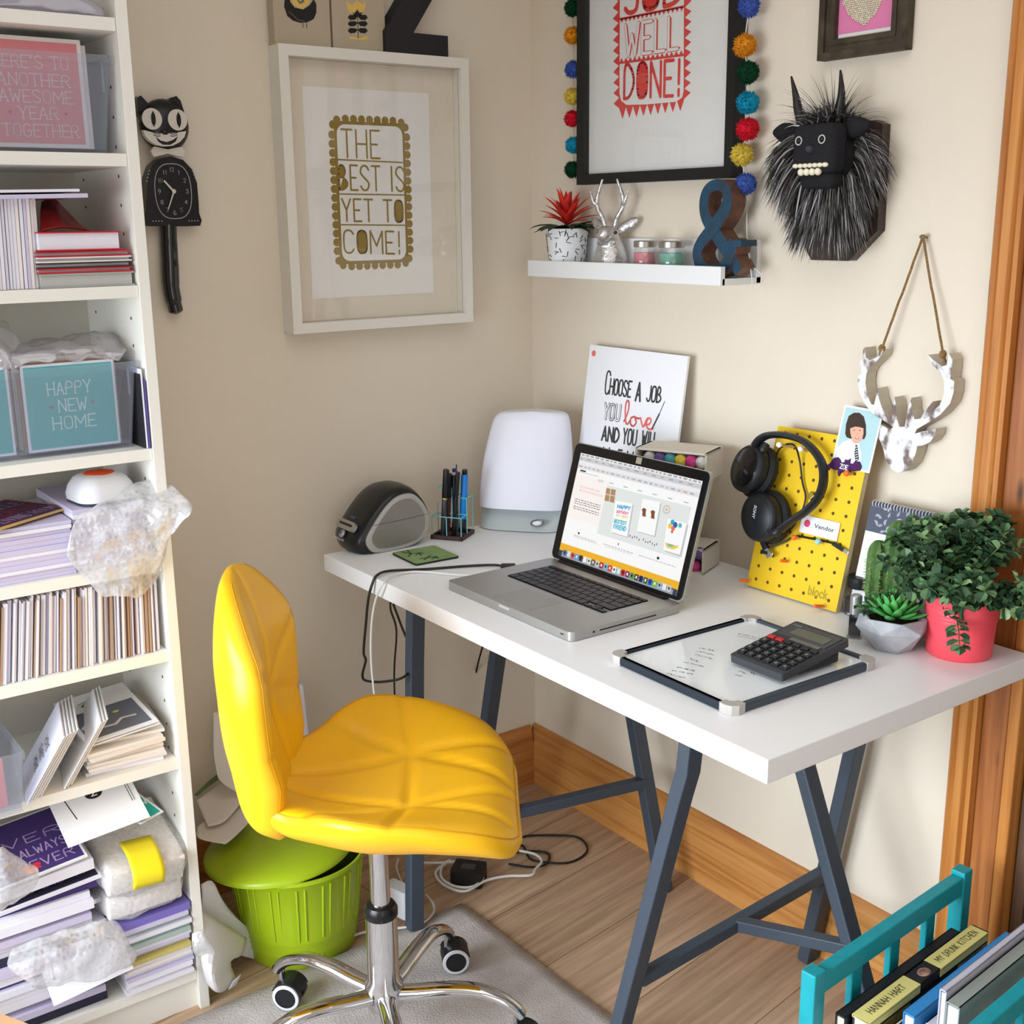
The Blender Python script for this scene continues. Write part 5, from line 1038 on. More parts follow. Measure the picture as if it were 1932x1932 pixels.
MB().lathe([(.001, .046), (.042, .046)], 18, cap=False).build('soil', mat('dark_soil'), T)
def fat_leaf(b, base, d, ln, w, mi=None):
    d = Vector(d).normalized(); s = d.cross(Vector((0, 0, 1))).normalized(); u = s.cross(d); P = []; vs = []
    for i, (t, k) in enumerate(((0, .35), (.25, .8), (.5, 1), (.75, .8), (.92, .4), (1, .05))):
        c = Vector(base)+d*ln*t+u*ln*.18*t*t
        for j in range(8): a = 2*pi*j/8; vs.append(c+s*cos(a)*w*k+u*sin(a)*w*k*.38)
    b._a(vs, [(i*8+j, i*8+(j+1) % 8, (i+1)*8+(j+1) % 8, (i+1)*8+j) for i in range(5) for j in range(8)]+[tuple(range(40, 48))], mi)
b = MB()
for k in range(42):
    a = k*2.39996; el = .15+1.1*(k/42); fat_leaf(b, (.006*cos(a), .006*sin(a), .05+.012*k/42), (cos(a)*cos(el), sin(a)*cos(el), sin(el)), .05-.02*k/42, .0085-.003*k/42)
b.build('leaves', mat('succulent_green', (110, 196, 104), .5, c2=(66, 156, 80), vs=40), T, smooth=True)
# leafy plant in the pink pot
p = at(1808, 1231, 'z', ZD); p = Vector((min(p.x, 1.245), p.y, ZD)); T = thing('potted_plant', 'bushy dark green plant in a coral pink metal pot at the desk end', 'potted plant', p); PK = mat('coral_pink_metal', (250, 86, 100), .38)
prof = [(.001, 0), (.046, 0), (.049, .003), (.0515, .045)]
for z in (.06, .066, .072): prof += [(.0525+.08*(z-.06), z-.002), (.0535+.08*(z-.06), z), (.0525+.08*(z-.06), z+.002)]
prof += [(.0555, .094), (.0575, .097), (.056, .1), (.053, .098), (.051, .08), (.001, .08)]
MB().lathe(prof, 48).build('pot', PK, T, smooth=True, ang=60); MB().lathe([(.001, .086), (.052, .086)], 24, cap=False).build('soil', mat('dark_soil'), T)
GL1 = MATS['leaf_mix'] = bpy.data.materials.new('leaf_mix'); GL1.use_nodes = True; nt = GL1.node_tree; bs = nt.nodes['Principled BSDF']; ge = nt.nodes.new('ShaderNodeNewGeometry'); rp = nt.nodes.new('ShaderNodeValToRGB'); e = rp.color_ramp.elements
e[0].position = 0; e[0].color = rgb((38, 66, 44)); e[1].position = 1; e[1].color = rgb((136, 168, 112)); k = e.new(.62); k.color = rgb((66, 102, 66)); nt.links.new(ge.outputs['Random Per Island'], rp.inputs[0]); nt.links.new(rp.outputs[0], bs.inputs['Base Color']); bs.inputs['Roughness'].default_value = .5
b = MB(); st = MB(); rs = random.Random(21)
def leaf(p, d, ln, w):
    d = Vector(d).normalized(); s = d.cross(Vector((rs.uniform(-.3, .3), rs.uniform(-.3, .3), 1))).normalized(); u = s.cross(d); vs = [p]
    for t, k in ((.3, .85), (.62, 1), (.88, .6)): vs += [p+d*ln*t-s*w*k+u*w*.35, p+d*ln*t-u*ln*.12*t, p+d*ln*t+s*w*k+u*w*.35]
    vs.append(p+d*ln-u*ln*.12); b._a(vs, [(0, 2, 1), (0, 3, 2), (1, 2, 5, 4), (2, 3, 6, 5), (4, 5, 8, 7), (5, 6, 9, 8), (7, 8, 10), (8, 9, 10)])
def sprig(d, L, droop):
    d = Vector(d).normalized(); p = Vector((rs.uniform(-.02, .02), rs.uniform(-.02, .02), .088)); n = int(L/.0105); pts = [p.copy()]
    for i in range(n):
        p = p+d*L/n; d = (d+Vector((rs.gauss(0, .1), rs.gauss(0, .1), -droop/n+rs.gauss(0, .05)))).normalized(); pts.append(p.copy())
        if i > 1:
            s = d.orthogonal().normalized(); a = rs.uniform(0, 2*pi)
            for q in (0, pi) if i < n-1 else (0, pi/2, pi, 3*pi/2):
                o = (s*cos(a+q)+d.cross(s)*sin(a+q)); leaf(p.copy(), o+d*.45, rs.uniform(.014, .022), rs.uniform(.0065, .0095))
    st.tube(pts, .0009, 4)
for k in range(150):
    a = k*2.39996; el = .42+1.1*((k*.618) % 1); c = Vector((cos(a)*cos(el), sin(a)*cos(el), sin(el)))
    L = rs.uniform(.08, .135)*(1 if el > .8 else .92)
    if p.y+c.y*L > -.03: L = max(.06, L*.62)
    sprig(c, L, rs.uniform(.2, .75) if el < .8 else rs.uniform(0, .5))
for d, L in (((-.55, -.5, .15), .13), ((-.9, .0, .35), .125), ((-.2, -.2, 1), .135), ((.3, .1, 1), .13), ((-.75, -.6, .2), .12), ((.6, -.75, .1), .12)): sprig(d, L, .9 if d[2] < .5 else .1)
fo = b.build('foliage', GL1, T, smooth=True, kind='stuff'); st.build('stems', mat('green_stem', (86, 104, 62), .6), T, kind='stuff')
# laptop lead and white cable over the desk edge
T = one(MB().tube(cr([at(948, 1068, 'z', ZD+.006), at(930, 1066, 'z', ZD+.004), at(880, 1068, 'z', ZD+.003), at(800, 1074, 'z', ZD+.003), at(735, 1077, 'z', ZD+.004), at(712, 1085, 'z', ZD+.006), at(703, 1100, 'y', -.63), at(695, 1130, 'y', -.636), at(690, 1180, 'y', -.636), at(686, 1230, 'y', -.636), at(690, 1246, 'y', -.632), at(684, 1272, 'y', -.625), at(690, 1284, 'y', -.62), at(725, 1286, 'y', -.61), at(765, 1275, 'y', -.58), at(779, 1240, 'y', -.5), at(757, 1180, 'y', -.45), at(742, 1140, 'y', -.42)], 6), .0026, 8), 'power_lead', mat('black_rubber', (30, 28, 28), .5), 'black laptop lead running over the desk edge and looping below it', 'cable', smooth=True)
a, c = at(945, 1068, 'z', ZD+.008), at(972, 1068, 'z', ZD+.009); b = MB(); b.bar(a, c, .013, .009); b.build('plug', mat('black_rubber'), T, bevel=.002)
one(MB().tube(cr([at(918, 1084, 'z', ZD+.003), at(870, 1085, 'z', ZD+.003), at(800, 1079, 'z', ZD+.003), at(765, 1080, 'z', ZD+.004), at(740, 1086, 'z', ZD+.006), at(722, 1102, 'y', -.632), at(708, 1135, 'y', -.636), at(701, 1180, 'y', -.634), at(700, 1240, 'y', -.632), at(705, 1300, 'y', -.628), at(712, 1345, 'y', -.62), at(730, 1420, 'y', -.6)], 6), .0022, 8), 'phone_cable', mat('white_rubber', (222, 220, 216), .5), 'thin white cable hanging over the desk edge beside the black lead', 'cable', smooth=True)
one(MB().tube(cr([at(738, 1128, 'y', -.57), at(737, 1150, 'y', -.55), at(748, 1190, 'y', -.5), at(744, 1260, 'y', -.45), at(745, 1320, 'y', -.45), at(752, 1420, 'y', -.44)], 6), .0022, 8), 'printer_lead', mat('black_rubber'), 'thin black lead dropping behind the desk trestle leg by the printer', 'cable', smooth=True)
one(MB().tube(cr([at(912, 1215, 'y', -.2), at(900, 1260, 'y', -.18), at(886, 1340, 'y', -.16), at(880, 1380, 'y', -.15), at(870, 1450, 'y', -.14)], 5), .0023, 8), 'lamp_lead', mat('black_rubber'), 'black lead hanging down under the desk in front of the back corner', 'cable', smooth=True)
# ------------------------------------------------------------------ bookcase and what is crammed into it
BW = mat('bookcase_white', (240, 237, 228), .5, spec=.3); T = thing('bookcase', 'tall cream white bookcase crammed with cards, boxes and paper', 'bookcase', (0, 0, 0)); XF, YR, YL = .36, -1.045, -1.83
MB().box((.22, YR+.009, 1.005), (.28, .018, 2.01)).build('side_panel', BW, T, bevel=.0008); MB().box((.22, YL-.009, 1.005), (.28, .018, 2.01)).build('side_panel', BW, T, bevel=.0008)
MB().box((.083, (YR+YL)/2, 1.005), (.005, YR-YL, 2.0)).build('back_panel', mat('back_panel_grey', (206, 200, 186), .7), T)
SH = {1: 1.696, 2: 1.502, 3: 1.304, 4: 1.044, 5: .855, 6: .696, 7: .497, 8: .08}
for k, z in list(SH.items())+[(9, 2.01)]: MB().box((.22, (YR+YL)/2, z-.0095), (.272, YR-YL-.001, .019)).build('shelf', BW, T, bevel=.0006)
MB().box((.335, (YR+YL)/2, .03), (.018, YR-YL, .061)).build('plinth', BW, T)
b = MB()
for k in range(40):
    z = .15+k*.044
    for x in (.13, .31): b._a([(x+.003*cos(a*pi/4), YR-.0003, z+.003*sin(a*pi/4)) for a in range(8)], [tuple(range(8))])
b.build('peg_holes', mat('hole_brown', (60, 52, 46), .9), T)
PAP = mat('paper_cool', (232, 230, 240), .75); PAPW = mat('paper_warm', (236, 228, 222), .75); KRAFT = mat('kraft_brown', (174, 142, 116), .8); LILAC = mat('lilac_edge', (206, 198, 224), .75)
CBOX = clear('clear_box', tint=(246, 248, 252), body=(222, 228, 242), milky=.12, rough=.12, gloss=.05); WRAP = clear('clear_film', milky=.1, body=(225, 225, 235), rough=.08, gloss=.08, bubbles=0); BUB = clear('bubble_film', milky=.34, body=(244, 244, 246), rough=.12, gloss=.1, bubbles=120)
def slab(name, m, P0, P1, P2, th, label, cat, group=None, printed=None, lift=.0004):
    """card or book from one corner and its two edges (world points), built upward/outward by th"""
    P0, P1, P2 = Vector(P0), Vector(P1), Vector(P2); X = (P1-P0); w = X.length; X.normalize(); Y = P2-P0; Y = Y-X*Y.dot(X); h = Y.length; Y.normalize(); Mx = axes(P0, X, Y, X.cross(Y))
    if printed or cat == 'book':
        t = thing(name, label, cat, Mx, group); MB().box((w/2, h/2, th/2), (w, h, th)).build('card', m, t)
        if printed: printed(t, w, h, th+lift)
        return t
    o = one(MB().box((w/2, h/2, th/2), (w, h, th)), name, m, label, cat, group); o.matrix_world = Mx; return o
def cardprint(col, lines, colr, border=.006, serif=.0022, wt=.0014, hearts=()):
    def fn(t, w, h, z):
        MB().face([(border, border, z), (w-border, border, z), (w-border, h-border, z), (border, h-border, z)]).build('printed_panel', col, t)
        b = MB()
        for s, x0, x1, y0, y1 in lines: text(b, s, w*x0, h*y0, w*(x1-x0), h*(y1-y0), wt, z+.0004, serif=serif)
        b.build('lettering', colr, t)
        if hearts:
            b = MB()
            for x, y in hearts: b.face([(w*x, h*y-.003, z+.0004), (w*x+.003, h*y+.001, z+.0004), (w*x+.0015, h*y+.0026, z+.0004), (w*x, h*y+.0012, z+.0004), (w*x-.0015, h*y+.0026, z+.0004), (w*x-.003, h*y+.001, z+.0004)])
            b.build('heart_dots', mat('dusky_red', (190, 84, 84), .7), t)
    return fn
SOFTW = mat('soft_white_print', (232, 214, 216), .7)
def clearbox(name, label, y0, y1, z, h, xf, depth, tap=.014):
    t = thing(name, label, 'box', (xf, y1, z)); L = y0-y1; b = MB()   # local: x back is negative, y runs to the far end
    def loop(k, zz, ins=0): return [(0+k-ins, k*.7-ins), (0+k-ins, L-k*.7+ins), (-depth-k+ins, L-k*.7+ins), (-depth-k+ins, k*.7-ins)], zz
    rings = [loop(-tap, 0), loop(-tap, .004), loop(0, h-.014), loop(.004, h-.013), loop(.004, h), loop(.001, h), loop(-.001, h-.012), loop(-tap-.002, .006)]
    vs = []
    for P, zz in rings: vs += [(x, y, zz) for x, y in P]
    fs = [(4*i+k, 4*i+(k+1) % 4, 4*i+4+(k+1) % 4, 4*i+4+k) for i in range(len(rings)-1) for k in range(4)]+[(0, 1, 2, 3), tuple(range(4*len(rings)-4, 4*len(rings)))]
    b._a(vs, fs); b.build('tub', CBOX, t, bevel=.003); b = MB()
    b.box((.0015, L*.0-.012, h*.78), (.002, .003, h*.3)); b.build('moulded_rib', CBOX, t); return t
# upper two bays
clearbox('storage_tub', 'clear plastic tub with pink cards, second shelf down in the bookcase', -1.30, -1.054, SH[2]+.0005, .142, .338, .17)
A = lambda px, py, x: at(px, py, 'x', x)
zb = SH[2]+.008
slab('greeting_card', PAPW, (.316, -1.243, zb), (.316, -1.088, zb), (.314, -1.243, zb+.156), .002, 'pink greeting card reading another awesome year, in the upper clear tub', 'card',
 printed=cardprint(mat('dusty_pink', (222, 136, 140), .7), [("HERE'S TO", .17, .86, .72, .83), ('ANOTHER', .2, .86, .56, .67), ('AWESOME', .2, .87, .41, .52), ('YEAR', .36, .72, .26, .37), ('TOGETHER', .2, .9, .1, .21)], SOFTW, hearts=((.28, .315), (.8, .315))))
for k in range(5): slab('greeting_card', KRAFT if k % 2 else PAPW, (.305-.012*k, -1.245, zb), (.305-.012*k, -1.078-.002*k, zb), (.303-.012*k, -1.245, zb+.150+.004*(k % 2)), .0025, 'plain backed greeting card filed behind the pink card in the clear tub', 'card', 'cards filed behind the pink card')
b = MB(); R = sheet([[(.30, -1.06, 1.72), (.31, -1.13, 1.748), (.31, -1.22, 1.745), (.31, -1.32, 1.72)], [(.335, -1.058, 1.712), (.34, -1.13, 1.735), (.34, -1.22, 1.73), (.34, -1.32, 1.715)], [(.352, -1.06, 1.698), (.355, -1.13, 1.7), (.357, -1.22, 1.7), (.355, -1.32, 1.7)]], 8)
add_rows(b, R, jig=.006, fr=30); o = one(b, 'film_wrapped_pack', clear('grey_film', body=(206, 202, 214), milky=.75, gloss=.1), 'film wrapped pack of white paper on the topmost visible shelf', 'packet', smooth=True, solid=.0008)
slab('paper_pack', PAP, (.12, -1.32, 1.698), (.12, -1.07, 1.698), (.335, -1.32, 1.698), -.02, 'flat pack of white paper inside the film on the topmost visible shelf', 'paper')
# third bay: standing cards, books
zs = SH[3]+.0005
for k in range(20):
    y = -1.186-.0052*k; hh_ = .132+random.uniform(-.002, .002); th = random.choice((.0036, .0042, .0046)); lean = .004
    slab('card_envelope', random.choice((PAP, PAP, PAPW, LILAC)), (.18, y-.0, zs), (.34+random.uniform(-.004, .003), y, zs), (.18, y+lean, zs+hh_), th, 'white card seen edge on, standing in the row beside the red books', 'card', 'white cards standing beside the red books')
slab('card_envelope', LILAC, (.16, -1.29, 1.4395), (.35, -1.30, 1.4395), (.15, -1.10, 1.443), -.006, 'lilac edged envelope lying across the standing cards', 'envelope'); slab('card_envelope', PAP, (.16, -1.29, 1.4465), (.352, -1.30, 1.4465), (.15, -1.112, 1.4495), -.004, 'white envelope lying uppermost across the standing cards', 'envelope')
RB = mat('red_cover', (196, 36, 48), .45)
def book(label, y0, y1, z, th, cover, pages, name='book', dx=0, skew=0, back=.19):
    t = thing(name, label, 'book', TR(.352+dx, y1, z, skew)); L = y1-y0
    MB().box((-back/2, -L/2, .001), (back, L, .002)).build('cover', cover, t); MB().box((-back/2, -L/2, th-.001), (back, L, .002)).build('cover', cover, t)
    MB().box((-back/2-.002, -L/2-.001, th/2), (back-.004, L-.004, th-.0041)).build('pages', pages, t); return t
book('grey hardback lying at the bottom of the pile of red books', -1.19, -1.048, zs, .021, mat('grey_cloth', (170, 172, 168), .7), mat('grey_pages', (186, 186, 180), .8))
z = zs+.0216
for k, (c, th) in enumerate(((RB, .007), (mat('dark_cover', (60, 56, 58), .5), .008), (PAPW, .008), (RB, .008))):
    book('thin magazine with %s cover, %s' % (('red', 'black', 'white', 'scarlet')[k], ('lying just above the grey hardback', 'second above the grey hardback', 'third above the grey hardback', 'just under the thick white paged book')[k]), -1.192, -1.05, z, th, c, mat('mag_pages', (202, 192, 194), .75, var=.25, vs=160, stretch=(.1, .1, 3)), 'magazine', -.004*(k % 2), radians(1.5*(k-1.5))*0); z += th+.0004
book('thick red covered book with white pages, topmost of the lying pile', -1.188, -1.062, z+.0004, .028, RB, PAP, dx=-.004, skew=radians(3)); z += .029
b = MB(); R = sheet([[A(76, 438, .30), A(112, 430, .30), A(150, 432, .29), A(178, 440, .28)], [A(76, 405, .28), A(105, 402, .28), A(135, 420, .26), A(165, 434, .25)], [A(78, 382, .26), A(100, 376, .25), A(122, 395, .23), A(150, 425, .22)]], 6)
add_rows(b, R); T = one(b, 'magazine', mat('red_black_print', (190, 46, 40), .3, c2=(30, 22, 26), vs=16), 'glossy red and black magazine flopped open over the lying pile', 'magazine', smooth=True, solid=.003)
# fourth bay: teal cards
zs = SH[4]+.0005; clearbox('storage_tub', 'long clear plastic tub with teal cards, level with the cat tail', -1.38, -1.056, zs, .14, .338, .2)
TEAL = mat('teal_print', (86, 178, 176), .65); zc = zs+.008
hp = cardprint(TEAL, [('HAPPY', .26, .72, .64, .78), ('NEW', .36, .66, .44, .58), ('HOME', .28, .74, .24, .38)], mat('mint_white_print', (214, 236, 230), .7), border=.004, serif=.0018, wt=.0018, hearts=((.28, .5), (.73, .52)))
slab('greeting_card', PAP, (.318, -1.226, zc), (.318, -1.083, zc), (.317, -1.226, zc+.136), .002, 'teal happy new home card in film, front of the long clear tub', 'card', printed=hp)
slab('greeting_card', PAP, (.318, -1.385, zc), (.318, -1.245, zc), (.317, -1.385, zc+.136), .002, 'teal card cut off by the edge of the picture, in the long clear tub', 'card', printed=hp)
for k in range(8): slab('greeting_card', (KRAFT, PAPW, PAP)[k % 3], (.308-.014*k, -1.23, zc), (.308-.014*k, -1.078, zc), (.307-.014*k, -1.23, zc+.138+.006*(k % 2)), .003, 'card filed behind the teal new home card in the long clear tub', 'card', 'cards filed behind the teal card')
b = MB(); R = sheet([[A(28, 690, .325), A(90, 682, .328), A(160, 678, .328), A(225, 680, .325)], [A(22, 668, .31), A(90, 662, .315), A(165, 655, .315), A(240, 668, .31)], [A(38, 652, .26), A(95, 645, .26), A(180, 628, .25), A(236, 648, .26)], [A(60, 648, .2), A(110, 640, .2), A(190, 624, .2), A(225, 640, .2)]], 8)
add_rows(b, R, jig=.009, fr=38); one(b, 'film_bag', clear('bag_film', body=(222, 216, 222), milky=.3, gloss=.12), 'crinkled clear film bag over the top of the teal cards', 'bag', smooth=True, solid=.0006)
b = MB(); R = sheet([[A(-20, 700, .32), A(5, 690, .32), A(22, 700, .32)], [A(-20, 640, .29), A(10, 640, .29), A(35, 665, .29)], [A(-20, 600, .24), A(14, 612, .24), A(38, 650, .25)]], 7); add_rows(b, R, jig=.012, fr=35); one(b, 'film_bag', clear('bag_film'), 'upright tuft of grey film at the picture edge in the long clear tub', 'bag', smooth=True, solid=.0006)
for k, (c, y, hh_) in enumerate(((mat('folder_black', (34, 32, 36), .5), -1.0535, .12), (PAP, -1.0505, .128), (mat('folder_violet', (92, 80, 150), .6), -1.0475, .11))): slab('document_wallet', c, (.15, y, zs), (.352+.003*k, y, zs), (.15, y, zs+hh_), .0016, '%s upright wallet squeezed between the long clear tub and bookcase side' % ('black', 'white', 'violet')[k], 'folder')
# fifth bay
zs = SH[5]+.0005; z = zs; k = 0
while z < zs+.084:
    th = random.choice((.0055, .007, .0085)); slab('paper_pad', random.choice((PAP, PAP, LILAC)), (.15, -1.345, z), (.15, -1.183+random.uniform(-.004, .004), z), (.345+random.uniform(-.004, .003), -1.345, z), -th, 'sheaf of white paper lying in the stack under the purple card', 'paper', 'sheaves in the stack under the purple card'); z += th+.0003
zt = z
P0, P1, P2 = at(-30, 1010, 'z', zt+.004), at(138, 958, 'z', zt+.004), at(-60, 965, 'z', zt+.004)
def purple_print(t, w, h, z):
    MB().face([(.005, .005, z), (w-.005, .005, z), (w-.005, h-.005, z), (.005, h-.005, z)]).build('printed_panel', mat('plum_print', (94, 48, 92), .6, c2=(60, 34, 66), vs=60), t); b = MB()
    for s, y, c in (('LIVING ROOM', .1, 0), ('THEATRE', .36, 1), ('SPARKLE', .62, 0)): text(b, s, w*.3, h*y, w*.62, h*.17, .0022, z+.0004, c)
    b.build('lettering', [mat('lilac_print', (176, 150, 190), .6), mat('brick_print', (170, 50, 54), .6)], t)
slab('greeting_card', mat('gold_card', (216, 178, 112), .6), P0, P1, P2, .003, 'purple printed card with gold edge lying on the paper stack', 'card', printed=purple_print)
z = zs; 
while z < zs+.098:
    th = .0075; slab('paper_pad', random.choice((PAP, LILAC)), (.13, -1.176, z), (.13, -1.062, z), (.338+random.uniform(-.003, .003), -1.176, z), -th, 'pad of white paper in the stack below the orange topped gadget', 'paper', 'pads below the orange topped gadget'); z += th+.0003
zt = z+.0015; c = at(188, 893, 'z', zt+.043); T = thing('card_reader', 'white rounded gadget with a bright orange oval button, on paper pads', 'gadget', TR(c.x-.004, c.y, zt, radians(6)))
b = MB(); b.prism(rrect(.094, .094, .026, 7), 0, .004); b.build('rubber_foot', mat('dark_rubber', (46, 48, 62), .6), T); b = MB(); vs = []; prof = [(.096, .0035), (.098, .012), (.09, .026), (.074, .038), (.058, .043), (.03, .045)]
for d, z in prof: vs += [(x, y, z) for x, y in rrect(d, d, d*.3, 7)]
n = 32; b._a(vs, [(i*n+k, i*n+(k+1) % n, (i+1)*n+(k+1) % n, (i+1)*n+k) for i in range(5) for k in range(n)]+[tuple(range(5*n, 6*n)), tuple(range(n-1, -1, -1))]); b.build('housing', mat('gadget_white', (226, 226, 230), .4), T, smooth=True, ang=60)
b = MB(); b.ell((0, 0, .0425), (.026, .026, .005), 28, 8); b.build('button', mat('signal_orange', (250, 92, 30), .6, var=.1, vs=200), T, smooth=True)
b = MB(); R = sheet([[A(205, 945, .335), A(245, 918, .33), A(290, 905, .335), A(335, 925, .37), A(365, 958, .40)], [A(155, 965, .352), A(220, 955, .358), A(275, 940, .362), A(330, 962, .39), A(362, 968, .41)], [A(128, 1000, .362), A(200, 1010, .37), A(270, 1000, .375), A(320, 995, .385), A(332, 1002, .39)], [A(133, 1050, .364), A(205, 1055, .372), A(265, 1060, .376), A(305, 1040, .378), A(318, 1020, .378)], [A(160, 1095, .364), A(215, 1100, .37), A(258, 1105, .372), A(292, 1085, .37), A(308, 1052, .368)], [A(200, 1128, .364), A(230, 1122, .368), A(262, 1127, .368), A(282, 1108, .366), A(300, 1085, .364)]], 9)
add_rows(b, R, jig=.007, fr=34); one(b, 'bubble_wrap', BUB, 'loose sheet of bubble wrap hanging over the shelf front below the gadget', 'bubble wrap', smooth=True, solid=.0008)
# sixth bay: standing envelopes
zs = SH[6]+.0005; y = -1.0485; k = 0
while y > -1.36:
    th = random.choice((.002, .0026, .0032, .004, .0024)); hh_ = .122+random.uniform(-.004, .006); 
    brown = k in (4, 5, 12, 13, 21, 34, 35) or random.random() < .03; gap = .0
    if y < -1.15: hh_ += .008
    if brown: hh_ -= .01
    le = .004+.012*min(1, (-1.05-y)/.2)
    slab('card_envelope', KRAFT if brown else random.choice((PAP, PAP, LILAC, PAPW)), (.2, y-th-le, zs), (.344+random.uniform(-.007, .005), y-th-le, zs), (.2, y-th, zs+hh_), th, 'kraft brown card among the envelopes in the full row above the leaning cards' if brown else 'white envelope in the full row of standing envelopes above the leaning cards', 'card' if brown else 'envelope', 'kraft cards in the envelope row' if brown else 'standing envelopes on the shelf'); y -= th+random.uniform(.0003, .0012); k += 1
# seventh bay
zs = SH[7]+.0005
clearbox('storage_tub', 'small clear tub poking out at the picture edge beside leaning cards', -1.50, -1.305, zs, .105, .40, .2, .01)
slab('greeting_card', mat('dusty_pink'), (.375, -1.48, zs+.01), (.375, -1.33, zs+.01), (.37, -1.48, zs+.09), .002, 'pink card inside the small clear tub at the picture edge', 'card'); slab('kraft_packet', KRAFT, (.33, -1.48, zs+.01), (.33, -1.33, zs+.01), (.33, -1.48, zs+.112), .01, 'torn kraft packet at the back of the small clear tub', 'packet')
z = zs
for k in range(9):
    th = .0058; a = radians(random.uniform(-5, 7)); c_, s_ = cos(a), sin(a); o = Vector((.343+random.uniform(-.004, .01), -1.062+random.uniform(-.006, .004), z)); X = Vector((s_*-.13, -c_*.13, 0)); Y = Vector((-c_*.18, s_*.18, 0))
    lb = 'cream envelope in the fanned stack of envelopes at the bookcase side, below the grey card'
    slab('card_envelope', PAPW if k > 1 else PAP, o+(0, 0, 0) if False else o, o+X, o+Y, -th if X.cross(Y).z < 0 else th, lb, 'envelope', 'envelopes fanned below the grey card'); z += th+.0004
def moon_print(t, w, h, z):
    MB().face([(.008, h*.06, z), (w-.008, h*.06, z), (w-.008, h*.62, z), (.008, h*.62, z)]).build('printed_panel', mat('slate_night', (104, 108, 122), .6), t)
    b = MB(); b.disc((w*.62, h*.44), .006, z+.0004, 14, 0, ry=.004); b.line([(w*.3, h*.22), (w*.5, h*.2), (w*.62, h*.28), (w*.8, h*.26)], .006, z+.0004, 1); b.line([(w*.12, h*.3), (w*.2, h*.36), (w*.3, h*.28)], .012, z+.0004, 1); b.build('print', [mat('pale_moon', (206, 206, 120), .6), mat('snow_print', (206, 206, 208), .7)], t); b = MB(); b.line([(w*.25, h*.8), (w*.62, h*.86)], .0015, z+.0004); b.line([(w*.3, h*.74), (w*.36, h*.78)], .006, z+.0004); b.build('small_print', INK, t)
z += .006
slab('greeting_card', WHITE, (.352, -1.195, z), (.352, -1.07, z+.01), (.17, -1.2, z+.012), -.002, 'folded card printed with a grey night scene, lying on the cream envelopes', 'card', printed=None)
slab('greeting_card', WHITE, (.352, -1.195, z+.003), (.352, -1.072, z+.013), (.17, -1.2, z+.015), .0015, 'card with slate grey night scene and pale moon, topmost on the cream envelopes', 'card', printed=moon_print)
def sweet_print(t, w, h, z):
    b = MB()
    for s, x0, x1, y in (('HOME', .34, .66, .62), ('SWEET', .3, .68, .46), ('HOME', .34, .66, .30)): text(b, s, w*x0, h*y, w*(x1-x0), h*.085, .0016, z+.0003)
    b.build('lettering', mat('grey_print'), t)
for k in range(8):
    o = Vector((.375-.004*k, -1.302+.0066*k+(.032 if k > 4 else 0), zs+.001+(.0 if k < 5 else .0))); a = radians(33); th = .0026
    X = Vector((-.15, .034, .0)); Y = Vector((.012, .066, .106))
    slab('greeting_card', WHITE if k else PAP, o, o+X, o+Y, -th if True else th, 'home sweet home card, foremost of the cards leaning over' if k == 0 else 'white card in the leaning fan behind the home sweet home card', 'card', None if k == 0 else 'white cards in the leaning fan', printed=None)
o = Vector((.378, -1.3025, zs+.001)); X = Vector((-.15, .034, 0)); Y = Vector((.012, .066, .106)); Xn = X.normalized(); Yn = (Y-Xn*Y.dot(Xn)).normalized()
L2 = axes(o+X, -Xn, Yn, -Xn.cross(Yn))
if (L2.to_3x3() @ Vector((0, 0, 1))).dot(CAMP-o) < 0: L2 = axes(o, Xn, Yn, Xn.cross(Yn))
L2.translation += L2.to_3x3() @ Vector((0, 0, .0032)); tt = [q for q in bpy.data.objects if q.get('label', '').startswith('home sweet')][0]
tp = thing('tmp', '', '', L2); sweet_print(tp, X.length, .12, .0003)
for ch in list(tp.children): ch.parent = tt; ch.matrix_parent_inverse = Matrix(); ch.matrix_basis = tt.matrix_world.inverted() @ L2
bpy.data.objects.remove(tp)
# bottom bay: the heap
zs = SH[8]+.0005; rs = random.Random(8); z = zs
cols = [PAP, PAP, PAPW, PAP, LILAC, PAP, PAPW, PAP, mat('straw_paper', (206, 190, 112), .7), PAP, LILAC, PAP, mat('sage_paper', (170, 186, 180), .7), mat('sage_paper'), PAP, mat('sage_paper'), LILAC]
for k in range(17):
    th = rs.choice((.006, .008, .0095)); c = cols[k]; lb = {mat('straw_paper'): 'straw yellow sheaf low in the paper stack against the bookcase side', mat('sage_paper'): 'sage green sheaf in the paper stack under the violet pad'}.get(c, 'white sheaf in the bottom paper stack against the bookcase side')
    slab('paper_pad', c, (.16, -1.17+rs.uniform(-.006, .006), z), (.16, -1.05+rs.uniform(-.004, .002), z), (.356+rs.uniform(-.008, .01), -1.17, z), -th, lb, 'paper', None if c == mat('straw_paper') else 'sheaves in the bottom paper stack'+(' in sage' if c == mat('sage_paper') else '')); z += th+.0003
zt = z; VIO = mat('violet_pad', (124, 112, 190), .6)
slab('paper_pad', VIO, (.16, -1.178, zt), (.16, -1.049, zt), (.362, -1.178, zt), -.014, 'violet pad on top of the bottom paper stack, under the bubble wrapped parcels', 'paper'); zt += .0145
z = zs; k = 0
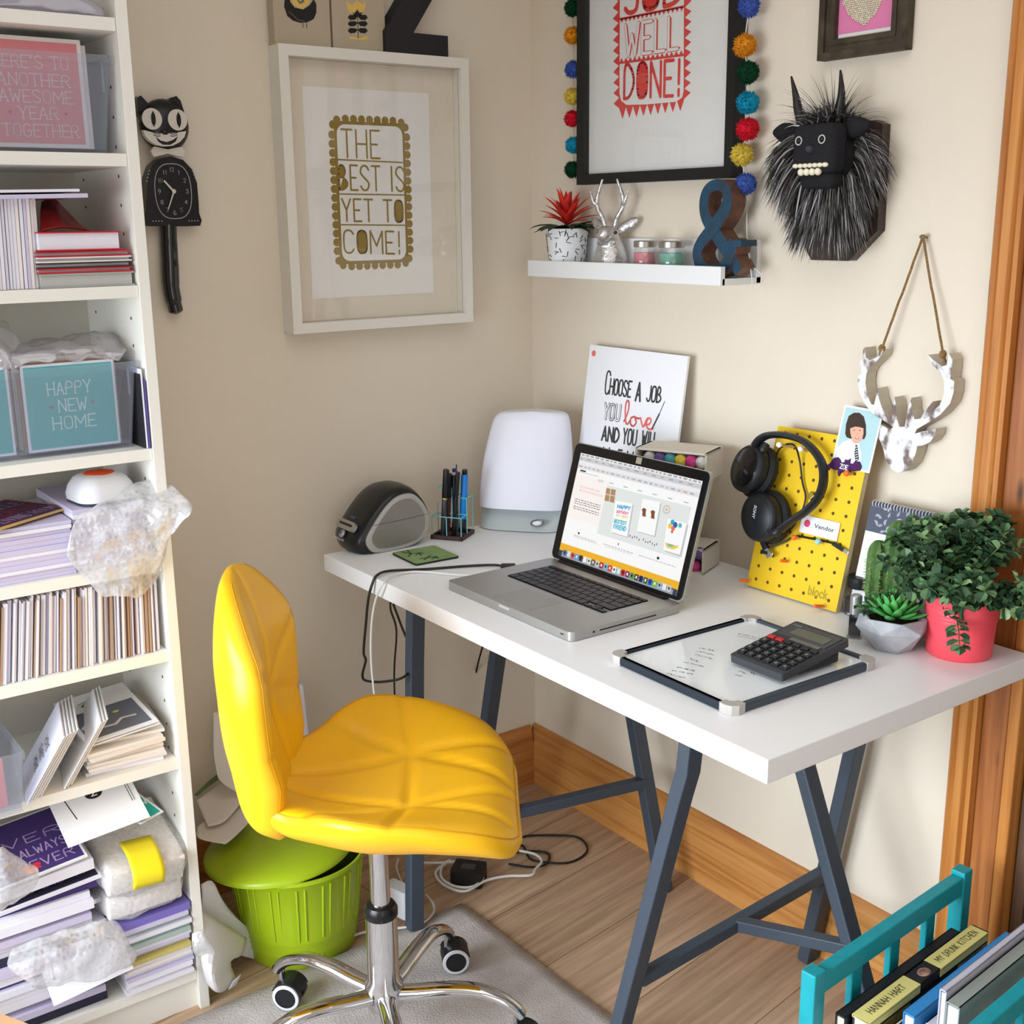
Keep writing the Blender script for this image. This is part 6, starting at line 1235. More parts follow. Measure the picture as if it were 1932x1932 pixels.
while z < .30:
    th = rs.choice((.008, .012, .016)); nm = rs.choice((PAP, PAP, LILAC, mat('deep_purple_card', (70, 50, 112), .6), PAP, mat('dark_navy', (40, 38, 62), .6)))
    lb = {PAP: 'white bundle in the low heap at the picture edge', LILAC: 'lilac bundle in the low heap at the picture edge'}.get(nm, ('deep purple' if nm.name.startswith('deep') else 'navy')+' bundle in the low heap at the picture edge')
    slab('card_bundle', nm, (.15, -1.45, z), (.15, -1.196+rs.uniform(-.02, .008), z), (.345+rs.uniform(-.015, .012), -1.45, z), -th, lb, 'cards', 'bundles in the low heap, '+nm.name.replace('_', ' ')); z += th+.0004
zt2 = z
def words(col, lines, ink=None, z1=.0004):
    def fn(t, w, h, z):
        MB().face([(.004, .004, z), (w-.004, .004, z), (w-.004, h-.004, z), (.004, h-.004, z)]).build('printed_panel', col, t); b = MB()
        for s, y in lines: text(b, s, w*.1, h*y, w*.8, h*.13, .0024, z+z1)
        b.build('lettering', ink or mat('lilac_print'), t)
    return fn
DP, NV = mat('deep_purple_card'), mat('dark_navy')
slab('greeting_card', PAP, (.36, -1.36, zt2+.001), (.36, -1.195, zt2+.012), (.2, -1.36, zt2+.02), .006, 'navy lettered card bundle lying above the purple bundles in the low heap', 'card', printed=words(NV, [('YOU DID IT', .12), ('WELL DONE', .36)], mat('ash_print', (120, 116, 136), .6)))
slab('greeting_card', WHITE, (.365, -1.37, zt2+.045), (.365, -1.215, zt2+.06), (.2, -1.37, zt2+.07), .004, 'purple worded card with red heart, beside the bubble wrapped parcel', 'card', printed=words(DP, [('FOREVER', .1), ('AND ALWAYS', .32), ('EVER', .54)]))
t = slab('greeting_card', PAP, (.36, -1.375, zt2+.022), (.36, -1.205, zt2+.033), (.2, -1.375, zt2+.04), .02, 'stack of white backed cards between the purple and the navy card', 'card')
b = MB(); b.prism([(.016*sin(k*pi/12)**3, .0125*cos(k*pi/12)-.005*cos(k*pi/6)-.002*cos(k*pi/4)) for k in range(24)], 0, .0006); q = one(b, 'heart_sticker', mat('heart_red', (206, 44, 60), .6), 'red heart sticker on the purple worded card', 'sticker'); q.matrix_world = axes((.345, -1.30, zt2+.0595), (0, 1, .09), (-1, 0, .15), (.15, -.09, 1))
def parcel(name, label, c, r, M_rot, tape=None, m=None):
    t = thing(name, label, 'parcel', Matrix.Translation(c) @ M_rot); b = MB(); n = 34; vs = []
    def P(u, v):
        a = -pi/2+pi*u; e = 2*pi*v; f = lambda x, k: math.copysign(abs(x)**k, x); p = Vector((f(cos(a), .45)*f(cos(e), .45), f(cos(a), .45)*f(sin(e), .45), f(sin(a), .6)))
        p = Vector((p.x*r[0], p.y*r[1], p.z*r[2])); return p+noise.noise_vector(p*22+Vector(c))*.007
    def tp_(P, u, v):
        q = P(.985-.5*u, .5/44); w_ = r[1]*.36*(2*v-1); q2 = Vector((q.x, 0, q.z)); return q2*1.035+Vector((0, tape+w_, .002))
    b.grid(P, n, 44); b.build('bubble_cover', BUB, t, smooth=True)
    MB().box((0, 0, 0), (r[0]*1.72, r[1]*1.72, r[2]*1.4)).build('contents', PAPW, t, bevel=.004)
    if tape:
        b = MB(); b.grid(lambda u, v: P(.97-.52*u, (v-.5)*.13+.0)*1.02+Vector((0, tape, 0)) if False else tp_(P, u, v), 14, 8); b.build('yellow_tape', mat('tape_yellow', (244, 226, 40), .35), t, smooth=True, solid=.0008)
    return t
Rt = Matrix.Rotation(radians(16), 4, 'Y') @ Matrix.Rotation(radians(-5), 4, 'X')
parcel('wrapped_parcel', 'bubble wrapped parcel with a bright yellow tape label', (.29, -1.122, zt+.104), (.1, .078, .036), Rt, -.005)
parcel('wrapped_parcel', 'plain bubble wrapped parcel squashed under the yellow taped one', (.275, -1.125, zt+.038), (.1, .076, .03), Matrix.Rotation(radians(4), 4, 'Y'))
P0, P1, P2 = Vector((.372, -1.246, .402)), Vector((.372, -1.108, .413)), Vector((.24, -1.31, .465))
def invoice(t, w, h, z):
    b = MB(); b.disc((w*.52, h*.58), w*.105, z, 22, ry=w*.08); b.line([(w*.22, h*.32), (w*.16, h*.72)], .0016, z)
    for k in range(4): b.line([(w*(.66+.05*k), h*.62), (w*(.66+.05*k), h*.84)], .0012, z)
    for k in range(2): b.line([(w*(.9+.03*k), h*.3), (w*(.9+.03*k), h*.55)], .001, z)
    b.build('printed_marks', INK, t); b = MB(); text(b, 'Z', w*.49, h*.545, w*.06, h*.07, .0022, z+.0004); b.build('logo_letter', WHITE, t)
slab('delivery_note', WHITE, P0, P1, P2, .0012, 'white printed sheet with a round black logo lying over the parcels', 'paper', printed=invoice)
slab('greeting_card', WHITE, at(265, 1556, 'z', .404), at(309, 1532, 'z', .406), at(228, 1496, 'z', .427), .0012, 'teal card lettered NEW tucked behind the white printed sheet', 'card', printed=words(mat('bright_teal', (34, 170, 164), .6), [('NEW', .4)], WHITE))
P0 = at(98, 1922, 'x', .372); P1 = at(258, 1860, 'x', .372)
slab('delivery_note', WHITE, (.385, -1.30, .135), (.385, -1.165, .150), (.33, -1.31, .215), .0015, 'white sheet hanging out at the bottom of the heap', 'paper', printed=lambda t, w, h, z: MB().line([(w*.1, h*.4), (w*.14, h*.75)], .0016, z).line([(w*.8, h*.7), (w*.9, h*.6)], .001, z).build('printed_marks', INK, t) and None)
def bubsheet(label, ctrl, jig=.008): 
    b = MB(); add_rows(b, sheet(ctrl, 9), jig=jig, fr=32, seed=len(label)); return one(b, 'bubble_wrap', BUB, label, 'bubble wrap', smooth=True, solid=.0008)
bubsheet('flattened bubble wrap draped over the low heap above the hanging white sheet', [[A(20, 1790, .36), A(90, 1765, .365), A(160, 1745, .37), A(215, 1735, .368)], [A(15, 1820, .385), A(90, 1800, .392), A(170, 1790, .395), A(245, 1775, .385)], [A(40, 1850, .392), A(100, 1835, .4), A(170, 1828, .4), A(256, 1800, .388)], [A(75, 1865, .39), A(130, 1855, .396), A(190, 1840, .396), A(235, 1825, .386)]])
bubsheet('white puff of bubble wrap at the picture edge beside the purple card', [[A(-20, 1600, .37), A(20, 1605, .375), A(50, 1625, .375)], [A(-20, 1650, .40), A(30, 1650, .405), A(68, 1650, .39)], [A(-20, 1700, .40), A(25, 1695, .40), A(58, 1685, .385)], [A(-20, 1725, .38), A(5, 1715, .38), A(30, 1705, .375)]], .012)
bubsheet('small scrap of clear film poking out past the bookcase side', [[A(362, 1762, .362), A(382, 1760, .37), A(395, 1775, .375)], [A(364, 1785, .37), A(388, 1785, .38), A(407, 1795, .382)], [A(375, 1808, .366), A(392, 1815, .372), A(405, 1822, .374)]], .005)
# cardboard carton at the picture corner
a = at(58, 1936, 'x', .455); M = TR(a.x, a.y, .013, radians(28)); T = thing('cardboard_carton', 'plain brown cardboard carton at the foot of the bookcase', 'box', M); zc = a.z-.013; CARD = mat('cardboard', (214, 170, 126), .8)
b = MB(); b.box((-.002, -.1, zc/2), (.004, .2, zc)); b.box((-.075, -.1, zc/2), (.004, .2, zc)); b.box((-.038, -.002, zc/2), (.077, .004, zc)); b.box((-.038, -.198, zc/2), (.077, .004, zc)); b.box((-.038, -.1, .002), (.077, .2, .004)); b.build('carton_walls', CARD, T)
b = MB(); b.box((-.038, -.05, zc+.001), (.077, .1, .003)); b.build('flap', CARD, T); b = MB(); b.box((-.038, -.151, zc+.001), (.077, .098, .003)); b.build('flap', CARD, T)
# ------------------------------------------------------------------ chair
O = Vector((.655, -.825, 0)); M = TR(O.x, O.y, .0115, radians(56)); T = thing('desk_chair', 'yellow quilted swivel chair with chrome star base', 'chair', M)
YL_ = mat('yellow_leatherette', (247, 186, 18), .36, spec=.45, bump=.06, bs=400); CHR = mat('chrome', (214, 214, 216), .06, metal=1)
def interp(tab, x):
    if x <= tab[0][0]: return tab[0][1]
    for (a, p), (c, q) in zip(tab, tab[1:]):
        if x <= c:
            break
    else: return tab[-1][1]
    i = [k for k in range(len(tab)-1) if tab[k][0] <= x <= tab[k+1][0]][0]; (a, p), (c, q) = tab[i], tab[i+1]; h = c-a; t = (x-a)/h
    m0 = (q-tab[i-1][1])/(c-tab[i-1][0]) if i else (q-p)/h; m1 = (tab[i+2][1]-p)/(tab[i+2][0]-a) if i+2 < len(tab) else (q-p)/h
    return (2*t**3-3*t*t+1)*p+(t**3-2*t*t+t)*h*m0+(3*t*t-2*t**3)*q+(t**3-t*t)*h*m1
def segd(p, a, c):
    a, c, p = Vector(a), Vector(c), Vector(p); d = c-a; t = max(0, min(1, (p-a).dot(d)/d.length_squared)); return (p-a-d*t).length
HWS = [(-.19, .095), (-.15, .114), (-.11, .142), (-.07, .178), (-.03, .204), (.01, .213), (.07, .21), (.14, .198), (.19, .178), (.22, .145), (.236, .1)]
ZS = [(-.19, .505), (-.165, .484), (-.13, .468), (-.08, .457), (0, .452), (.1, .458), (.18, .456), (.236, .436)]
WG = [(-.19, .02), (-.13, .03), (-.07, .07), (-.02, .084), (.06, .07), (.15, .042), (.236, .01)]
SEAMS = [((.055, -.08), (.055, .08)), ((.055, .08), (.035, .2)), ((.055, -.08), (.035, -.2))]
for s in (-1, 1): SEAMS += [((.055, s*.08), (-.15, s*.02)), ((.055, s*.08), (.215, s*.115)), ((.055, s*.08), (.235, s*.012)), ((.055, s*.08), (-.09, s*.145))]
def pad(name, fn, nu, nt, parent=T):
    """closed cushion: fn(s, t, side) gives the skin, side +1 or -1"""
    b = MB(); vs = []; n = 2*nt
    for i in range(nu+1):
        s = i/nu
        for k in range(n):
            t = -1+2*k/nt if k <= nt else 1-2*(k-nt)/nt
            vs.append(fn(s, t, 1 if k <= nt else -1))
    b._a(vs, [(i*n+k, i*n+(k+1) % n, (i+1)*n+(k+1) % n, (i+1)*n+k) for i in range(nu) for k in range(n)]+[tuple(range(n-1, -1, -1)), tuple(range(nu*n, (nu+1)*n))])
    return b.build(name, YL_, parent, smooth=True, ang=75)
def seatpt(s, t, side, off=0):
    s2 = .5-.5*cos(pi*s)*(.75+.25*abs(cos(pi*s))); u = -.19+.426*s2; tt = math.copysign(1-(1-abs(t))**1.35, t)
    hw_ = interp(HWS, u); v = hw_*tt; e = max(0, 1-abs(tt)**6)**.5; e2 = max(0, 1-abs(2*s2-1)**14)**.5; e *= .12+.88*e2
    th = .062-.012*max(0, -u/.19); z = interp(ZS, u)+interp(WG, u)*abs(tt)**2.2-.012*(1-e)*0
    zz = z+side*e*th*.5+(.006*e if side > 0 else 0)+off+.085*v
    if side > 0:
        d = min(segd((u, v), a, c) for a, c in SEAMS); zz -= .0065*math.exp(-(d/.008)**2)*e
    return Vector((u, v, zz))
pad('seat', seatpt, 84, 56)
HWB = [(.435, .075), (.46, .1), (.5, .116), (.55, .135), (.6, .153), (.66, .166), (.71, .169), (.76, .156), (.79, .137), (.815, .113), (.835, .09), (.85, .066), (.859, .043), (.865, .012)]
UB = [(.435, -.15), (.46, -.166), (.5, -.18), (.6, -.196), (.7, -.2), (.8, -.206), (.872, -.212)]
SB = [((.66, 0), (.86, 0)), ((.66, 0), (.6, -.16)), ((.66, 0), (.6, .16)), ((.66, 0), (.76, -.18)), ((.66, 0), (.76, .18)), ((.66, 0), (.5, -.05)), ((.66, 0), (.5, .05))]
def backpt(s, t, side):
    s2 = .5-.5*cos(pi*s); w = .435+.43*s2; tt = math.copysign(1-(1-abs(t))**1.35, t); hw_ = interp(HWB, w); v = hw_*tt
    e = max(0, 1-abs(tt)**6)**.5*(.06+.94*max(0, 1-abs(2*s2-1)**(10 if s2 < .5 else 4))**.5); th = .078 if w < .74 else .078-.03*(w-.74)/.132
    u = interp(UB, w)+.042*abs(tt)**2*min(1, (w-.43)/.12, (.868-w)/.12)+side*e*th*.5
    if side > 0: u -= .006*math.exp(-(min(segd((w, v), a, c) for a, c in SB)/.008)**2)*e
    return Vector((u, -v, w))
pad('backrest', backpt, 76, 48)
DK = mat('yellow_stitch', (206, 146, 10), .6); b = MB()
def edge(fn, s0, s1, t, off): return [fn(s0+(s1-s0)*k/40, t, 1)+off for k in range(41)]
for t in (-.90, .90): b.tube(edge(seatpt, .16, .93, t, Vector((0, 0, .0006))), .0012, 5)
b.tube([seatpt(.93, -.9+1.8*k/20, 1)+Vector((.0004, 0, .0006)) for k in range(21)], .0012, 5)
for t in (-.9, .9): b.tube([backpt(.1+.8*k/40, t, 1)+Vector((.0004, 0, 0)) for k in range(41)], .0012, 5)
b.build('stitching', DK, T, smooth=True)
MB().lathe([(.001, .432), (.05, .432), (.055, .425), (.03, .40), (.001, .40)], 24).build('seat_plate', mat('black_steel', (26, 26, 28), .5), T, smooth=True)
MB().lathe([(.001, .2), (.0165, .2), (.0165, .41), (.001, .41)], 28).build('gas_lift', mat('chrome'), T, smooth=True)
MB().lathe([(.001, .248), (.027, .248), (.0285, .25), (.0285, .262), (.024, .27), (.018, .272), (.001, .272)], 28).build('collar', mat('collar_black', (18, 18, 20), .3), T, smooth=True)
MB().lathe([(.001, .075), (.03, .075), (.034, .085), (.033, .12), (.0275, .13), (.0265, .249), (.001, .249)], 36).build('column', CHR, T, smooth=True)
WR = mat('caster_grey_ring', (206, 206, 208), .4); WBK = mat('caster_black', (24, 26, 30), .4)
for k, (a0, sw_) in enumerate(((116, 60), (45, 20), (-26, 200), (-98, 30), (202-360, 40))):
    a = radians(a0-53); D = Vector((cos(a), sin(a), 0)); S = Vector((-sin(a), cos(a), 0)); ctrl = [(.02, .1, .017, .013), (.06, .104, .017, .013), (.11, .112, .0165, .012), (.16, .113, .0155, .011), (.2, .1, .0145, .0105), (.226, .082, .0135, .0105), (.236, .068, .0125, .011)]
    P = cr([(r_, z_, w_) for r_, z_, w_, h_ in ctrl], 6); H = cr([(h_, 0, 0) for r_, z_, w_, h_ in ctrl], 6); b = MB(); vs = []; n = 14
    for i, p in enumerate(P):
        d = P[min(i+1, len(P)-1)]-P[max(i-1, 0)]; d = Vector((d.x, d.y)).normalized(); c = D*p.x+Vector((0, 0, p.y)); u = D*(-d.y)+Vector((0, 0, d.x))
        for q in range(n): g = 2*pi*q/n; vs.append(c+S*cos(g)*p.z+u*sin(g)*H[i].x)
    b._a(vs, [(i*n+q, i*n+(q+1) % n, (i+1)*n+(q+1) % n, (i+1)*n+q) for i in range(len(P)-1) for q in range(n)]+[tuple(range(n)), tuple(range(len(vs)-n, len(vs)))]); b.build('star_leg', CHR, T, smooth=True)
    g = radians(sw_-53); wd = Vector((cos(g), sin(g), 0)); ax = Vector((-sin(g), cos(g), 0)); c = D*.228+wd*.014+Vector((0, 0, .0265)); R = Matrix((wd, Vector((0, 0, 1)), -ax)).transposed() if False else Matrix((wd, Vector((0, 0, 1)), wd.cross(Vector((0, 0, 1))))).transposed()
    K = Matrix.Translation(c) @ R.to_4x4(); e = bpy.data.objects.new('caster', None); COL.objects.link(e); e.parent = T
    MB(Matrix.Translation(D*.228)).lathe([(.001, .04), (.006, .04), (.006, .075), (.001, .075)], 12).build('stem', CHR, e, smooth=True)
    for s in (-1, 1):
        MB(K).lathe([(.001, s*.005), (.024, s*.005), (.026, s*.008), (.026, s*.02), (.024, s*.0225), (.001, s*.0225)], 28).build('wheel', WBK, e, smooth=True)
        MB(K).lathe([(.0195, s*.0222), (.024, s*.0228), (.0255, s*.0215), (.0245, s*.0235), (.0195, s*.024)], 28, cap=False).build('wheel_ring', WR, e, smooth=True)
    b = MB(K); b.prism([(.0285*cos(q*pi/10+.25), .0285*sin(q*pi/10+.25)) for q in range(9)]+[(-.02, .012), (.008, .006)], -.021, .021); b.build('hood', WBK, e, bevel=.003)
# ------------------------------------------------------------------ rug, bin, papers and leads on the floor
b = MB(); b.grid(lambda u, v: Vector((.372+.03*v+1.9*u, -.478-1.4*v+.05*u*(1-v), .0065+.0025*noise.noise(Vector((u*9, v*7, 0))))), 60, 50)
T = one(b, 'rug', mat('grey_rug', (202, 194, 190), .95, spec=.05, c2=(176, 168, 166), vs=14, bump=.5, bs=260), 'flat woven grey rug under the yellow chair', 'rug', smooth=True, solid=.005)
LIME = mat('lime_plastic', (164, 190, 26), .35, coat=.1); c = at(568, 1768, 'z', 0); T = thing('waste_bin', 'lime green ribbed bin with its lid heaped with papers', 'bin', (c.x, c.y, 0)); T.scale = (1, 1, .92); b = MB(); n = 96; vs = []
prof = [(.108, 0), (.112, .004), (.113, .03), (.1155, .036), (.114, .042), (.1165, .048), (.115, .054), (.118, .06), (.117, .066), (.13, .205), (.134, .208), (.134, .216), (.130, .216), (.127, .205), (.11, .01), (.001, .008)]
for r_, z_ in prof:
    for k in range(n):
        a = 2*pi*k/n; rib = .0022*(1 if (k % 12) in (1, 4) else 0) if .06 < z_ < .2049 and r_ > .115 else 0; vs.append(((r_+rib)*cos(a), (r_+rib)*sin(a), z_))
for k in range(n):
    pass
b._a(vs, [(i*n+k, i*n+(k+1) % n, (i+1)*n+(k+1) % n, (i+1)*n+k) for i in range(len(prof)-1) for k in range(n)]+[tuple(range(n-1, -1, -1))]); b.build('bin_body', LIME, T, smooth=True, ang=50)
b = MB()
for k in range(16):
    a = 2*pi*k/16
    for da in (-.06, .06): b.tube([Vector(((.1175+.0125*t)*cos(a+da), (.1175+.0125*t)*sin(a+da), .072+.125*t)) for t in (0, .5, 1)], .0022, 6)
b.build('ribs', LIME, T, smooth=True)
cl = at(524, 1575, 'z', .225); Ml = T.matrix_world.inverted() @ TR(cl.x, cl.y, .222, 0, radians(3), radians(-3))
b = MB(Ml); b.lathe([(.001, .018), (.1, .016), (.125, .008), (.142, .0), (.146, -.006), (.146, -.012), (.142, -.012), (.138, -.002), (.1, .012), (.001, .014)], 64); b.build('lid', LIME, T, smooth=True)
zp = .243
def paper(label, ctrl, m=PAPW, n=6, jig=.002, th=.0012, name='paper_sheet', cat='paper', ang=60):
    b = MB(); add_rows(b, sheet(ctrl, n), jig=jig, fr=14, seed=len(label)); return one(b, name, m, label, cat, smooth=True, ang=ang, solid=th)
Z = lambda px, py, z: at(px, py, 'z', z)
paper('folded white sheet lying over the edge of the green lid', [[Z(372, 1560, zp), Z(410, 1525, zp+.004), Z(450, 1490, zp+.006)], [Z(375, 1582, zp-.002), Z(420, 1560, zp+.003), Z(460, 1525, zp+.004)], [Z(425, 1592, zp-.004), Z(440, 1580, zp), Z(472, 1548, zp)]])
paper('grey printed envelope lying on the papers heaped on the lid', [[Z(370, 1510, zp+.022), Z(415, 1478, zp+.03), Z(452, 1452, zp+.036)], [Z(382, 1535, zp+.015), Z(420, 1505, zp+.022), Z(460, 1480, zp+.028)], [Z(392, 1560, zp+.01), Z(425, 1548, zp+.014), Z(465, 1505, zp+.02)]])
paper('dark green edged leaflet at the back of the papers on the lid', [[Z(366, 1500, zp+.035), Z(400, 1468, zp+.05), Z(440, 1440, zp+.06)], [Z(372, 1502, zp+.03), Z(405, 1475, zp+.045), Z(445, 1450, zp+.055)]], mat('leaflet_green', (92, 110, 70), .6))
Xp = lambda px, py, x: at(px, py, 'x', x)
paper('tall white sheet standing behind the chair back against the wall', [[Xp(402, 1345, .06), Xp(425, 1340, .06), Xp(445, 1342, .06)], [Xp(404, 1420, .1), Xp(425, 1430, .1), Xp(448, 1440, .1)], [Xp(412, 1468, .13), Xp(430, 1485, .13), Xp(455, 1500, .13)]])
paper('white sheet sticking up between chair back and seat', [[Xp(528, 1302, .05), Xp(550, 1292, .05), Xp(572, 1290, .05)], [Xp(530, 1360, .08), Xp(555, 1350, .09), Xp(578, 1345, .08)], [Xp(532, 1450, .12), Xp(558, 1440, .13), Xp(588, 1430, .12)]], PAP)
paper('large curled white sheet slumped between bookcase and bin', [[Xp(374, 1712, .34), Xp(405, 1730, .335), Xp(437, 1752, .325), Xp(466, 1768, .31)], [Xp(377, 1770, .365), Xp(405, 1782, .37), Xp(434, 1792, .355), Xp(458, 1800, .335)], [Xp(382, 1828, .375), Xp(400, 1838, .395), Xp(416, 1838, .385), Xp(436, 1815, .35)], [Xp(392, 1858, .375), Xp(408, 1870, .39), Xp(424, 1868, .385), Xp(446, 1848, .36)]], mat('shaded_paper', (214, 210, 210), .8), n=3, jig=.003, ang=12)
paper('crumpled grey-white sheet behind the curled one by the bookcase', [[Xp(378, 1672, .29), Xp(398, 1664, .29), Xp(412, 1690, .285), Xp(430, 1718, .28)], [Xp(380, 1720, .3), Xp(410, 1728, .295), Xp(445, 1742, .29), Xp(479, 1762, .28)], [Xp(385, 1780, .31), Xp(420, 1780, .305), Xp(450, 1800, .295), Xp(484, 1812, .285)]], PAP, n=3, jig=.005, ang=12)
paper('small torn paper strip on the floor at the foot of the bin', [[Xp(440, 1850, .37), Xp(455, 1838, .36)], [Xp(432, 1866, .375), Xp(446, 1858, .365)]], PAP, n=3, jig=.001)
WCB = mat('white_rubber'); BCB = mat('black_rubber')
fz = .004
def cable(label, pts, r, m, z=fz, name='floor_cable'): return one(MB().tube(cr([Z(p[0], p[1], p[2] if len(p) > 2 else z) for p in pts], 6), r, 7), name, m, label, 'cable', smooth=True)
c_ = lambda x, y: (350+x/2.963, 1280+y/2.963)
cable('white cable coiled in loops on the floor behind the chair', [c_(1190, 1010), c_(1180, 1060), c_(1210, 1140), c_(1260, 1180)], .0028, WCB, .012, 'white_floor_cable')
cable('white cable in round loops lying by the black adapter box', [c_(1300, 1030), c_(1440, 1030), c_(1580, 1020), c_(1650, 1060), c_(1660, 1120), c_(1600, 1165), c_(1500, 1160), c_(1430, 1110), c_(1440, 1040), c_(1480, 1020), c_(1400, 1080), c_(1440, 1150), c_(1560, 1190), c_(1680, 1130), c_(1800, 1105), c_(1930, 1100), (1010, 1640), (1022, 1625), (1010, 1612), (980, 1605)], .003, WCB, .014, 'white_floor_cable')
cable('thin white lead curving along the rug edge from the plug', [c_(850, 1515, ), c_(860, 1480), c_(960, 1430), c_(1100, 1400), c_(1200, 1395), c_(1320, 1370), c_(1385, 1310), c_(1385, 1260), c_(1345, 1210)], .0026, WCB, .014, 'white_floor_cable')
cable('black cable trailing in a wide loop over the floor under the desk', [(960, 1630), (1000, 1636), (1030, 1630), (1036, 1612), (1015, 1606), (985, 1607), (960, 1610), (985, 1595), (1000, 1620), (1030, 1627), (1070, 1628), (1100, 1615), (1108, 1598), (1090, 1580), (1050, 1576), (990, 1578), (965, 1592)], .0026, BCB, .004, 'black_floor_cable')
p = at(752, 1735, 'z', .012); T = thing('power_brick', 'white power brick standing on the floor beside the trestle foot', 'adapter', TR(p.x-.02, p.y+.015, .012, radians(15))); MB().prism(rrect(.062, .03, .007, 4), 0, .062).build('brick', mat('brick_white', (232, 232, 236), .4), T, bevel=.003); MB().box((-.012, -.0155, .05), (.006, .001, .004)).build('indicator', mat('red_led', (240, 60, 50), .4, emit=1.2), T)
p = at(870, 1668, 'z', 0); T = thing('adapter_box', 'black adapter box on the floor inside the white cable loops', 'adapter', TR(p.x, p.y+.02, .0005, radians(40))); MB().prism(rrect(.07, .055, .006), 0, .035).build('case', mat('adapter_black', (26, 24, 24), .5), T, bevel=.004); MB().box((0, 0, .0355), (.03, .02, .001)).build('rating_plate', mat('plate_grey', (70, 70, 72), .6), T)
# ------------------------------------------------------------------ teal rack with books
P, Q = Vector((1.300, -.508, 0)), Vector((1.268, -.093, 0)); X = (Q-P).normalized(); L = (Q-P).length; Y = Vector((X.y, -X.x, 0)); M = axes(P, X, -Y, (0, 0, 1)); T = thing('magazine_rack', 'teal painted wooden slatted rack holding books and magazines', 'rack', M); TE_ = mat('teal_paint', (20, 158, 170), .45, var=.06, vs=40, bump=.1, bs=200)
WD = .205; HR = .37
def rk(name, c, d): MB().box(c, d).build(name, TE_, T, bevel=.002)
for s, nm in ((0, 'a'), (1, 'b')):
    y = -WD*s; rk('top_rail', (L/2, y, HR-.016), (L-.03, .02, .032)); rk('bottom_rail', (L/2, y, .055), (L-.03, .018, .03))
    for x in (.009, L-.009): rk('post', (x, y, HR/2+.004), (.026, .024, HR+.006))
    for k in range(3): rk('slat', (L*(.27+.24*k), y, .2), (.026, .011, .30))
for x in (.009, L-.009):
    for z in (.055, .13): rk('end_rail', (x, -WD/2, z), (.016, WD-.024, .03))
rk('base_board', (L/2, -WD/2, .05), (L-.03, WD-.02, .008))
def rbook(label, x0, x1, y, th, z1, cover, pages=PAP, lean=0, extra=None, cat='book', name='book', z0=.056):
    """book standing on its fore edge; its spine is the top"""
    t = thing(name, label, cat, M @ Matrix.Translation((x0, -y, z0)) @ Matrix.Rotation(lean, 4, 'X')); w, h = x1-x0, z1-z0
    for s in (0, 1): MB().box((w/2, -th*s-.0008*(1-2*s), h/2), (w, .0016, h)).build('cover', cover, t)
    MB().box((w/2, -th/2, h-.001), (w, th, .002)).build('spine', cover, t); MB().box((w/2, -th/2, h/2-.003), (w-.006, th-.0035, h-.006)).build('pages', pages, t)
    if extra: extra(t, w, h, th)
    return t
BKK = mat('book_black', (32, 34, 40), .45); rbook('black book with cream page edge and red mark, nearest the teal slats', .035, .345, .022, .016, .308, BKK, mat('cream_pages', (226, 218, 196), .7))
SPY = mat('spine_lemon', (232, 222, 140), .55)
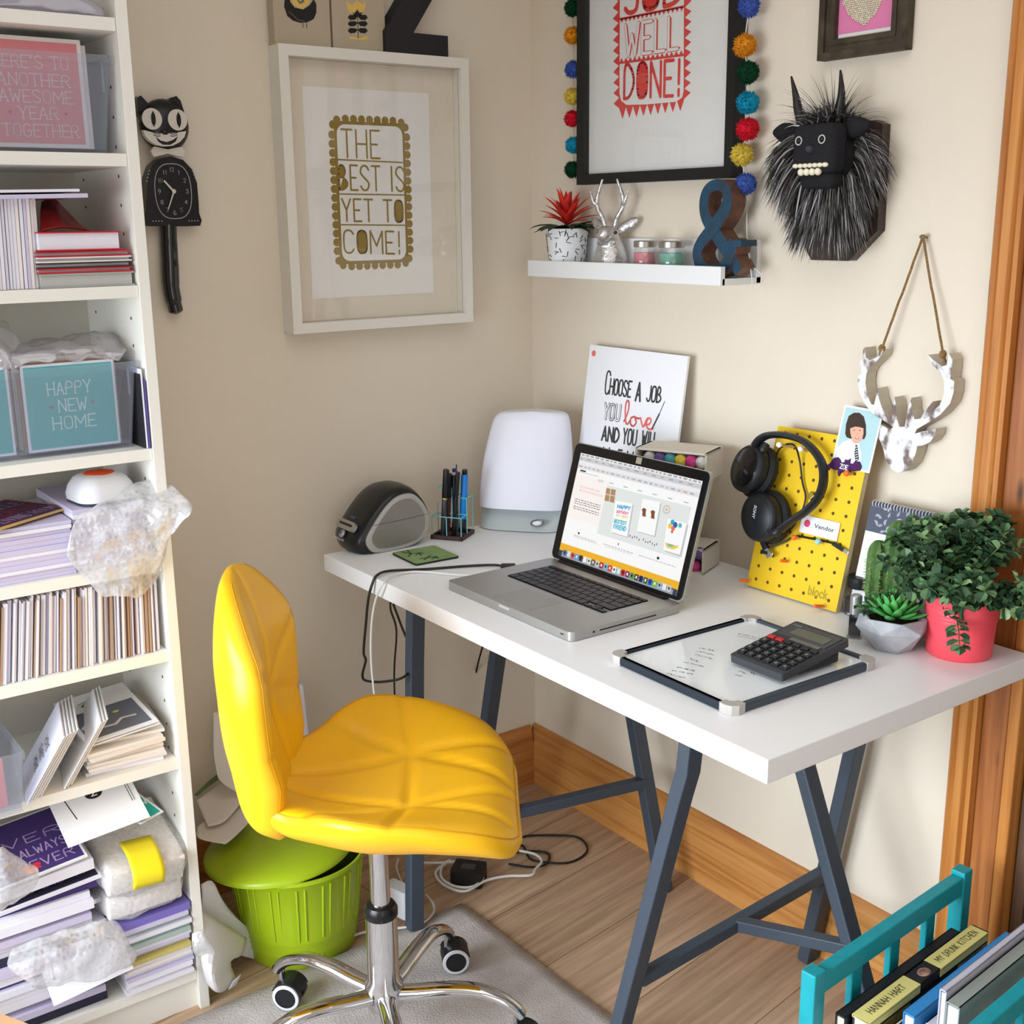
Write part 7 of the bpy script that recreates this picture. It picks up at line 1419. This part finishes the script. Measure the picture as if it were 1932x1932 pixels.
def yellow_spine(t, w, h, th):
    Kt = axes((0, -th, h+.0006), (1, 0, 0), (0, 1, 0), (0, 0, 1)); b = MB(); b.box((w*.2, -th/2, h-.002), (w*.4, th+.002, .0045)); b.box((w*.78, -th/2, h-.002), (w*.42, th+.002, .0045))
    b.box((w*.2, -th-.0005, h-.008), (w*.4, .001, .012)); b.box((w*.78, -th-.0005, h-.008), (w*.42, .001, .012)); b.build('spine_labels', SPY, t)
    b = MB(Matrix.Translation((0, -th, h+.0007))); text(b, 'HANNAH HART', w*.06, th*.3, w*.27, th*.42, .0012); text(b, 'MY DRUNK KITCHEN', w*.61, th*.3, w*.34, th*.42, .001); b.build('lettering', mat('print_black', (30, 30, 26), .6), t)
    K2 = axes((0, -th-.0006, 0), (1, 0, 0), (0, 0, 1), (0, -1, 0)); b = MB(K2); b.face([(.002, h-.1, .001), (w*.32, h-.1, .001), (w*.32, h-.016, .001), (.002, h-.016, .001)], 0); b.face([(w*.34, h-.1, .001), (w*.7, h-.1, .001), (w*.7, h-.016, .001), (w*.34, h-.016, .001)], 1); b.face([(w*.72, h-.1, .001), (w*.99, h-.1, .001), (w*.99, h-.016, .001), (w*.72, h-.016, .001)], 2)
    b.line([(w*.46, h-.045), (w*.5, h-.04), (w*.47, h-.055), (w*.52, h-.056)], .002, .0015, 2); b.line([(w*.55, h-.04), (w*.56, h-.056)], .002, .0015, 2); b.build('cover_print', [mat('olive_photo', (150, 134, 70), .6, c2=(80, 70, 40), vs=30), mat('book_black'), mat('grey_photo', (170, 168, 166), .6, c2=(60, 58, 58), vs=25)], t)
    b = MB(); b.ell((w*.49, -th*.55, h+.0002), (.013, .0085, .001), 16, 6); b.build('spine_portrait', mat('portrait_skin', (206, 160, 140), .6, c2=(84, 60, 52), vs=70), t)
rbook('cookery book with lemon yellow spine labels, second book from the teal slats', .045, .372, .043, .026, .312, BKK, mat('white_pages', (236, 236, 238), .7), extra=yellow_spine)
rbook('thin pale cream booklet between the lemon spined and the blue book', .06, .38, .079, .006, .292, mat('cream_cover', (224, 220, 206), .6))
rbook('bright blue book between the cream booklet and the white book', .10, .388, .088, .018, .315, mat('book_blue', (48, 140, 206), .5), mat('white_pages'))
rbook('small white book wedged beside the blue book', .12, .30, .112, .02, .30, mat('book_white', (226, 226, 232), .5), mat('white_pages'), extra=lambda t, w, h, th: MB().disc((w*.3, -th/2), .004, h+.0005, 12).build('ink_dot', BKK, t) and None)
rbook('tall lavender grey folder standing highest in the teal rack', .105, .388, .136, .01, .375, mat('lavender_grey', (196, 194, 208), .5), mat('white_pages'), cat='folder', name='folder')
rbook('thick white magazine with grey green cover nearest the room', .10, .388, .149, .02, .365, mat('sage_cover', (150, 158, 152), .45), mat('white_pages'), cat='magazine', name='magazine')
bpy.context.view_layer.update()
